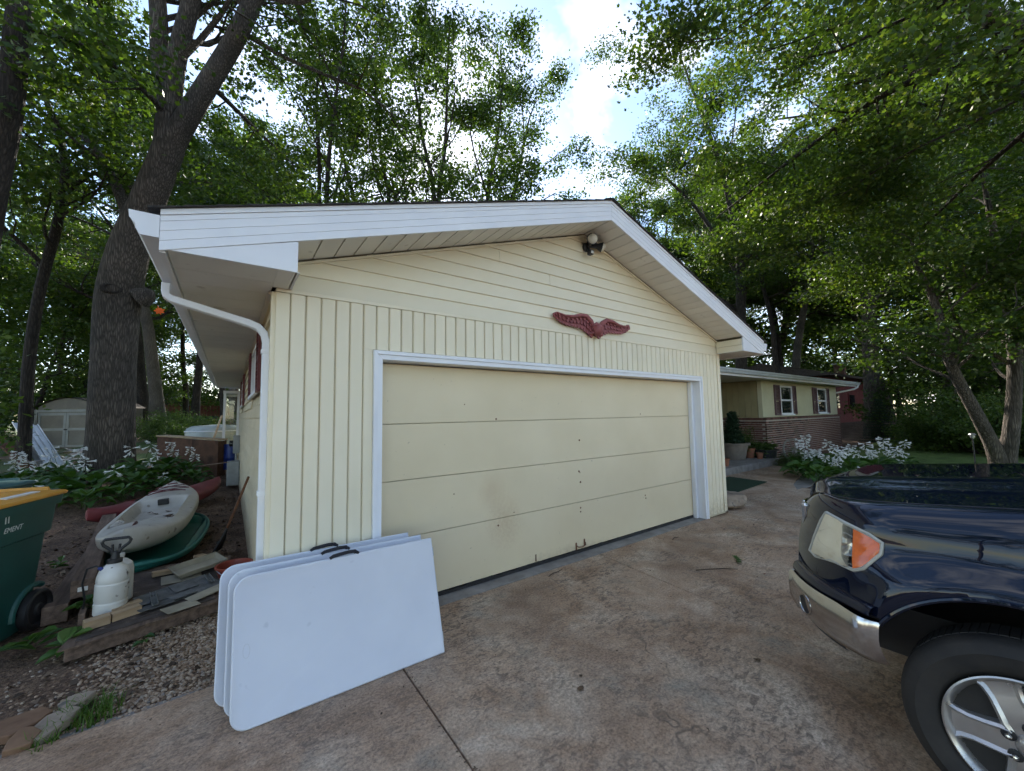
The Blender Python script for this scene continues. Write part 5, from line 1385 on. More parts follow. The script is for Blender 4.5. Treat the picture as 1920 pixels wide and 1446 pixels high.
quad_slab([(-0.98, 0.98), (-0.32, 1.17), (-0.26, 1.9), (-0.95, 1.8)], 0.1085, 0.114, 0.02, 3).build('felt', M['felt'], pal)

# scraps on the platform
M['slate'] = pm('grey_shingle_scrap', [(0.075, 0.077, 0.075, 1), (0.14, 0.142, 0.138, 1)], scale=14, rough=0.9, bump=0.6, bscale=200, bdist=0.003, vary=0.2)
M['zinc'] = pm('grey_metal_strip', [(0.13, 0.14, 0.14, 1), (0.24, 0.25, 0.25, 1)], scale=10, rough=0.5, metal=0.5, bump=0.1)
M['siding_scrap'] = pm('dirty_cream_scrap', [(0.24, 0.215, 0.16, 1), (0.40, 0.36, 0.27, 1)], scale=5, rough=0.7, bump=0.2)
def scrap(name, label, c, size, rot, mat, cat, group=None, bev=0.003):
    if c[1] < 1.6: c = (-0.56 + (c[0] + 0.50) * 1.12, 1.36 + (c[1] - 1.36) * 1.12, c[2]); size = (size[0] * 1.14, size[1] * 1.14, size[2])
    mb = MB(); sx, sy, sz = size; mb.box(-sx / 2, sx / 2, -sy / 2, sy / 2, -sz / 2, sz / 2)
    o = mb.build(name, mat, bevel=bev); o.location = c; o.rotation_euler = rot
    return tag(o, label, cat, group)
Zp = 0.114
scrap('shingle', 'large grey shingle offcut at the bottom of the scrap pile', (-0.50, 1.42, Zp + 0.012), (0.46, 0.34, 0.006), (R(1), R(-2), R(24)), M['slate'], 'shingle')
scrap('shingle', 'square grey shingle lying left on the scrap pile', (-0.655, 1.34, Zp + 0.030), (0.19, 0.17, 0.007), (R(4), R(3), R(20)), M['slate'], 'shingle')
scrap('shingle', 'square grey shingle lying right on the scrap pile', (-0.485, 1.47, Zp + 0.030), (0.15, 0.17, 0.007), (R(3), R(-3), R(20)), M['slate'], 'shingle')
scrap('shingle', 'curled shingle piece nearest the camera left of centre', (-0.62, 1.18, Zp + 0.024), (0.20, 0.11, 0.007), (R(-4), R(2), R(24)), M['slate'], 'shingle')
scrap('shingle', 'small shingle piece nearest the camera at the right', (-0.475, 1.27, Zp + 0.030), (0.15, 0.11, 0.007), (R(-5), R(-2), R(26)), M['slate'], 'shingle')
def channel(label, c, L_, rot):
    mb = MB(); mb.box(-0.02, 0.02, -L_ / 2, L_ / 2, 0, 0.003); mb.box(-0.02, -0.016, -L_ / 2, L_ / 2, 0.0035, 0.018); mb.box(0.016, 0.02, -L_ / 2, L_ / 2, 0.0035, 0.018); mb.box(-0.002, 0.002, -L_ / 2, L_ / 2, 0.0035, 0.010)
    o = mb.build('metal_channel', M['zinc']); o.location = c; o.rotation_euler = rot; return tag(o, label, 'metal strip')
channel('long grey metal channel at the left of the shingles', (-0.72, 1.28, Zp + 0.036), 0.36, (R(-3), 0, R(9)))
channel('short grey metal channel on top of the shingles', (-0.36, 1.50, Zp + 0.042), 0.19, (R(3), 0, R(14)))
scrap('siding_offcut', 'dirty cream siding offcut at the front of the platform', (-0.47, 1.07, Zp + 0.012), (0.20, 0.11, 0.006), (R(5), R(4), R(30)), M['siding_scrap'], 'siding offcut')
scrap('siding_offcut', 'long cream siding offcut beside the leaning tables', (-0.33, 1.22, Zp + 0.020), (0.24, 0.10, 0.006), (R(4), R(-3), R(32)), M['siding_scrap'], 'siding offcut')
scrap('siding_offcut', 'pale flat sheet lying behind the shingle pile', (-0.58, 1.80, Zp + 0.012), (0.30, 0.22, 0.006), (R(2), R(2), R(6)), M['siding_scrap'], 'siding offcut')
scrap('wood_block', 'cut wooden block in front of the white sprayer', (-0.905, 1.10, Zp + 0.031), (0.12, 0.075, 0.06), (0, 0, R(18)), M['wood_raw'], 'wood block')
scrap('wood_block', 'wooden block between sprayer block and shingles', (-0.775, 1.16, Zp + 0.028), (0.15, 0.075, 0.055), (0, 0, R(24)), M['wood_raw'], 'wood block')
scrap('wood_block', 'rear wooden block touching the metal channel', (-0.79, 1.27, Zp + 0.026), (0.16, 0.06, 0.05), (0, 0, R(28)), M['wood_raw'], 'wood block')
scrap('wood_board', 'pale short board lying toward the garage wall', (-0.37, 2.12, Zp + 0.06), (0.10, 0.34, 0.025), (R(4), R(6), R(42)), M['wood_raw'], 'board')
scrap('wood_board', 'split brown board under the teal boat', (-0.72, 2.02, Zp + 0.03), (0.20, 0.06, 0.04), (R(4), R(3), R(12)), M['wood_raw'], 'board')
tr2 = thing('metal_tray', 'shallow dented grey tray upside the scrap heap', 'tray', (0, 0, 0))
mb = MB(); mb.grid([[( -0.20, -0.12, 0.045), (0.20, -0.12, 0.045), (0.20, 0.12, 0.045), (-0.20, 0.12, 0.045)], [(-0.18, -0.10, 0.0), (0.18, -0.10, 0.0), (0.18, 0.10, 0.0), (-0.18, 0.10, 0.0)]], wrap=True)
mb.add([(-0.18, -0.10, 0.0), (0.18, -0.10, 0.0), (0.18, 0.10, 0.0), (-0.18, 0.10, 0.0)], [(0, 1, 2, 3)])
mb.build('pan', M['siding_scrap'], tr2)
MB().tube([(-0.20, -0.12, 0.045), (0.20, -0.12, 0.045), (0.20, 0.12, 0.045), (-0.20, 0.12, 0.045), (-0.20, -0.12, 0.045)], 0.006, 6).build('rim', M['siding_scrap'], tr2)
tr2.location = (-0.46, 1.88, Zp + 0.05); tr2.rotation_euler = (R(8), R(-4), R(24)); tr2['label'] = 'shallow dirty cream tray behind the shingle pile'
M['redplastic'] = pm('red_bucket_plastic', [(0.22, 0.035, 0.02, 1), (0.30, 0.06, 0.035, 1)], scale=4, rough=0.5, bump=0.1)
bk = thing('bucket', 'red plastic basin by the foot of the downspout', 'bucket', (-0.17, 1.62, 0))
T = Matrix.Translation((-0.17, 1.62, 0.0))
MB().lathe([(0.10, 0.0), (0.105, 0.004), (0.145, 0.20), (0.158, 0.202), (0.158, 0.214), (0.142, 0.214), (0.10, 0.02), (0.0, 0.02)], 28, T).build('shell', M['redplastic'], bk, smooth=35)
MB().tube([(-0.17 + 0.15 * math.cos(a), 1.62 + 0.15 * math.sin(a), 0.205 - 0.07 * math.sin(a) ** 2) for a in np.linspace(R(185), R(355), 14)], 0.004, 6).build('bail', M['steel'], bk)

# pump sprayer
M['jug'] = pm('milky_plastic', [(0.56, 0.55, 0.51, 1), (0.68, 0.67, 0.63, 1)], scale=4, rough=0.45, bump=0.08, speck=(13, 0.665, (0.12, 0.10, 0.08, 1)))
M['blue'] = pm('blue_plastic', [(0.01, 0.025, 0.13, 1), (0.02, 0.04, 0.2, 1)], scale=5, rough=0.4, bump=0.05)
sp_ = thing('garden_sprayer', 'dirty white pump sprayer with black handle on the platform', 'sprayer', (-0.985, 1.30, Zp))
T = Matrix.Translation((-0.985, 1.30, Zp)) @ Matrix.Rotation(R(2), 4, 'Y')
MB().lathe([(0.0, 0.004), (0.088, 0.0), (0.098, 0.012), (0.100, 0.09), (0.095, 0.098), (0.095, 0.104), (0.1, 0.112), (0.101, 0.235), (0.096, 0.243), (0.096, 0.249), (0.1, 0.257), (0.097, 0.30), (0.082, 0.345), (0.055, 0.372), (0.042, 0.385), (0.042, 0.41), (0.0, 0.41)], 32, T).build('tank', M['jug'], sp_, smooth=32)
cp = MB().lathe([(0.047, 0.388), (0.047, 0.415), (0.03, 0.42), (0.026, 0.45), (0.020, 0.475), (0.0, 0.475)], 20, T).build('pump_cap', M['black'], sp_, smooth=30)
MB().tube([T @ Vector(p) for p in ((-0.015, 0, 0.45), (-0.03, 0, 0.49), (-0.075, 0, 0.53), (-0.085, 0, 0.555), (-0.07, 0, 0.575), (0.07, 0, 0.575), (0.085, 0, 0.555), (0.075, 0, 0.53), (0.03, 0, 0.49), (0.015, 0, 0.45))], 0.0115, 8).build('handle', M['black'], sp_, smooth=True)
for s in (-1, 1): MB().tube([T @ Vector((s * 0.018, 0, 0.46)), T @ Vector((s * 0.022, 0, 0.53))], 0.008, 6).build('pump_rod', M['black'], sp_)
MB().tube([T @ Vector(p) for p in ((-0.06, -0.03, 0.36), (-0.10, -0.03, 0.385), (-0.15, -0.02, 0.37), (-0.175, 0.02, 0.25), (-0.16, 0.06, 0.12), (-0.17, 0.10, 0.02), (-0.10, 0.20, 0.01))], 0.007, 8).build('hose', M['black'], sp_, smooth=True)
MB().lathe([(0.014, 0), (0.014, 0.03), (0.008, 0.04), (0, 0.04)], 10, T @ Matrix.Translation((-0.055, -0.03, 0.345)) @ Matrix.Rotation(R(-50), 4, 'Y')).build('hose_nut', M['blue'], sp_)
j2 = thing('plastic_jug', 'second milky plastic jug just behind the sprayer', 'jug', (-1.0, 1.52, Zp))
MB().lathe([(0.0, 0), (0.085, 0.0), (0.095, 0.015), (0.096, 0.26), (0.085, 0.31), (0.05, 0.345), (0.03, 0.355), (0.03, 0.375), (0.0, 0.375)], 26, Matrix.Translation((-0.98, 1.53, Zp))).build('tank', M['jug'], j2, smooth=32)
MB().lathe([(0.034, 0.372), (0.034, 0.395), (0.0, 0.397)], 18, Matrix.Translation((-0.98, 1.53, Zp))).build('cap', M['jug'], j2, smooth=32)

# broom rake against the side wall
rk = thing('rake', 'dark leaf rake leaning on the garage side wall', 'rake', (-0.32, 2.85, 0))
MB().tube([(-0.045, 2.45, 0.95), (-0.15, 2.60, 0.60), (-0.235, 2.72, 0.33)], 0.014, 8).build('shaft', M['rust'], rk, smooth=True)
ti = MB()
for k in range(15):
    a = (k - 7) / 7
    ti.tube([(-0.235, 2.72, 0.33), (-0.28 + 0.03 * a, 2.78 + 0.07 * a, 0.17), (-0.335 + 0.05 * a, 2.86 + 0.15 * a, 0.03), (-0.36 + 0.05 * a, 2.86 + 0.16 * a, 0.0)], [0.007, 0.009, 0.008, 0.004], 5)
ti.build('tines', M['black'], rk, smooth=True)
MB().tube([(-0.33, 2.71, 0.17), (-0.25, 2.86, 0.17)], 0.008, 6).build('cross_bar', M['black'], rk)

# plywood bin, condenser, meter, stuff behind
pb = thing('plywood_bin', 'low stained plywood bin behind the white hostas', 'bin', (-1.1, 10.8, 0.3))
q0, q1, q2, q3 = Vector((-1.88, 11.55, 0)), Vector((-0.48, 10.0, 0)), Vector((0.0 - .30, 10.3, 0)), Vector((-1.7, 11.95, 0))
def wallp(a, b_, z0, z1a, z1b, th):
    n = (b_ - a).normalized().cross(Vector((0, 0, 1))) * th
    mb = MB(); mb.add([a + Vector((0, 0, z0)), b_ + Vector((0, 0, z0)), b_ + Vector((0, 0, z1b)), a + Vector((0, 0, z1a)), a - n + Vector((0, 0, z0)), b_ - n + Vector((0, 0, z0)), b_ - n + Vector((0, 0, z1b)), a - n + Vector((0, 0, z1a))], [(0, 1, 2, 3), (7, 6, 5, 4), (3, 2, 6, 7), (0, 4, 5, 1), (0, 3, 7, 4), (1, 5, 6, 2)]); return mb
mid = q0.lerp(q1, 0.58)
wallp(q0, mid, 0.1, 1.17, 1.10, 0.02).build('panel', M['plywood'], pb); wallp(mid + (q1 - q0).normalized() * 0.006, q1, 0.1, 1.10, 1.05, 0.02).build('panel', M['plywood'], pb)
wallp(q0 + Vector((0.02, 0.03, 0)), q3, 0.1, 1.16, 1.16, 0.02).build('panel', M['plywood'], pb); wallp(q1 + Vector((0.0, 0.03, 0)), q2, 0.1, 1.04, 1.04, 0.02).build('panel', M['plywood'], pb)
MB().add([q0 + Vector((-.03, -.03, 1.178)), q1 + Vector((.03, -.03, 1.058)), q2 + Vector((.03, .05, 1.058)), q3 + Vector((-.03, .05, 1.178)), q0 + Vector((-.03, -.03, 1.205)), q1 + Vector((.03, -.03, 1.085)), q2 + Vector((.03, .05, 1.085)), q3 + Vector((-.03, .05, 1.205))], [(0, 3, 2, 1), (4, 5, 6, 7), (0, 1, 5, 4), (1, 2, 6, 5), (2, 3, 7, 6), (3, 0, 4, 7)]).build('lid', M['wood_raw'], pb)
tag(timber('thin pole lying against the plywood bin', (-1.5, 9.35, 0.42), (-0.12, 9.0, 0.55), 0.025, 0.025, M['wood_old'], 'pole', 'pole', bev=0.003), None)
bd_ = thing('blue_drum', 'dark blue drum squeezed beside the plywood bin', 'drum', (-0.22, 10.15, 0.1))
MB().lathe([(0.0, 0), (0.15, 0), (0.155, 0.02), (0.155, 0.30), (0.162, 0.31), (0.155, 0.32), (0.155, 0.66), (0.15, 0.68), (0.0, 0.68)], 22, Matrix.Translation((-0.20, 10.25, 0.25))).build('shell', M['blue'], bd_, smooth=35)
MB().lathe([(0.16, 0.675), (0.165, 0.69), (0.0, 0.695)], 22, Matrix.Translation((-0.20, 10.25, 0.25))).build('lid', M['blue'], bd_, smooth=35)
M['greybox'] = pm('grey_enclosure', [(0.21, 0.22, 0.21, 1), (0.30, 0.31, 0.30, 1)], scale=4, rough=0.5, bump=0.05)
mt_ = thing('meter_box', 'grey electric meter box with conduit on the side wall', 'meter box', (-0.1, 8.9, 0.5))
MB().box(-0.16, -0.019, 8.75, 9.05, 0.78, 1.22).build('enclosure', M['greybox'], mt_, bevel=0.012)
MB().lathe([(0.075, 0), (0.075, 0.06), (0.06, 0.075), (0, 0.078)], 20, Matrix.Translation((-0.161, 8.9, 1.02)) @ Matrix.Rotation(R(-90), 4, 'Y')).build('meter', M['darkglass'], mt_, smooth=30)
MB().tube([(-0.09, 8.9, 0.779), (-0.09, 8.9, 0.05)], 0.025, 10).build('conduit', M['greybox'], mt_, smooth=True)
tb_ = MB().box(-0.27, -0.021, 8.25, 8.62, 0.06, 0.62).build('utility_box', M['greybox'], bevel=0.02); tag(tb_, 'dark grey utility box low on the side wall', 'utility box')
M['clearpl'] = pm('pale_plastic_cover', [(0.30, 0.34, 0.33, 1), (0.42, 0.47, 0.45, 1)], scale=3, rough=0.25, bump=0.3, bscale=8, bdist=0.02)
cv = thing('covered_spa', 'rounded pale covered tub behind the plywood bin', 'covered tub', (-0.5, 14.3, 0.35))
MB().lathe([(0.85, 0), (0.88, 0.05), (0.90, 0.9), (0.86, 1.02), (0.7, 1.10), (0.0, 1.14)], 28, Matrix.Translation((-0.6, 14.4, 0.30))).build('cover', M['clearpl'], cv, smooth=50)
MB().tube([(-0.6 + 0.9 * math.cos(a), 14.4 + 0.9 * math.sin(a), 1.22) for a in np.linspace(0, 2 * math.pi, 36)], 0.02, 6, cap=False).build('hoop', M['white'], cv)
timber('reddish board leaning on the covered tub', (-0.75, 13.1, 0.6), (-0.45, 13.25, 1.75), 0.09, 0.03, M['wood_raw'], 'board', 'board', bev=0.003)

# shed, panels, rubble
M['shed'] = pm('shed_panel', [(0.21, 0.18, 0.14, 1), (0.28, 0.245, 0.19, 1)], scale=2, rough=0.7, bump=0.15, vary=0.05)
M['shed_trim'] = pm('shed_trim', [(0.34, 0.33, 0.29, 1), (0.42, 0.41, 0.365, 1)], scale=3, rough=0.7, bump=0.1)
shd = thing('garden_shed', 'tan garden shed with double doors and arched top', 'shed', (-6.6, 24.0, 0.4))
sb_ = Vector((-7.75, 25.1, 0.36)); se_ = Vector((-5.25, 23.4, 0.36)); sx_ = (se_ - sb_).normalized(); sn = Vector((-sx_.y, sx_.x, 0))
SWd = (se_ - sb_).length
def SP(a, d, z): p = sb_ + sx_ * a + sn * d; return (p.x, p.y, 0.36 + z)
def sbox(a0, a1, d0, d1, z0, z1): return MB().add([SP(a0, d0, z0), SP(a1, d0, z0), SP(a1, d1, z0), SP(a0, d1, z0), SP(a0, d0, z1), SP(a1, d0, z1), SP(a1, d1, z1), SP(a0, d1, z1)], [(0, 3, 2, 1), (4, 5, 6, 7), (0, 1, 5, 4), (1, 2, 6, 5), (2, 3, 7, 6), (3, 0, 4, 7)])
sbox(0, SWd, 0, 2.2, -0.1, 1.88).build('wall', M['shed'], shd)
arch = [(0, 1.885)] + [(SWd * t_, 1.885 + 0.50 * math.sin(math.pi * t_) ** 0.9) for t_ in np.linspace(0.0, 1.0, 15)] + [(SWd, 1.885)]
MB().extrude([SP(a, 0.0, z) for a, z in arch[1:-1]], sn * 2.2).build('gable', M['shed'], shd)
rf = MB(); rf.grid([[SP(-0.08 + (SWd + .16) * t_, d, 1.90 + 0.52 * math.sin(math.pi * t_) ** 0.9) for t_ in np.linspace(0, 1, 17)] for d in (-0.12, 2.3)]); rf.build('roof', M['shingle_brown'], shd, smooth=True)
for a0, a1, z0, z1 in ((0.0, 0.14, 0, 1.84), (SWd - .14, SWd, 0, 1.84), (0.14, SWd - .14, 1.72, 1.84)): sbox(a0, a1, -0.04, -0.002, z0, z1).build('trim', M['shed_trim'], shd)
dm = SWd / 2 - 0.0
for a0, a1 in ((0.20, dm - 0.01), (dm + 0.01, SWd - 0.20)):
    dr_ = sbox(a0, a1, -0.03, -0.003, 0.06, 1.68).build('door', M['shed'], shd)
    for b0, b1, z0, z1 in ((a0, a0 + .12, .06, 1.68), (a1 - .12, a1, .06, 1.68), (a0 + .12, a1 - .12, 1.56, 1.68), (a0 + .12, a1 - .12, 0.84, 0.96), (a0 + .12, a1 - .12, .06, .16)):
        sbox(b0, b1, -0.055, -0.031, z0, z1).build('rail', M['shed_trim'], dr_)
sbox(dm - 0.07, dm + 0.07, -0.075, -0.056, 0.86, 0.92).build('latch', M['black'], shd)
M['alu'] = pm('pale_aluminium', [(0.60, 0.62, 0.63, 1), (0.74, 0.75, 0.76, 1)], scale=5, rough=0.35, metal=0.5, bump=0.05)
for k, (lb, dx) in enumerate((('ribbed pale metal sheet leaning at the far left, rear one', 0.0), ('ribbed pale metal sheet leaning at the far left, front one', 0.24))):
    pn = thing('ribbed_metal_sheet', lb, 'metal sheet', (0, 0, 0), 'leaning metal sheets')
    mb = MB(); mb.box(-0.16, 0.16, 0, 1.62, 0, 0.012); mb.build('sheet', M['alu'], pn)
    for xx in (-0.165, -0.05, 0.05, 0.165): MB().box(xx - 0.012, xx + 0.012, 0, 1.64, 0.0125, 0.04).build('flange', M['alu'], pn)
    a = Vector((-4.0 + dx * .8, 11.95 - dx * .8, 0.50 - 0.03 * k)); b_ = Vector((-4.85 + dx * .8, 13.0 - dx * .8, 1.78 - 0.12 * k))
    pn.location = a; pn.rotation_euler = (b_ - a).to_track_quat('Y', 'Z').to_euler()
tm = timber('rust brown plank leaning below the pale metal sheets', (-4.0, 11.4, 0.25), (-4.95, 12.3, 1.25), 0.22, 0.04, M['rust'], 'plank', 'plank')
random.seed(5)
M['rubble'] = pm('broken_siding', [(0.30, 0.26, 0.22, 1), (0.50, 0.45, 0.40, 1)], scale=5, rough=0.8, bump=0.2, vary=0.4)
for i in range(16):
    c = (-3.75 + random.gauss(0, .35), 13.0 + random.gauss(0, .4), 0.62 + random.uniform(0, 0.22) - 0.0)
    scrap('broken_board', 'broken pale board in the debris heap left of the big tree', c, (random.uniform(.3, .6), random.uniform(.1, .2), .02), (random.uniform(-.4, .4), random.uniform(-.3, .3), random.uniform(0, 3)), M['rubble'], 'board', 'boards in the debris heap', bev=0.0)
mb = MB(); mb.lathe([(1.2, 0.0), (0.9, 0.2), (0.4, 0.3), (0, 0.32)], 14, Matrix.Translation((-3.75, 13.1, 0.28))); structure(mb.build('debris_mound', M['soil'], smooth=60))
# ------------------------------------------------------------------ leaf and plant materials
def leaf_mat(name, stops, trans=(1.9, 2.05, 0.6), tf=0.34, rough=0.5):
    mt, nt, b = nmat(name); ln = nt.links.new
    at = N(nt, 'ShaderNodeAttribute', attribute_name='tone')
    oi = nt.nodes.new('ShaderNodeObjectInfo')
    ad = N(nt, 'ShaderNodeMath', operation='MULTIPLY_ADD'); ad.inputs[1].default_value = 0.22; ln(oi.outputs['Random'], ad.inputs[0]); 
    sb = N(nt, 'ShaderNodeMath', operation='SUBTRACT'); sb.inputs[1].default_value = 0.11
    ln(at.outputs['Fac'], ad.inputs[2]); ln(ad.outputs[0], sb.inputs[0])
    rp = ramp(nt, stops); ln(sb.outputs[0], rp.inputs[0])
    ln(rp.outputs[0], b.inputs['Base Color'])
    b.inputs['Roughness'].default_value = rough; b.inputs['Specular IOR Level'].default_value = 0.35
    tr = N(nt, 'ShaderNodeBsdfTranslucent')
    mx = N(nt, 'ShaderNodeMixRGB', blend_type='MULTIPLY'); mx.inputs['Fac'].default_value = 1; mx.inputs['Color2'].default_value = (trans[0], trans[1], trans[2], 1)
    ln(rp.outputs[0], mx.inputs['Color1']); ln(mx.outputs[0], tr.inputs['Color'])
    ms = nt.nodes.new('ShaderNodeMixShader'); ms.inputs[0].default_value = tf
    out = nt.nodes['Material Output']
    ln(b.outputs[0], ms.inputs[1]); ln(tr.outputs[0], ms.inputs[2]); ln(ms.outputs[0], out.inputs['Surface'])
    return mt
M['leaf'] = leaf_mat('maple_foliage', [(0.05, (0.022, 0.044, 0.011)), (0.45, (0.045, 0.082, 0.018)), (0.80, (0.078, 0.122, 0.026)), (1.0, (0.13, 0.155, 0.036))])
M['leaf_dark'] = leaf_mat('dark_foliage', [(0.05, (0.024, 0.044, 0.014)), (0.5, (0.046, 0.080, 0.022)), (0.9, (0.076, 0.118, 0.032)), (1.0, (0.11, 0.14, 0.04))])
M['leaf_pale'] = leaf_mat('pale_foliage', [(0.05, (0.030, 0.056, 0.016)), (0.5, (0.058, 0.10, 0.024)), (0.9, (0.098, 0.145, 0.034)), (1.0, (0.14, 0.17, 0.045))])
M['needle'] = leaf_mat('evergreen_foliage', [(0.0, (0.008, 0.022, 0.010)), (0.6, (0.018, 0.045, 0.020)), (1.0, (0.035, 0.07, 0.03))], tf=0.1)
M['hosta'] = leaf_mat('hosta_leaf', [(0.0, (0.030, 0.075, 0.016)), (0.5, (0.05, 0.115, 0.026)), (1.0, (0.085, 0.155, 0.036))], tf=0.25, rough=0.38)
M['grass'] = leaf_mat('grass_blade', [(0.0, (0.045, 0.10, 0.014)), (0.6, (0.09, 0.16, 0.028)), (1.0, (0.15, 0.20, 0.05))], tf=0.3)
M['petal'] = pm('white_petal', [(0.70, 0.70, 0.66, 1), (0.80, 0.80, 0.77, 1)], scale=9, rough=0.6, bump=0)
M['stem'] = pm('green_stem', [(0.06, 0.10, 0.025, 1), (0.10, 0.14, 0.04, 1)], scale=6, rough=0.6, bump=0)
M['bark'] = None
def bark_mat(name, c0, c1, sc, bump=1.0, ridge=0.016):
    mt, nt, b = nmat(name); ln = nt.links.new
    tc = nt.nodes.new('ShaderNodeTexCoord'); mp = N(nt, 'ShaderNodeMapping'); mp.inputs['Scale'].default_value = (1, 1, 0.085); ln(tc.outputs['Object'], mp.inputs['Vector'])
    n0 = N(nt, 'ShaderNodeTexNoise', Scale=3, Detail=2); ln(tc.outputs['Object'], n0.inputs['Vector'])
    va = N(nt, 'ShaderNodeVectorMath', operation='MULTIPLY_ADD'); va.inputs[1].default_value = (0.045, 0.045, 0.035); ln(n0.outputs['Color'], va.inputs[0]); ln(mp.outputs[0], va.inputs[2])
    vo = N(nt, 'ShaderNodeTexVoronoi', Scale=sc, feature='DISTANCE_TO_EDGE'); ln(va.outputs[0], vo.inputs['Vector'])
    n1 = N(nt, 'ShaderNodeTexNoise', Scale=sc * 2.2, Detail=3, Roughness=0.7); ln(va.outputs[0], n1.inputs['Vector'])
    r0 = ramp(nt, [(0.0, (0.12, 0.12, 0.12)), (0.36, (1, 1, 1))]); ln(vo.outputs['Distance'], r0.inputs[0])
    mu = N(nt, 'ShaderNodeMath', operation='MULTIPLY'); ln(r0.outputs[0], mu.inputs[0]); ln(n1.outputs['Fac'], mu.inputs[1])
    rc = ramp(nt, [(0.03, c0), (0.60, c1)]); ln(mu.outputs[0], rc.inputs[0])
    n2 = N(nt, 'ShaderNodeTexNoise', Scale=1.4, Detail=2); ln(tc.outputs['Object'], n2.inputs['Vector'])
    r2 = ramp(nt, [(0.35, (0.75, 0.75, 0.72)), (0.7, (1.25, 1.22, 1.15))]); ln(n2.outputs['Fac'], r2.inputs[0])
    mx = N(nt, 'ShaderNodeMixRGB', blend_type='MULTIPLY'); mx.inputs['Fac'].default_value = 1; ln(rc.outputs[0], mx.inputs['Color1']); ln(r2.outputs[0], mx.inputs['Color2'])
    ln(mx.outputs[0], b.inputs['Base Color']); b.inputs['Roughness'].default_value = 0.95
    bp = N(nt, 'ShaderNodeBump', Strength=bump, Distance=ridge * 2); ln(mu.outputs[0], bp.inputs['Height']); ln(bp.outputs[0], b.inputs['Normal'])
    return mt
M['bark'] = bark_mat('furrowed_bark', (0.035, 0.028, 0.023), (0.20, 0.17, 0.145), 28)
M['bark_grey'] = bark_mat('grey_bark', (0.075, 0.064, 0.054), (0.16, 0.14, 0.118), 34, 0.5)
M['bark_dark'] = bark_mat('dark_bark', (0.018, 0.015, 0.012), (0.075, 0.060, 0.050), 26, 0.8)

def tone_attr(me, vals):
    a = me.attributes.new('tone', 'FLOAT', 'FACE'); a.data.foreach_set('value', np.asarray(vals, dtype=np.float32))
RHOMB = np.array([(0, -1, 0), (0.62, -0.1, 0.14), (0, 1, 0.0), (-0.62, -0.1, 0.14)])
MAPLE = np.array([(0, -0.9, 0), (0.7, -0.5, .05), (0.45, -0.1, 0), (0.95, 0.3, .08), (0.35, 0.35, 0), (0, 1.05, .03), (-0.35, 0.35, 0), (-0.95, 0.3, .08), (-0.45, -0.1, 0), (-0.7, -0.5, .05)])
def leaves_mesh(name, cen, size, rng, tmpl=RHOMB, updown=0.75, tone=None, droop=0.0):
    """one quad-like leaf per centre; normals lean upwards, with scatter"""
    n = len(cen); k = len(tmpl)
    nz = rng.normal(size=(n, 3)) * updown; nz[:, 2] += 1.0
    nz /= np.linalg.norm(nz, axis=1)[:, None]
    t = rng.normal(size=(n, 3)); t[:, 2] -= droop
    t -= nz * (t * nz).sum(1)[:, None]; t /= np.linalg.norm(t, axis=1)[:, None]
    s = np.cross(t, nz)
    sz = (size * rng.uniform(0.5, 1.4, n))[:, None, None]
    V = cen[:, None, :] + sz * 0.5 * (tmpl[None, :, 0:1] * s[:, None, :] + tmpl[None, :, 1:2] * t[:, None, :] + tmpl[None, :, 2:3] * nz[:, None, :])
    me = bpy.data.meshes.new(name)
    me.vertices.add(n * k); me.vertices.foreach_set('co', V.reshape(-1).astype(np.float32))
    me.loops.add(n * k); me.loops.foreach_set('vertex_index', np.arange(n * k, dtype=np.int32))
    me.polygons.add(n); me.polygons.foreach_set('loop_start', np.arange(0, n * k, k, dtype=np.int32))
    try: me.polygons.foreach_set('loop_total', np.full(n, k, dtype=np.int32))
    except Exception: pass
    me.update(calc_edges=True)
    tv = rng.uniform(0, 1, n) if tone is None else tone
    tone_attr(me, tv)
    return me

# ------------------------------------------------------------------ ground cover by the drive
rng = np.random.RandomState(4)
def pebbles(name, n, area, size, cols, seed, zoff=0.0, dens=None):
    rn = np.random.RandomState(seed)
    bm = bmesh.new(); bmesh.ops.create_icosphere(bm, subdivisions=1, radius=1); bv = np.array([v.co[:] for v in bm.verts]); bf = np.array([[v.index for v in f.verts] for f in bm.faces]); bm.free()
    P = []
    while len(P) < n:
        x, y = rn.uniform(area[0], area[1]), rn.uniform(area[2], area[3])
        if dens is None or rn.uniform() < dens(x, y): P.append((x, y))
    P = np.array(P); m_ = len(bv)
    sc = size * rn.uniform(0.55, 1.25, (n, 1)) * np.stack([rn.uniform(.8, 1.3, n), rn.uniform(.7, 1.1, n), rn.uniform(.45, .75, n)], 1)
    an = rn.uniform(0, 6.28, n); ca, sa = np.cos(an), np.sin(an)
    L_ = bv[None] * sc[:, None, :]
    V = np.empty_like(L_); V[..., 0] = L_[..., 0] * ca[:, None] - L_[..., 1] * sa[:, None] + P[:, None, 0]; V[..., 1] = L_[..., 0] * sa[:, None] + L_[..., 1] * ca[:, None] + P[:, None, 1]
    zz_ = np.array([gz(x, y) for x, y in P]) + zoff + rn.uniform(0, 0.012, n); V[..., 2] = L_[..., 2] + zz_[:, None]
    F = (bf[None] + (np.arange(n) * m_)[:, None, None]).reshape(-1, 3)
    me = bpy.data.meshes.new(name); me.from_pydata(V.reshape(-1, 3).tolist(), [], F.tolist())
    tone_attr(me, np.repeat(rn.uniform(0, 1, n), len(bf)))
    me.polygons.foreach_set('use_smooth', [True] * len(me.polygons))
    return put(name, me, cols)
def tone_mat(name, stops, rough=0.85):
    mt, nt, b = nmat(name); at = N(nt, 'ShaderNodeAttribute', attribute_name='tone'); rp = ramp(nt, stops)
    nt.links.new(at.outputs['Fac'], rp.inputs[0]); nt.links.new(rp.outputs[0], b.inputs['Base Color']); b.inputs['Roughness'].default_value = rough
    return mt
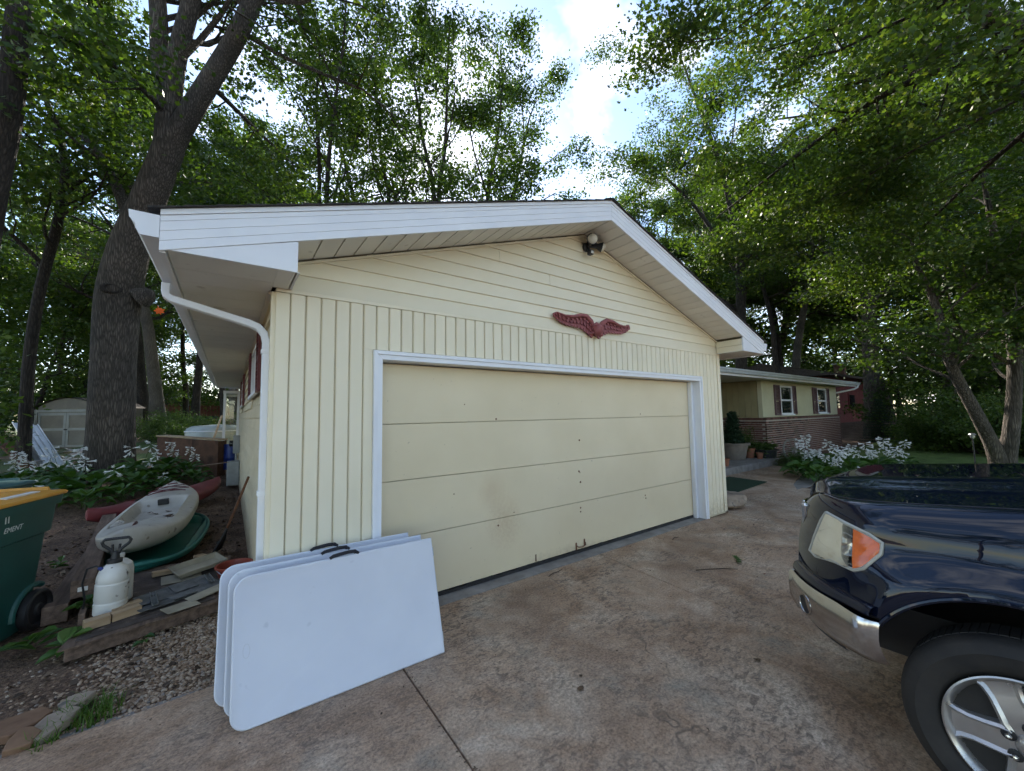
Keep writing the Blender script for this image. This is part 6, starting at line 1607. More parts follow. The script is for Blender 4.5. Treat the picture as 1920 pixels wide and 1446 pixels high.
M['pebble'] = tone_mat('pea_gravel', [(0, (0.15, 0.095, 0.06)), (0.3, (0.29, 0.195, 0.125)), (0.6, (0.41, 0.295, 0.20)), (0.85, (0.48, 0.38, 0.28)), (1, (0.23, 0.19, 0.16))])
def gd_(x, y): return sstep(-1.15, -0.55, x) * sstep(1.05, 0.75, y - 0.28 * (x + 1)) + 0.10
tag(pebbles('gravel', 5200, (-1.35, -0.02, -0.07, 1.25), 0.0125, M['pebble'], 3, -0.004, gd_), 'tan pea gravel between the drive edge and the platform', 'gravel', kind='stuff')
M['litter'] = tone_mat('leaf_litter', [(0, (0.035, 0.022, 0.014)), (0.5, (0.10, 0.064, 0.04)), (0.85, (0.19, 0.13, 0.085)), (1, (0.30, 0.23, 0.16))])
P = []
while len(P) < 4200:
    x, y = rng.uniform(-6, -0.05), rng.uniform(0.02, 11) if rng.uniform() < .6 else rng.uniform(0.02, 5)
    P.append((x, y, gz(x, y) + 0.006 + rng.uniform(0, .012)))
o = put('leaf_litter', leaves_mesh('leaf_litter', np.array(P), 0.055, rng, RHOMB * np.array([1, 1, 2.4]), 0.35), M['litter']); tag(o, 'brown leaf litter and chips over the bare soil', 'leaf litter', kind='stuff')

# flagstones, weeds, grass at the drive edge
for i, (x, y, r_, ro, lb) in enumerate([(-1.13, 0.13, .15, 0.3, 'broad flat brown flagstone at the lower left drive edge'), (-0.98, 0.03, .12, 1.2, 'tilted ochre flagstone touching the grass tuft'), (-1.06, -0.035, .085, 2.0, 'small brown flagstone at the very edge of the drive'), (-0.93, 0.20, .10, 2.6, 'reddish flagstone nearest to the gravel')]):
    rn9 = random.Random(60 + i); pg = [(r_ * rn9.uniform(.75, 1.15) * math.cos(a9 + rn9.uniform(-.2, .2)), 0.75 * r_ * rn9.uniform(.75, 1.15) * math.sin(a9 + rn9.uniform(-.2, .2))) for a9 in np.linspace(0, 5.4, 7)]
    o = put('flagstone', MB().extrude([(a9, b9, -0.02) for a9, b9 in pg], (0, 0, 0.042)).mesh('flagstone', bevel=0.005, seg=1), M['rock'] if i % 2 else pm('brown_flag_%d' % i, [(0.13, 0.065, 0.035, 1), (0.24, 0.14, 0.08, 1)], scale=6, rough=0.9, bump=0.5, bscale=30)); o.location = (x, y, 0.015); o.rotation_euler = (random.uniform(-.2, .2), random.uniform(-.2, .2), ro); tag(o, lb, 'stone')
def blades(name, n, R0, h, seed, mat, base=(0, 0, 0), wid=0.004):
    rn = np.random.RandomState(seed); mb = MB()
    tv = []
    for i in range(n):
        a, r_ = rn.uniform(0, 6.28), R0 * math.sqrt(rn.uniform()); x, y = r_ * math.cos(a), r_ * math.sin(a)
        hh = h * rn.uniform(.5, 1.15); b_ = rn.uniform(0, 6.28); ln_ = hh * rn.uniform(.3, .9); w_ = wid * rn.uniform(.7, 1.3)
        dx, dy = math.cos(b_), math.sin(b_); V = []
        for t_ in (0, .35, .7, 1.0):
            cx, cy_, cz = x + dx * ln_ * t_ * t_, y + dy * ln_ * t_ * t_, hh * (t_ - 0.25 * t_ * t_)
            ww = w_ * (1 - t_ * 0.95); V += [(cx - dy * ww, cy_ + dx * ww, cz), (cx + dy * ww, cy_ - dx * ww, cz)]
        mb.add(V, [(0, 1, 3, 2), (2, 3, 5, 4), (4, 5, 7, 6)]); tv += [rn.uniform()] * 3
    me = mb.mesh(name, recalc=False); tone_attr(me, tv); o = put(name, me, mat); o.location = base; return o
tag(blades('grass_tuft', 190, 0.13, 0.13, 1, M['grass'], (-0.83, 0.06, -0.02)), 'bright green grass tuft at the drive edge by the gravel', 'grass', kind='thing')
tag(blades('grass_tuft', 60, 0.06, 0.10, 2, M['grass'], (-0.98, -0.09, -0.02)), 'small grass tuft growing from the lower left drive edge', 'grass', kind='thing')
def broad_plant(name, label, loc, n, sz, seed, mat=None, cat='weed', h=0.10, group=None):
    t = thing(name, label, cat, loc, group); rn = random.Random(seed)
    for i in range(n):
        P = leaf_poly(sz * rn.uniform(.7, 1.2), 0); V = [(0, 0, 0.01)] + [(a, b_ + sz, 0.02 * (1 - (b_ / sz) ** 2) + abs(a) * .3) for a, b_ in P]
        k = len(P); mb = MB(); mb.add(V, [(0, j + 1, (j + 1) % k + 1) for j in range(k)])
        me = mb.mesh('leaf', recalc=False); tone_attr(me, [rn.random()] * k)
        o = put('leaf', me, mat or M['hosta'], t); o.matrix_parent_inverse = Matrix.Identity(4)
        o.location = (rn.uniform(-.03, .03), rn.uniform(-.03, .03), h * rn.uniform(.2, 1)); o.rotation_euler = (rn.uniform(-.1, .5), rn.uniform(-.2, .2), 6.28 * i / n + rn.uniform(-.3, .3))
    return t
broad_plant('weed', 'large leafed weed at the foot of the refuse cart', (-1.36, 1.20, -0.02), 9, 0.085, 1)
broad_plant('weed', 'green weed at the near corner of the platform', (-1.14, 1.02, -0.01), 6, 0.07, 2)
broad_plant('weed', 'leafy weed beside the short leaning board', (-1.16, 1.50, 0.02), 8, 0.07, 3, h=0.16)
broad_plant('weed', 'tiny weed in front of the platform board', (-0.72, 0.80, -0.02), 4, 0.03, 4)
broad_plant('weed', 'pale weed growing between the carts and the timber', (-1.75, 3.35, 0.0), 6, 0.05, 5)
broad_plant('weed', 'small weed next to the boulder at the garage corner', (6.62, 0.55, 0.0), 7, 0.06, 6, h=0.2)

# debris on the drive
M['twig'] = pm('twig', [(0.045, 0.03, 0.02, 1), (0.09, 0.06, 0.04, 1)], scale=8, rough=0.9, bump=0.2)
def twig(label, p):
    o = MB().tube(p, [0.005] * (len(p) - 1) + [0.002], 5).build('twig', M['twig'], smooth=True); return tag(o, label, 'twig')
twig('thin dark twig close to the garage door bottom', [(2.42, -0.13, 0.004), (2.50, -0.10, 0.006), (2.58, -0.10, 0.004), (2.66, -0.07, 0.004)])
twig('curved twig on the drive left of the green sprig', [(3.72, -0.95, 0.004), (3.85, -1.02, 0.005), (3.98, -1.10, 0.004), (4.08, -1.20, 0.004)])
twig('short twig lying near the right jamb', [(4.42, -0.25, 0.004), (4.50, -0.22, 0.006), (4.57, -0.24, 0.004)])
def sprig(label, loc, n, sz, mat, ang):
    t = thing('leaf_sprig', label, 'leaf', loc)
    MB().tube([loc, (loc[0] + .05 * math.cos(ang), loc[1] + .05 * math.sin(ang), loc[2] + .006), (loc[0] + .11 * math.cos(ang), loc[1] + .11 * math.sin(ang), loc[2] + .004)], 0.0025, 5).build('stalk', M['twig'], t)
    for i in range(n):
        P = leaf_poly(sz, 1); V = [(0, 0, 0.0)] + [(a, b_ + sz, 0.25 * abs(a)) for a, b_ in P]; k = len(P)
        mb = MB(); mb.add(V, [(0, j + 1, (j + 1) % k + 1) for j in range(k)]); me = mb.mesh('leaf', recalc=False); tone_attr(me, [0.3 + .1 * i] * k)
        o = put('leaf', me, mat, t); o.matrix_parent_inverse = Matrix.Identity(4); o.location = (.03 * i * math.cos(ang), .03 * i * math.sin(ang), 0.006 + .004 * i); o.rotation_euler = (0.15, 0, ang - 1.57 + (i - n / 2) * 0.9)
sprig('dark green leaf sprig lying on the drive', (4.26, -1.10, 0.002), 4, 0.035, M['hosta'], 0.3)
random.seed(21)
M['leafred'] = pm('reddish_leaf', [(0.14, 0.03, 0.02, 1), (0.2, 0.06, 0.03, 1)], scale=9, rough=0.8, bump=0.1)
single_leaf('fallen_leaf', 'small reddish leaf on the drive by the bumper', (4.15, -1.42, 0.006), 0.022, (0, .2, 1), M['leafred'], 0, 0.5)
single_leaf('fallen_leaf', 'brown oval leaf lying flat in mid drive', (1.50, -1.47, 0.004), 0.032, (0.1, .1, 1.9), M['leafdead'], 0, 0.3)
single_leaf('fallen_leaf', 'tiny dark leaf beside the brown oval one', (1.585, -1.39, 0.004), 0.016, (0.1, .1, 0.4), M['leafdead'], 1, 0.5)
single_leaf('fallen_leaf', 'dark curled leaf ahead of the front wheel', (2.62, -1.98, 0.004), 0.028, (0.1, .1, 1.1), M['leafdead'], 0, 0.5)
single_leaf('fallen_leaf', 'dark speck of leaf near the door bottom', (2.72, -0.18, 0.004), 0.016, (0.1, .1, 0.4), M['leafdead'], 1, 0.5)

P = []
while len(P) < 420:
    x, y = rng.uniform(-1.2, 8.5), -abs(rng.normal() * 0.9) - 0.03
    if rng.uniform() < .3: x, y = rng.uniform(0.7, 0.74), rng.uniform(-3, -0.1)
    P.append((x, y, 0.004))
o = put('grit', leaves_mesh('grit', np.array(P), 0.016, rng, RHOMB * np.array([1, 1, 2]), 0.3), M['litter']); tag(o, 'specks of leaf and grit scattered over the drive', 'grit', kind='stuff')

# ------------------------------------------------------------------ hostas in flower
def hosta_leaf_mesh(seed, L_, W_):
    rn = random.Random(seed); G_ = []
    for i in range(6):
        t_ = i / 5; w_ = W_ * math.sin(math.pi * min(1, 0.06 + 0.94 * t_) ** 0.75) * (1 if t_ < 1 else 0.05)
        y = L_ * t_; arch_ = 0.20 * L_ * math.sin(t_ * 2.4) - 0.22 * L_ * t_ * t_
        G_.append([(q_ * w_, y, arch_ + 0.35 * w_ * abs(q_) ** 1.5 + 0.006 * math.sin(9 * t_ + 3 * q_)) for q_ in (-1, -0.5, 0, 0.5, 1)])
    mb = MB(); mb.grid(G_); mb.tube([(0, -0.16, -0.14), (0, -0.07, -0.04), (0, 0.0, 0.0)], 0.005, 4, cap=False)
    me = mb.mesh('leaf', smooth=80, recalc=False); tone_attr(me, [rn.uniform(.1, .9)] * len(me.polygons)); me.materials.append(M['hosta']); return me
HL = [hosta_leaf_mesh(i, 0.25 + 0.03 * i, 0.085 + 0.008 * i) for i in range(4)]
def blossoms(n, h, seed, dense):
    rn = random.Random(seed); mb = MB()
    for i in range(n):
        t_ = i / max(1, n - 1); z = h * (1 - 0.50 * t_ * dense); a = i * 2.4 + rn.uniform(-.5, .5); rr = 0.012 + 0.01 * t_
        c = Vector((rr * math.cos(a), rr * math.sin(a), z)); d = Vector((math.cos(a), math.sin(a), -0.75 + 1.0 * (1 - t_) + rn.uniform(-.35, .25))).normalized()
        T = Matrix.Translation(c) @ d.to_track_quat('Z', 'Y').to_matrix().to_4x4()
        q5 = rn.uniform(.75, 1.2); rings = [(0.004, 0.0, 0), (0.007, 0.04 * q5, 0), (0.013, 0.075 * q5, 0), (0.030, 0.105 * q5, 1)]
        V = []
        for r_, zz2, star in rings: V += [T @ Vector((r_ * (1 if not star or j % 2 == 0 else 0.5) * math.cos(j * math.pi / 5), r_ * (1 if not star or j % 2 == 0 else 0.5) * math.sin(j * math.pi / 5), zz2 - (0.012 if star and j % 2 else 0))) for j in range(10)]
        mb.add(V, [(k * 10 + j, k * 10 + (j + 1) % 10, (k + 1) * 10 + (j + 1) % 10, (k + 1) * 10 + j) for k in range(3) for j in range(10)])
    me = mb.mesh('blossoms', smooth=70, recalc=False); me.materials.append(M['petal']); return me
BL = [blossoms(8 + 2 * i, 0.0, 50 + i, 0) for i in range(1)]
def make_hosta(seed, nleaf, nst, hst):
    rn = random.Random(seed); t = thing('hosta', 'x', 'hosta', (0, 0, 0))
    for i in range(nleaf):
        o = put('leaf', rn.choice(HL), None, t); k = i / nleaf; a = i * 2.4
        rr = 0.06 + 0.16 * (1 - k); o.location = (rr * math.cos(a), rr * math.sin(a), 0.12 + 0.20 * k + rn.uniform(-.02, .02))
        o.rotation_euler = (R(-14 + 40 * k + rn.uniform(-10, 10)), R(rn.uniform(-14, 14)), a - math.pi / 2 + rn.uniform(-.2, .2)); s = rn.uniform(.75, 1.12); o.scale = (s, s, s)
    for i in range(nst):
        a = rn.uniform(0, 6.28); h = hst * rn.uniform(.58, 1.28); lx, ly = 0.30 * math.cos(a) * rn.uniform(.3, 1.2), 0.22 * math.sin(a) * rn.uniform(.3, 1.2)
        st_ = MB().tube([(0, 0, 0.05), (lx * .4, ly * .4, h * .5), (lx, ly, h)], [0.006, 0.005, 0.003], 5).build('flower_stalk', M['stem'], t, smooth=True)
        me = blossoms(rn.choice((6, 7, 9)), 0.20, seed * 10 + i, 1.2)
        b_ = put('blossoms', me, None, st_); b_.location = (lx, ly, h - 0.185)
    return t
HA = [make_hosta(1, 18, 1, 0.62), make_hosta(2, 16, 0, 0.6), make_hosta(3, 20, 2, 0.70), make_hosta(4, 17, 1, 0.55), make_hosta(5, 18, 4, 0.82), make_hosta(6, 18, 3, 0.72)]
left_bed = [(-2.25, 6.75, 1), (-1.85, 7.1, 1), (-2.75, 7.2, 3), (-2.3, 7.55, 3), (-1.72, 7.85, 1), (-3.15, 7.8, 0), (-2.75, 8.3, 2), (-2.1, 8.5, 0), (-1.5, 8.75, 2), (-3.6, 8.5, 2), (-3.1, 9.1, 2), (-1.05, 9.25, 2), (-1.9, 9.25, 0), (-0.85, 8.5, 1), (-1.35, 7.6, 3), (-3.7, 9.5, 2), (-4.2, 8.9, 3), (-3.3, 10.0, 0), (-1.45, 9.9, 2)]
right_bed = [(11.0, 0.42, 1), (11.6, 0.62, 5), (10.55, -0.02, 1), (11.3, -0.05, 4), (12.2, 0.40, 4), (11.9, -0.30, 4), (12.8, 0.10, 4), (12.7, -0.55, 5), (13.5, -0.15, 4), (13.4, -0.75, 5), (14.2, -0.8, 4), (10.9, -0.55, 3), (12.9, 0.75, 5)]
used_h = set()
ORD = ['first', 'second', 'third', 'fourth', 'fifth', 'sixth', 'seventh', 'eighth', 'ninth', 'tenth', 'eleventh', 'twelfth', 'thirteenth', 'fourteenth', 'fifteenth', 'sixteenth', 'seventeenth', 'eighteenth', 'nineteenth', 'twentieth']
for bed, grp, lb in ((left_bed, 'hostas below the big tree', 'hosta clump from the left below the huge maple'), (right_bed, 'hostas beside the path', 'hosta clump from the left in the bed beside the path')):
    bed.sort(key=lambda b5: math.atan2(b5[0] + 0.25, b5[1] + 3.245))
    for i, (x, y, k) in enumerate(bed):
        fl = ' with white trumpet flowers' if k in (0, 2, 4, 5) else ' without open flowers' if k == 1 else ' with a single white flower stalk'
        t = HA[k] if k not in used_h else dup(HA[k]); used_h.add(k)
        s = random.uniform(.8, 1.25) * (0.9 if bed is right_bed else 1)
        t.location = (x, y, gz(x, y)); t.rotation_euler = (0, 0, random.uniform(0, 6.28)); t.scale = (s, s, s); t['label'] = ORD[i] + ' ' + lb; t['group'] = grp

# garden light, wheel, things by the lawn
gl_ = thing('garden_light', 'thin black path light standing on the lawn', 'path light', (15.75, -1.90, -0.02))
MB().tube([(15.75, -1.9, -0.02), (15.75, -1.9, 0.85)], 0.014, 8).build('stake', M['black'], gl_)
MB().lathe([(0.02, 0.80), (0.045, 0.83), (0.05, 0.90), (0.075, 0.905), (0.05, 0.935), (0.0, 0.95)], 16, Matrix.Translation((15.75, -1.9, 0))).build('lamp_head', M['steel'], gl_, smooth=30)
wl_ = thing('wagon_wheel', 'weathered grey wagon wheel leaning in front of the brick wall', 'wheel', (13.75, 1.45, 0))
T = Matrix.Translation((13.75, 1.50, 0.37)) @ Matrix.Rotation(R(-25), 4, 'Z') @ Matrix.Rotation(R(78), 4, 'X')
M['greywood'] = pm('grey_driftwood', [(0.16, 0.145, 0.12, 1), (0.26, 0.24, 0.20, 1)], scale=6, rough=0.9, bump=0.3)
MB().lathe([(0.36, -0.02), (0.40, -0.02), (0.40, 0.02), (0.36, 0.02)], 32, T, closed=True).build('felloe', M['greywood'], wl_, smooth=30)
for k in range(10): MB().tube([T @ Vector((0.05 * math.cos(k * .6283), 0.05 * math.sin(k * .6283), 0)), T @ Vector((0.365 * math.cos(k * .6283), 0.365 * math.sin(k * .6283), 0))], 0.013, 6).build('spoke', M['greywood'], wl_)
MB().lathe([(0.0, -0.05), (0.05, -0.05), (0.06, 0), (0.05, 0.05), (0, 0.05)], 14, T).build('hub', M['greywood'], wl_, smooth=30)
# ------------------------------------------------------------------ trees
class Grow:
    def __init__(self, seed):
        self.rn = np.random.RandomState(seed); self.wood = MB(); self.cl = []
    def unit(self, v): return v / max(1e-6, np.linalg.norm(v))
    def path(self, p, d, L_, r0, r1, n, sides, wig, trop):
        P = [np.array(p, float)]; d = self.unit(np.array(d, float))
        for i in range(n):
            d = self.unit(d + self.rn.normal(size=3) * wig + np.array([0, 0, trop]))
            P.append(P[-1] + d * L_ / n)
        self.wood.tube([tuple(q_) for q_ in P], [r0 + (r1 - r0) * (i / n) ** 0.8 for i in range(n + 1)], sides, cap=False)
        return P
    def along(self, P, t):
        a = t * (len(P) - 1); k = min(int(a), len(P) - 2); f = a - k
        return P[k] * (1 - f) + P[k + 1] * f, self.unit(P[k + 1] - P[k])
    def branch(self, p, d, L_, r_, depth, spread=0.9, flat=0.55):
        n = (4, 4, 6)[depth]
        P = self.path(p, d, L_, r_, r_ * 0.35, n, (3, 4, 6)[depth], (0.22, 0.18, 0.14)[depth], 0.05)
        self.kids(P, L_, r_, depth, spread, flat)
    def kids(self, P, L_, r_, depth, spread=0.9, flat=0.55, lo=0.28, num=None):
        if depth == 0:
            for t in (0.35, 0.6, 0.8, 1.0): self.cl.append(self.along(P, t)[0])
            return
        k = num or self.rn.randint(3, 6)
        for i in range(k):
            t = lo + (1 - lo) * (i + self.rn.uniform(0.2, 1)) / k
            q_, d = self.along(P, min(t, 0.999))
            o = self.rn.normal(size=3) * np.array([1, 1, flat]); o -= d * (o @ d)
            self.branch(q_, d * 0.65 + self.unit(o) * spread, L_ * self.rn.uniform(0.42, 0.65) * (1.15 - 0.4 * t), r_ * 0.5 * (1.1 - 0.5 * t), depth - 1, spread, flat)
    def limb(self, pts, rad, sides=10, lo=0.3, num=5, L_=2.5, depth=2, spread=0.9, leafy=True):
        # smooth the given axis
        pts = [np.array(p, float) for p in pts]; n = len(pts); out = []; rr = []
        for i in range(n - 1):
            p0, p1, p2, p3 = pts[max(i - 1, 0)], pts[i], pts[i + 1], pts[min(i + 2, n - 1)]
            for s in range(4):
                t = s / 4
                out.append(0.5 * ((2 * p1) + (-p0 + p2) * t + (2 * p0 - 5 * p1 + 4 * p2 - p3) * t * t + (-p0 + 3 * p1 - 3 * p2 + p3) * t ** 3)); rr.append(rad[i] + (rad[i + 1] - rad[i]) * t)
        out.append(pts[-1]); rr.append(rad[-1])
        self.wood.tube([tuple(q_) for q_ in out], rr, sides, cap=True)
        if leafy:
            for i in range(num):
                t = lo + (1 - lo) * (i + self.rn.uniform(0.2, 1)) / num
                q_, d = self.along(out, min(t, 0.999)); o = self.rn.normal(size=3) * np.array([1, 1, 0.5]); o -= d * (o @ d)
                self.branch(q_, d * 0.5 + self.unit(o) * spread, L_ * self.rn.uniform(.7, 1.2), rr[min(int(t * (len(rr) - 1)), len(rr) - 1)] * 0.42, depth - 1)
    def crown(self, name, n, leaf, sig, tmpl=RHOMB, flat=0.40, updown=0.8, keep=None):
        c = np.array(self.cl)
        if keep is not None: c = c[[bool(keep(p)) for p in c]]
        ix = self.rn.randint(0, len(c), n)
        ct = self.rn.uniform(0, 1, len(c))
        P = c[ix] + self.rn.normal(size=(n, 3)) * np.array([sig, sig, sig * flat])
        tone = np.clip(0.55 * ct[ix] + 0.45 * self.rn.uniform(0, 1, n), 0, 1)
        return leaves_mesh(name, P, leaf, self.rn, tmpl, updown, tone)
def make_tree(g_, label, group, bark, leafm, n, leaf, sig, tmpl=RHOMB, name='tree', cat='tree', flat=0.40, wood='trunk', keep=None):
    t = thing(name, label, cat, (0, 0, 0), group)
    put(wood, g_.wood.mesh(wood, smooth=60, recalc=False), bark, t)
    c = put('crown', g_.crown('crown', n, leaf, sig, tmpl, flat, keep=keep), leafm, t); c['kind'] = 'stuff'
    return t
def generic(seed, H, r0, bare, spread, nprim, n, leaf, sig, stems=1, trop=0.0, elev=(15, 62)):
    g_ = Grow(seed); rn = g_.rn
    for s in range(stems):
        off = np.array([rn.uniform(-.25, .25), rn.uniform(-.25, .25), 0]) * (stems > 1)
        tilt = np.array([rn.uniform(-.16, .16), rn.uniform(-.16, .16), 1]) if stems > 1 else np.array([rn.uniform(-.05, .05), rn.uniform(-.05, .05), 1])
        k = 11; P = [off]; d = g_.unit(tilt)
        for i in range(k):
            d = g_.unit(d + rn.normal(size=3) * np.array([.06, .06, 0]) + np.array([0, 0, 0.05])); P.append(P[-1] + d * H * 0.93 / k)
        P = [np.array(p) for p in P]
        rad = [r0 * (1.45 if i == 0 else 1.0) * (1 - 0.93 * (i / k) ** 1.1) + 0.015 for i in range(k + 1)]
        g_.wood.tube([tuple(p) for p in P], rad, 9, cap=False)
        for i in range(nprim):
            f = (i + rn.uniform(0, .8)) / nprim; t = bare + (1 - bare) * f
            q_, dd = g_.along(P, min(t, .999)); az = i * 2.399 + rn.uniform(-.4, .4); el = R(elev[0] + (elev[1] - elev[0]) * f + rn.uniform(-10, 10))
            Lb = spread * (1.0 - 0.62 * f) * rn.uniform(.75, 1.2)
            g_.branch(q_, (math.cos(az) * math.cos(el), math.sin(az) * math.cos(el), math.sin(el)), Lb, max(0.03, rad[min(int(t * k), k)] * 0.5), 2)
    return g_
def AT(az, dist): return (-0.25 + dist * math.sin(R(az)), -3.245 + dist * math.cos(R(az)))

ARC = {}
ARC['tall'] = make_tree(generic(1, 20, 0.30, 0.34, 5.2, 17, 0, 0, 0), 'x', None, M['bark_dark'], M['leaf'], 30000, 0.15, 0.31)
ARC['tall2'] = make_tree(generic(2, 19, 0.26, 0.40, 4.6, 16, 0, 0, 0), 'x', None, M['bark_grey'], M['leaf_dark'], 28000, 0.15, 0.31)
ARC['slim'] = make_tree(generic(3, 17, 0.17, 0.48, 3.4, 13, 0, 0, 0), 'x', None, M['bark_dark'], M['leaf_pale'], 19000, 0.14, 0.28)
ARC['airy'] = make_tree(generic(4, 21, 0.17, 0.30, 4.6, 12, 0, 0, 0, stems=3), 'x', None, M['bark_dark'], M['leaf'], 33000, 0.14, 0.27)
ARC['low'] = make_tree(generic(5, 7.5, 0.09, 0.10, 2.8, 15, 0, 0, 0, elev=(2, 55)), 'x', None, M['bark_dark'], M['leaf'], 11000, 0.15, 0.32)
ARC['low2'] = make_tree(generic(6, 6.0, 0.07, 0.06, 2.5, 15, 0, 0, 0, elev=(-5, 55)), 'x', None, M['bark_dark'], M['leaf_pale'], 10000, 0.145, 0.30)
def make_shrub(seed, leafm, H, Rr, n, leaf):
    g_ = Grow(seed)
    for i in range(12):
        a = i * 2.4; g_.branch((0.15 * math.cos(a), 0.15 * math.sin(a), 0), (math.cos(a) * .7, math.sin(a) * .7, g_.rn.uniform(.5, 1.6)), H * g_.rn.uniform(.8, 1.15), 0.02, 1, 0.8, 0.9)
    return make_tree(g_, 'x', None, M['bark_dark'], leafm, n, leaf, 0.17, name='shrub', cat='shrub', flat=0.8, wood='stems')
ARC['shrub'] = make_shrub(8, M['leaf_pale'], 1.35, 1.2, 9000, 0.075)
ARC['shrub2'] = make_shrub(9, M['leaf_pale'], 1.2, 1.1, 8000, 0.08)
first = set()
def plant(kind, x, y, s, label, group, rot=None, z=None):
    t = ARC[kind]
    if kind in first: t = dup(t)
    first.add(kind)
    t.location = (x, y, (gz(x, y) if z is None else z) - 0.05); t.rotation_euler = (0, 0, random.uniform(0, 6.28) if rot is None else rot); t.scale = (s, s, s)
    t['label'] = label; t['group'] = group
    return t
random.seed(31)
# woods beyond the shed, left
lb, gp = 'tall woodland tree behind the shed', 'woods behind the shed'
for k, az, d, s in [('tall2', -6, 46, 1.15), ('slim', -13, 44, 1.2), ('tall', -1, 52, 1.2), ('tall2', -9, 58, 1.2), ('tall2', 3, 60, 1.2), ('slim', -4, 36, 1.0)]:
    plant(k, *AT(az, d), s, lb, gp)
lb, gp = 'leafy understory maple between the shed and the woods', 'understory left of the big tree'
for k, az, d, s in [('low', -12.2, 34, 1.3), ('low2', -7.8, 35, 1.2), ('low', -15.2, 32, 1.3), ('low2', -25, 13, .9), ('low', -5.5, 42, 1.4), ('low2', -1.5, 44, 1.4), ('low', 2.5, 47, 1.4), ('low2', -10, 46, 1.5), ('low', -19.2, 27, 1.2), ('low', -16.8, 52, 2.3), ('low2', -20, 50, 2.4), ('low', -13, 56, 2.5), ('low2', -23, 46, 2.2)]:
    plant(k, *AT(az, d), s, lb, gp)
# unseen trees behind the view, added for the truck paint to reflect
lb, gp = 'unseen tree behind the viewer, added for truck reflections', 'added trees for truck reflections'
for k, x, y, s in [('tall', -15, -12, .8), ('tall2', -7, -24, .85), ('tall', 5, -27, .85), ('slim', 15, -22, .9), ('tall2', -19, 1, .75), ('slim', -13, -20, .9), ('tall', -13.5, -4, .85), ('tall2', -20, -7, 1.0)]:
    plant(k, x, y, s, lb, gp)
# three trunks in the back yard
plant('tall2', -3.35, 25.2, 1.15, 'grey trunked tree in the back yard, thickest of the distant ones', None, 0.4)['group'] = 'back yard trees'
plant('tall', -4.3, 27.0, 0.95, 'dark trunked tree just left of the grey back yard tree', 'back yard trees', 1.2)
plant('slim', -2.0, 27.5, 1.2, 'slender dark tree just right of the grey back yard tree', 'back yard trees', 2.0)
# behind the garage roof
lb, gp = 'slender many-stemmed tree rising behind the garage ridge', 'trees close behind the garage'
plant('airy', 5.4, 13.6, 0.98, 'tree of thin stems right in front of the sun', gp, 0.3)
plant('airy', 3.3, 15.3, 0.95, 'thin stemmed tree left of the sun behind the garage', gp, 2.4)
plant('airy', 9.6, 13.4, 1.08, 'tall tree whose crown borders the left side of the sky gap', gp, 4.1)
lb, gp = 'tree in the woods behind the garage', 'woods behind the garage'
for k, az, d, s in [('slim', 3, 30, 1.05), ('tall', 7, 33, 1.0), ('tall2', 12, 31, .95), ('slim', 29, 36, 1.05), ('tall', 33, 40, 1.05), ('tall2', 36.5, 43, 1.05), ('slim', -0.5, 29, 1.0), ('tall', 10, 48, 1.1), ('tall2', 0.8, 22, 0.85)]:
    plant(k, *AT(az, d), s, lb, gp)
lb, gp = 'distant tree in the low treeline under the sky gap', 'treeline under the sky gap'
for k, az, d, s in [('tall2', 40, 37, 1.12), ('tall', 43.5, 41, 1.10), ('slim', 46.5, 39, 1.25), ('tall2', 49.5, 42, 1.12), ('tall', 53, 39, 1.05), ('slim', 56, 36, 1.2), ('tall2', 51, 52, 1.15)]:
    plant(k, *AT(az, d), s, lb, gp)
# woods beyond the house, right
lb, gp = 'woodland tree beyond the brick house', 'woods beyond the brick house'
for k, az, d, s in [('tall', 61, 52, 1.5), ('tall2', 64, 39, 1.2), ('slim', 63, 47, 1.5), ('tall', 69, 40, 1.1), ('tall2', 71.5, 33, 1.1), ('slim', 70.8, 37, 1.2), ('tall', 79.5, 40, 1.15), ('tall2', 84, 37, 1.15), ('slim', 88, 34, 1.2), ('tall', 92, 33, 1.1), ('tall2', 67, 50, 1.3), ('tall', 77, 54, 1.35), ('slim', 82, 50, 1.3), ('tall2', 90, 46, 1.2), ('tall', 86.5, 29, .95), ('slim', 70.5, 29.5, 1.1), ('tall2', 95, 26, .95), ('slim', 66, 31, 1.1)]:
    plant(k, *AT(az, d), s, lb, gp)
lb, gp = 'understory maple beyond the lawn', 'understory beyond the lawn'
for k, az, d, s in [('low', 83, 27, 1.1), ('low2', 87, 26, 1.15), ('low', 91, 25, 1.1), ('low2', 67, 37, 2.0), ('low', 64, 38, 1.9), ('low', 69.5, 42, 2.1), ('low2', 72.5, 47, 2.2), ('low', 75, 50, 2.2), ('low2', 89, 31, 1.3), ('low', 80.5, 44, 1.8), ('low2', 84, 46, 2.1), ('low', 87.5, 48, 2.3), ('low2', 91, 44, 2.1), ('low', 78, 56, 2.5)]:
    plant(k, *AT(az, d), s, lb, gp)
lb, gp = 'dense green shrub along the far edge of the lawn', 'shrubs along the lawn'
for i, (x, y) in enumerate([(21.7, -0.5), (21.3, -1.7), (21.0, -2.9), (21.2, -4.2), (23.3, -0.2), (23.1, -1.5), (22.8, -2.9), (22.9, -4.4), (24.8, -0.6), (24.7, -2.4), (24.5, -4.4)]):
    plant('shrub' if i % 2 else 'shrub2', x, y, random.uniform(.95, 1.35), lb, gp)
lb, gp = 'low green bush in the back yard', 'bushes in the back yard'
for i, (x, y) in enumerate([(-1.6, 17.5), (-0.8, 19.0), (-8.6, 24), (-9.6, 21), (-8.0, 18.5), (-7.2, 16.0), (-2.7, 20.5)]):
    plant('shrub2' if i % 2 else 'shrub', x, y, random.uniform(.6, 1.0), lb, gp)

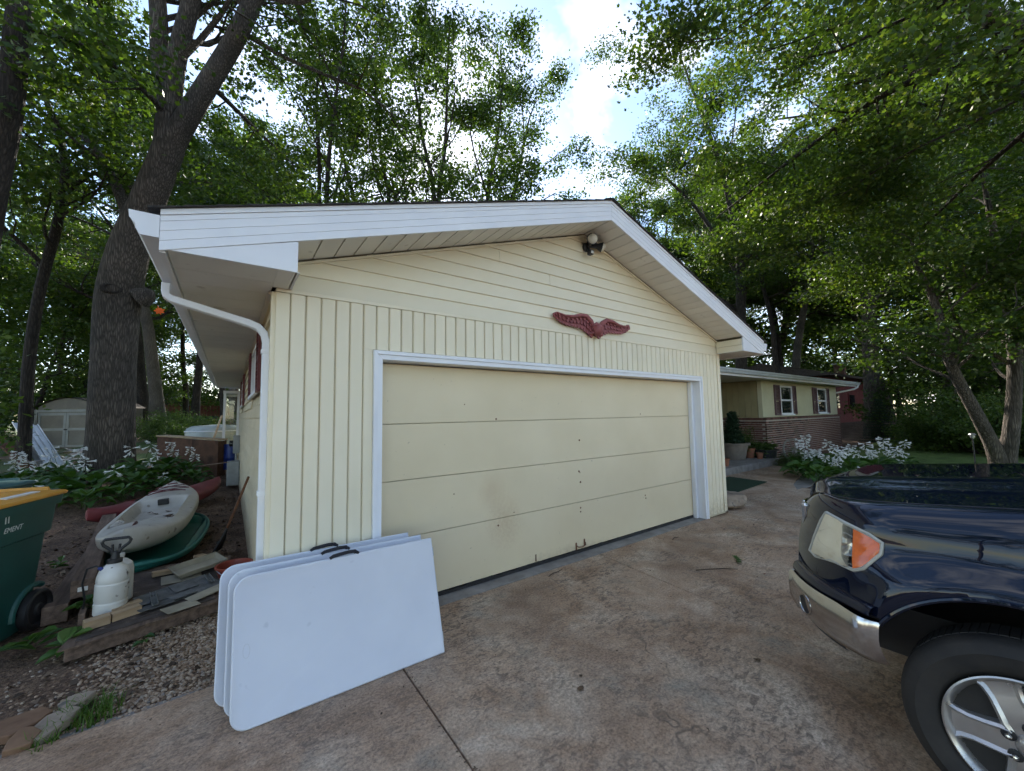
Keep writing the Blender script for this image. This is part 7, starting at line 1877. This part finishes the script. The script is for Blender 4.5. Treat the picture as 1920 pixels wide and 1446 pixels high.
# the big forked maple left of the garage
g_ = Grow(77)
g_.limb([(-2.62, 10.45, 0.05), (-2.60, 10.36, 0.55), (-2.58, 10.25, 1.3), (-2.57, 10.05, 3.0), (-2.52, 9.88, 4.6), (-2.35, 9.6, 5.7), (-2.05, 9.3, 6.8), (-1.78, 9.05, 7.7), (-1.62, 8.9, 8.3)], [0.60, 0.49, 0.44, 0.41, 0.43, 0.39, 0.33, 0.31, 0.30], 22, leafy=False)
g_.limb([(-1.66, 8.94, 8.1), (-1.30, 8.6, 8.95), (-0.85, 8.2, 9.9), (-0.35, 7.75, 11.0), (0.05, 7.4, 12.3), (0.6, 7.2, 14.5), (0.9, 7.3, 17)], [0.26, 0.235, 0.215, 0.20, 0.18, 0.12, 0.05], 14, lo=0.45, num=9, L_=4.2)
g_.limb([(-1.66, 8.94, 8.1), (-1.66, 8.85, 9.2), (-1.55, 8.65, 10.4), (-1.30, 8.4, 11.9), (-1.1, 8.2, 14), (-1.0, 8.4, 18)], [0.28, 0.24, 0.20, 0.18, 0.13, 0.04], 14, lo=0.35, num=9, L_=4.0)
g_.limb([(-1.68, 8.9, 9.3), (-1.88, 8.9, 10.5), (-1.98, 8.85, 11.9), (-2.3, 8.9, 14), (-2.5, 9.2, 17)], [0.21, 0.19, 0.17, 0.12, 0.04], 14, lo=0.30, num=9, L_=3.8)
g_.limb([(-2.2, 9.5, 6.1), (-2.5, 9.9, 6.9), (-2.85, 10.4, 7.8), (-3.3, 10.9, 8.7), (-4.0, 11.6, 9.6)], [0.16, 0.13, 0.11, 0.085, 0.03], 10, lo=0.35, num=7, L_=2.4)
g_.limb([(-1.60, 8.8, 8.9), (-2.2, 8.3, 9.2), (-2.8, 7.6, 9.1), (-3.2, 6.9, 8.8)], [0.07, 0.06, 0.045, 0.02], 8, lo=0.2, num=7, L_=2.0)
g_.limb([(-0.9, 8.25, 9.8), (-0.4, 9.0, 9.9), (0.3, 9.8, 9.9), (1.2, 10.5, 9.7)], [0.07, 0.055, 0.04, 0.015], 8, lo=0.2, num=7, L_=2.0)
# old branch collar, knot hole and stub
kn = MB(); kn.tube([(-2.10, 9.62, 4.62), (-1.93, 9.52, 4.72), (-1.86, 9.48, 4.78)], [0.26, 0.17, 0.05], 10)
big = make_tree(g_, 'huge forked maple with furrowed bark beside the garage', None, M['bark'], M['leaf'], 15000, 0.115, 0.34, MAPLE)
put('branch_stub', kn.mesh('branch_stub', smooth=60), M['bark'], big)
cup = MB(); T = Matrix.Translation((-2.58, 9.45, 4.72)) @ Vector((0.1, -1.0, 0.05)).to_track_quat('Z', 'Y').to_matrix().to_4x4() @ Matrix.Diagonal((1.3, 0.8, 1, 1))
cup.lathe([(0.16, -0.04), (0.15, 0.03), (0.11, 0.045), (0.085, 0.02), (0.06, -0.05), (0.0, -0.08)], 18, T)
put('knot_hole', cup.mesh('knot_hole', smooth=60), M['bark_dark'], big)

# leaning trunk at the left edge of the frame
g_ = Grow(78)
g_.limb([(-4.5, 8.5, 0.1), (-4.15, 8.1, 3.0), (-3.80, 7.6, 5.9), (-3.62, 7.36, 7.2), (-3.50, 7.08, 9.2), (-3.35, 6.9, 12), (-3.3, 7.2, 16)], [0.27, 0.22, 0.185, 0.175, 0.16, 0.11, 0.04], 12, lo=0.62, num=9, L_=2.9)
g_.limb([(-3.60, 7.3, 7.4), (-4.0, 7.9, 7.9), (-4.5, 8.6, 8.3), (-5.2, 9.4, 8.5)], [0.07, 0.06, 0.045, 0.015], 8, lo=0.2, num=8, L_=2.0)
make_tree(g_, 'leaning tree trunk at the upper left edge of the view', None, M['bark_dark'], M['leaf'], 8500, 0.11, 0.38, MAPLE)
# crooked small tree between
g_ = Grow(79)
g_.limb([(-4.4, 12.0, 0.3), (-4.45, 12.0, 2.9), (-4.3, 11.8, 5.0), (-3.95, 11.3, 6.7), (-3.85, 11.1, 8.2), (-4.25, 11.3, 9.7), (-4.7, 11.6, 11)], [0.13, 0.12, 0.11, 0.10, 0.085, 0.06, 0.02], 9, lo=0.4, num=10, L_=2.2)
g_.limb([(-3.9, 11.2, 7.3), (-3.4, 10.9, 7.9), (-2.9, 10.7, 8.2)], [0.05, 0.04, 0.02], 7, lo=0.2, num=5, L_=1.6)
g_.limb([(-4.2, 11.7, 5.6), (-4.9, 11.4, 6.4), (-5.6, 11.0, 6.7)], [0.06, 0.045, 0.02], 7, lo=0.2, num=6, L_=1.8)
make_tree(g_, 'crooked thin tree between the big maple and the left edge', None, M['bark_dark'], M['leaf'], 7000, 0.12, 0.40, MAPLE)

# spreading tree behind the right eave
g_ = Grow(80)
g_.limb([(23.6, 7.3, 0.0), (23.5, 7.15, 4.0), (23.35, 6.9, 8.0), (23.2, 6.66, 11.4)], [0.36, 0.30, 0.25, 0.22], 12, leafy=False)
g_.limb([(23.25, 6.7, 11.0), (22.4, 6.9, 14.2), (21.8, 7.15, 16.6), (20.8, 7.6, 19.6), (20.2, 8, 22)], [0.18, 0.14, 0.11, 0.07, 0.02], 9, lo=0.25, num=9, L_=4.0)
g_.limb([(23.25, 6.7, 11.0), (23.9, 6.0, 14.0), (24.4, 5.4, 16.0), (26.2, 3.9, 18.4), (27.5, 3, 20)], [0.16, 0.13, 0.11, 0.06, 0.02], 9, lo=0.25, num=9, L_=4.0)
g_.limb([(23.3, 6.85, 9.2), (21.6, 7.8, 12.6), (19.8, 8.8, 14.8), (18.2, 9.6, 16)], [0.13, 0.10, 0.07, 0.02], 8, lo=0.3, num=8, L_=3.6)
g_.limb([(23.4, 7.0, 7.2), (20.8, 8.8, 9.6), (18.1, 10.3, 11.2), (16.5, 11.2, 11.8)], [0.12, 0.09, 0.06, 0.02], 8, lo=0.3, num=8, L_=3.4)
g_.limb([(23.3, 6.8, 10.0), (25.2, 5.2, 12.0), (27.4, 3.6, 13.2)], [0.12, 0.08, 0.02], 8, lo=0.25, num=8, L_=3.4)
make_tree(g_, 'spreading dark limbed tree rising behind the right eave', None, M['bark_dark'], M['leaf'], 62000, 0.14, 0.36)
# straight trunk in front of the red building
g_ = Grow(81)
g_.limb([(26.5, 2.3, -0.1), (26.4, 2.2, 2.0), (26.2, 2.05, 6.0), (25.9, 1.97, 9.0)], [0.46, 0.36, 0.31, 0.27], 12, leafy=False)
for pts in ([(25.95, 2.0, 8.6), (25.5, 1.9, 11), (25.0, 1.6, 14), (24.6, 1.2, 18)], [(25.95, 2.0, 8.8), (26.4, 1.7, 11.5), (27.2, 1.2, 14.5), (27.6, 1, 18)], [(26.05, 2.0, 7.6), (24.6, 1.2, 9.0), (23.0, 0.2, 9.8), (21.6, -0.5, 10)], [(26.1, 2.0, 7.0), (27.6, 0.6, 8.4), (28.9, -0.8, 9.2)], [(26.0, 2.0, 8.2), (25.0, 3.4, 10), (23.6, 4.6, 11.4)]):
    g_.limb(pts, [0.16, 0.12, 0.08, 0.02][:len(pts)] if len(pts) == 4 else [0.13, 0.08, 0.02], 8, lo=0.3, num=8, L_=3.4)
make_tree(g_, 'straight thick trunked tree in front of the red building', None, M['bark'], M['leaf'], 44000, 0.135, 0.35)
# two-stemmed tree on the lawn at the right
g_ = Grow(82)
g_.limb([(16.42, -2.28, -0.06), (16.38, -2.25, 0.25), (16.2, -2.16, 0.75), (15.75, -1.98, 1.55), (15.35, -1.80, 2.3), (15.05, -1.68, 3.0), (14.8, -1.6, 4.2), (14.4, -1.3, 5.6)], [0.24, 0.19, 0.15, 0.135, 0.12, 0.11, 0.09, 0.04], 14, lo=0.55, num=9, L_=2.2)
g_.limb([(16.50, -2.34, -0.06), (16.50, -2.38, 0.3), (16.46, -2.50, 0.9), (16.48, -2.62, 1.9), (16.50, -2.7, 3.0), (16.4, -2.7, 4.5), (16.2, -2.6, 6.2), (16.1, -2.5, 8)], [0.25, 0.20, 0.16, 0.145, 0.135, 0.115, 0.085, 0.03], 14, lo=0.45, num=11, L_=2.6)
g_.limb([(16.48, -2.64, 2.6), (17.2, -3.1, 3.6), (18.0, -3.4, 4.3)], [0.09, 0.06, 0.02], 8, lo=0.2, num=6, L_=1.9)
g_.limb([(15.1, -1.7, 2.9), (14.6, -2.3, 3.5), (14.2, -3.0, 3.9)], [0.07, 0.05, 0.02], 8, lo=0.2, num=6, L_=1.6)
g_.limb([(16.5, -2.7, 3.3), (15.8, -3.3, 4.2), (15.2, -4.0, 5.0)], [0.08, 0.06, 0.02], 8, lo=0.2, num=7, L_=2.0)
make_tree(g_, 'two-stemmed tree on the lawn behind the truck bonnet', None, M['bark'], M['leaf'], 26000, 0.11, 0.28, MAPLE)
# maple beside the drive whose limbs reach over from the right
g_ = Grow(83)
g_.limb([(13.2, -7.2, -0.05), (13.0, -6.8, 2.5), (12.4, -6.0, 5.0), (11.7, -5.1, 6.6)], [0.5, 0.40, 0.36, 0.30], 14, leafy=False)
g_.limb([(11.7, -5.1, 6.6), (10.9, -4.0, 7.4), (10.25, -3.3, 7.95), (9.5, -2.8, 8.3), (8.7, -2.2, 8.55), (7.4, -1.2, 9.0), (6.4, -0.2, 9.3)], [0.24, 0.19, 0.15, 0.11, 0.085, 0.05, 0.02], 10, lo=0.35, num=14, L_=2.6)
g_.limb([(10.9, -4.0, 7.4), (10.65, -3.0, 7.95), (10.85, -1.6, 8.3), (11.2, -0.2, 8.15), (11.6, 1.3, 7.9), (12.0, 2.6, 7.7)], [0.10, 0.08, 0.062, 0.045, 0.03, 0.012], 9, lo=0.25, num=14, L_=2.4)
g_.limb([(11.7, -5.1, 6.6), (12.2, -3.9, 7.4), (12.6, -2.4, 8.4), (13.0, -0.6, 9.6), (13.4, 1.4, 10.8)], [0.13, 0.095, 0.07, 0.05, 0.02], 9, lo=0.2, num=14, L_=2.8)
g_.limb([(11.8, -5.2, 6.4), (12.8, -4.4, 8.6), (13.8, -3.6, 11), (14.5, -3, 13.5)], [0.2, 0.16, 0.11, 0.03], 9, lo=0.3, num=9, L_=3.2)
g_.limb([(12.2, -3.9, 7.4), (13.4, -2.9, 7.2), (14.8, -1.8, 6.8), (16.0, -0.8, 6.4)], [0.07, 0.05, 0.035, 0.012], 8, lo=0.2, num=10, L_=2.2)
make_tree(g_, 'large maple whose limbs reach in from the upper right', None, M['bark_dark'], M['leaf'], 70000, 0.095, 0.33, MAPLE)

# small spruce beside the brick house
g_ = Grow(84)
g_.wood.tube([(0, 0, 0), (0, 0, 3.6)], [0.07, 0.01], 8)
cs = []
for i in range(16):
    z = 0.4 + 3.1 * i / 16; Lb = 1.25 * (1 - i / 16.5)
    for j in range(9):
        a = j * 0.698 + i * 0.35; g_.wood.tube([(0, 0, z), (Lb * .6 * math.cos(a), Lb * .6 * math.sin(a), z - 0.02), (Lb * math.cos(a), Lb * math.sin(a), z + 0.05)], [0.015, 0.01, 0.004], 4, cap=False)
        for t in np.linspace(.3, 1, 6): g_.cl.append(np.array([Lb * t * math.cos(a), Lb * t * math.sin(a), z]))
spr = make_tree(g_, 'bluish spruce at the right end of the brick house', None, M['bark_dark'], M['needle'], 15000, 0.085, 0.07, RHOMB * np.array([.35, 1.2, 1]), 'spruce_tree', 'tree')
spr.location = (22.9, 1.3, -0.05); spr.scale = (0.62, 0.62, 0.62)
# clipped evergreen in the porch planter, foliage in the tub
g_ = Grow(85)
g_.wood.tube([(0, 0, 0.35), (0, 0, 1.6)], [0.03, 0.008], 6)
for i in range(400):
    z = g_.rn.uniform(0.45, 1.65); r_ = 0.30 * (1.65 - z) / 1.2 + 0.03; a = g_.rn.uniform(0, 6.28); g_.cl.append(np.array([r_ * math.cos(a), r_ * math.sin(a), z]))
ev = make_tree(g_, 'pointed dark evergreen growing in the large clay planter', None, M['bark_dark'], M['needle'], 6000, 0.06, 0.05, name='evergreen_shrub', cat='shrub', wood='stem'); ev.location = (12.35, 2.62, 0.24); ev.scale = (0.85, 0.85, 0.82)
g_ = Grow(86)
for i in range(60):
    a = g_.rn.uniform(0, 6.28); r_ = 0.36 * math.sqrt(g_.rn.uniform()); g_.cl.append(np.array([r_ * math.cos(a), r_ * math.sin(a), 0.30 + g_.rn.uniform(0, .12)])); g_.wood.tube([(0.5 * r_ * math.cos(a), 0.5 * r_ * math.sin(a), 0.2), (r_ * math.cos(a), r_ * math.sin(a), 0.34)], 0.004, 4)
fl_ = make_tree(g_, 'pale leaved plants filling the black tub', None, M['stem'], M['leaf_pale'], 500, 0.08, 0.05, MAPLE, 'potted_plant', 'plant', wood='stems'); fl_.location = (13.5, 2.28, 0.16)
for i, (x, y, s) in enumerate([(13.05, 1.35, .30), (13.7, 1.25, .30), (15.4, 1.9, .30), (12.95, 2.85, 0.7)]):
    plant('shrub', x, y, s * 0.8, ['dark bush at the edge of the porch step', 'bush growing through the wagon wheel', 'dark bush at the foot of the brick wall', 'leafy dark bush at the brick corner on the porch'][i], None, z=0.0 if i < 3 else 0.16)
    
# ------------------------------------------------------------------ red building, fence and hedge far off
M['redwall'] = pm('red_board_wall', [(0.12, 0.022, 0.022, 1), (0.17, 0.034, 0.032, 1)], scale=4, rough=0.8, bump=0.2, vary=0.12)
red = thing('red_building', 'long dark red building behind the brick house', 'building', (35, 6, 0.7))
MB().box(29.0, 45, 5.2, 11, 0.2, 3.85).build('wall', M['redwall'], red)
x = 28.98
while x < 45:
    MB().box(x, x + 0.285, 5.165, 5.1995, 0.4, 3.85).build('wall_board', M['redwall'], red); x += 0.29
MB().extrude([(28.3, 4.4, 3.80), (28.3, 8.1, 4.75), (28.3, 11.8, 3.80), (28.3, 11.8, 3.65), (28.3, 4.4, 3.65)], (17.5, 0, 0)).build('roof', M['shingle_brown'], red)
for x0 in (31.2, 34.6, 38.5):
    wf = MB().box(x0, x0 + 1.3, 5.10, 5.1645, 1.6, 2.7).build('window', M['redwall'], red); MB().box(x0 + .1, x0 + 1.2, 5.07, 5.0995, 1.7, 2.6).build('pane', M['darkglass'], wf)
MB().box(36.0, 36.6, 5.6, 6.2, 4.1, 4.9).build('chimney', M['brick'], red); MB().box(35.9, 36.7, 5.5, 6.3, 4.9, 5.0).build('vent_cap', M['steel'], red)
M['redfence'] = pm('red_fence_board', [(0.13, 0.045, 0.03, 1), (0.20, 0.07, 0.045, 1)], scale=4, rough=0.85, bump=0.2, vary=0.2)
fe = thing('board_fence', 'reddish board fence at the back of the yard', 'fence', (-2, 38, 1))
for i in range(52):
    x = -9.0 + 0.24 * i; MB().box(x, x + 0.225, 38.0, 38.03, 1.0, 2.75 + 0.03 * math.sin(i * 2.1)).build('board', M['redfence'], fe)
for i in range(6): MB().box(-9.0 + 2.4 * i, -8.9 + 2.4 * i, 38.031, 38.13, 0.8, 2.8).build('post', M['redfence'], fe)
MB().box(-9, 3.5, 38.031, 38.07, 1.5, 1.6).build('rail', M['redfence'], fe)
M['tanwall'] = pm('tan_far_wall', [(0.28, 0.17, 0.10, 1), (0.36, 0.23, 0.14, 1)], scale=3, rough=0.8, bump=0.1)
fh = thing('far_house', 'small tan neighbour house with pale roof edge behind the fence', 'house', (-1.5, 46, 1))
MB().box(-7, -1.4, 44, 50, 0.8, 3.6).build('wall', M['tanwall'], fh)
MB().extrude([(-7.3, 43.6, 3.55), (-1.1, 43.6, 3.55), (-4.2, 43.6, 4.9)], (0, 6.8, 0)).build('roof', M['alu'], fh)
wf = MB().box(-4.0, -3.0, 43.93, 43.995, 1.9, 3.0).build('window', M['white'], fh); MB().box(-3.9, -3.1, 43.90, 43.929, 2.0, 2.9).build('pane', M['darkglass'], wf)
g_ = Grow(90)
for i in range(900): g_.cl.append(np.array([g_.rn.uniform(-2.6, 2.6), g_.rn.uniform(-.45, .45), g_.rn.uniform(0.05, 1.0)]))
for i in range(14): g_.wood.tube([(-2.5 + i * .385, 0, 0), (-2.5 + i * .385, 0.05, 0.8)], 0.02, 5)
hd_ = make_tree(g_, 'clipped dark green hedge across the back yard', None, M['bark_dark'], M['needle'], 15000, 0.10, 0.06, RHOMB, 'hedge', 'hedge', wood='stems'); hd_.location = (-0.6, 22.5, 0.75)

# ordinal labels for the rows of trees and bushes, counted by bearing from the camera
def number(group, text):
    os_ = [o for o in bpy.data.objects if o.get('group') == group and o.parent is None]
    os_.sort(key=lambda o: math.atan2(o.location.x + 0.25, o.location.y + 3.245))
    for i, o in enumerate(os_): o['label'] = ORD[i] + ' from the left of the ' + text
number('woods behind the shed', 'tall woodland trees behind the shed')
number('understory left of the big tree', 'low leafy maples between shed and woods')
number('woods behind the garage', 'woodland trees far behind the garage roof')
number('treeline under the sky gap', 'distant trees under the gap of sky')
number('woods beyond the brick house', 'tall woodland trees beyond the brick house')
number('understory beyond the lawn', 'low leafy maples beyond the lawn')
number('shrubs along the lawn', 'green shrubs along the far lawn edge')
number('bushes in the back yard', 'low green bushes in the back yard')
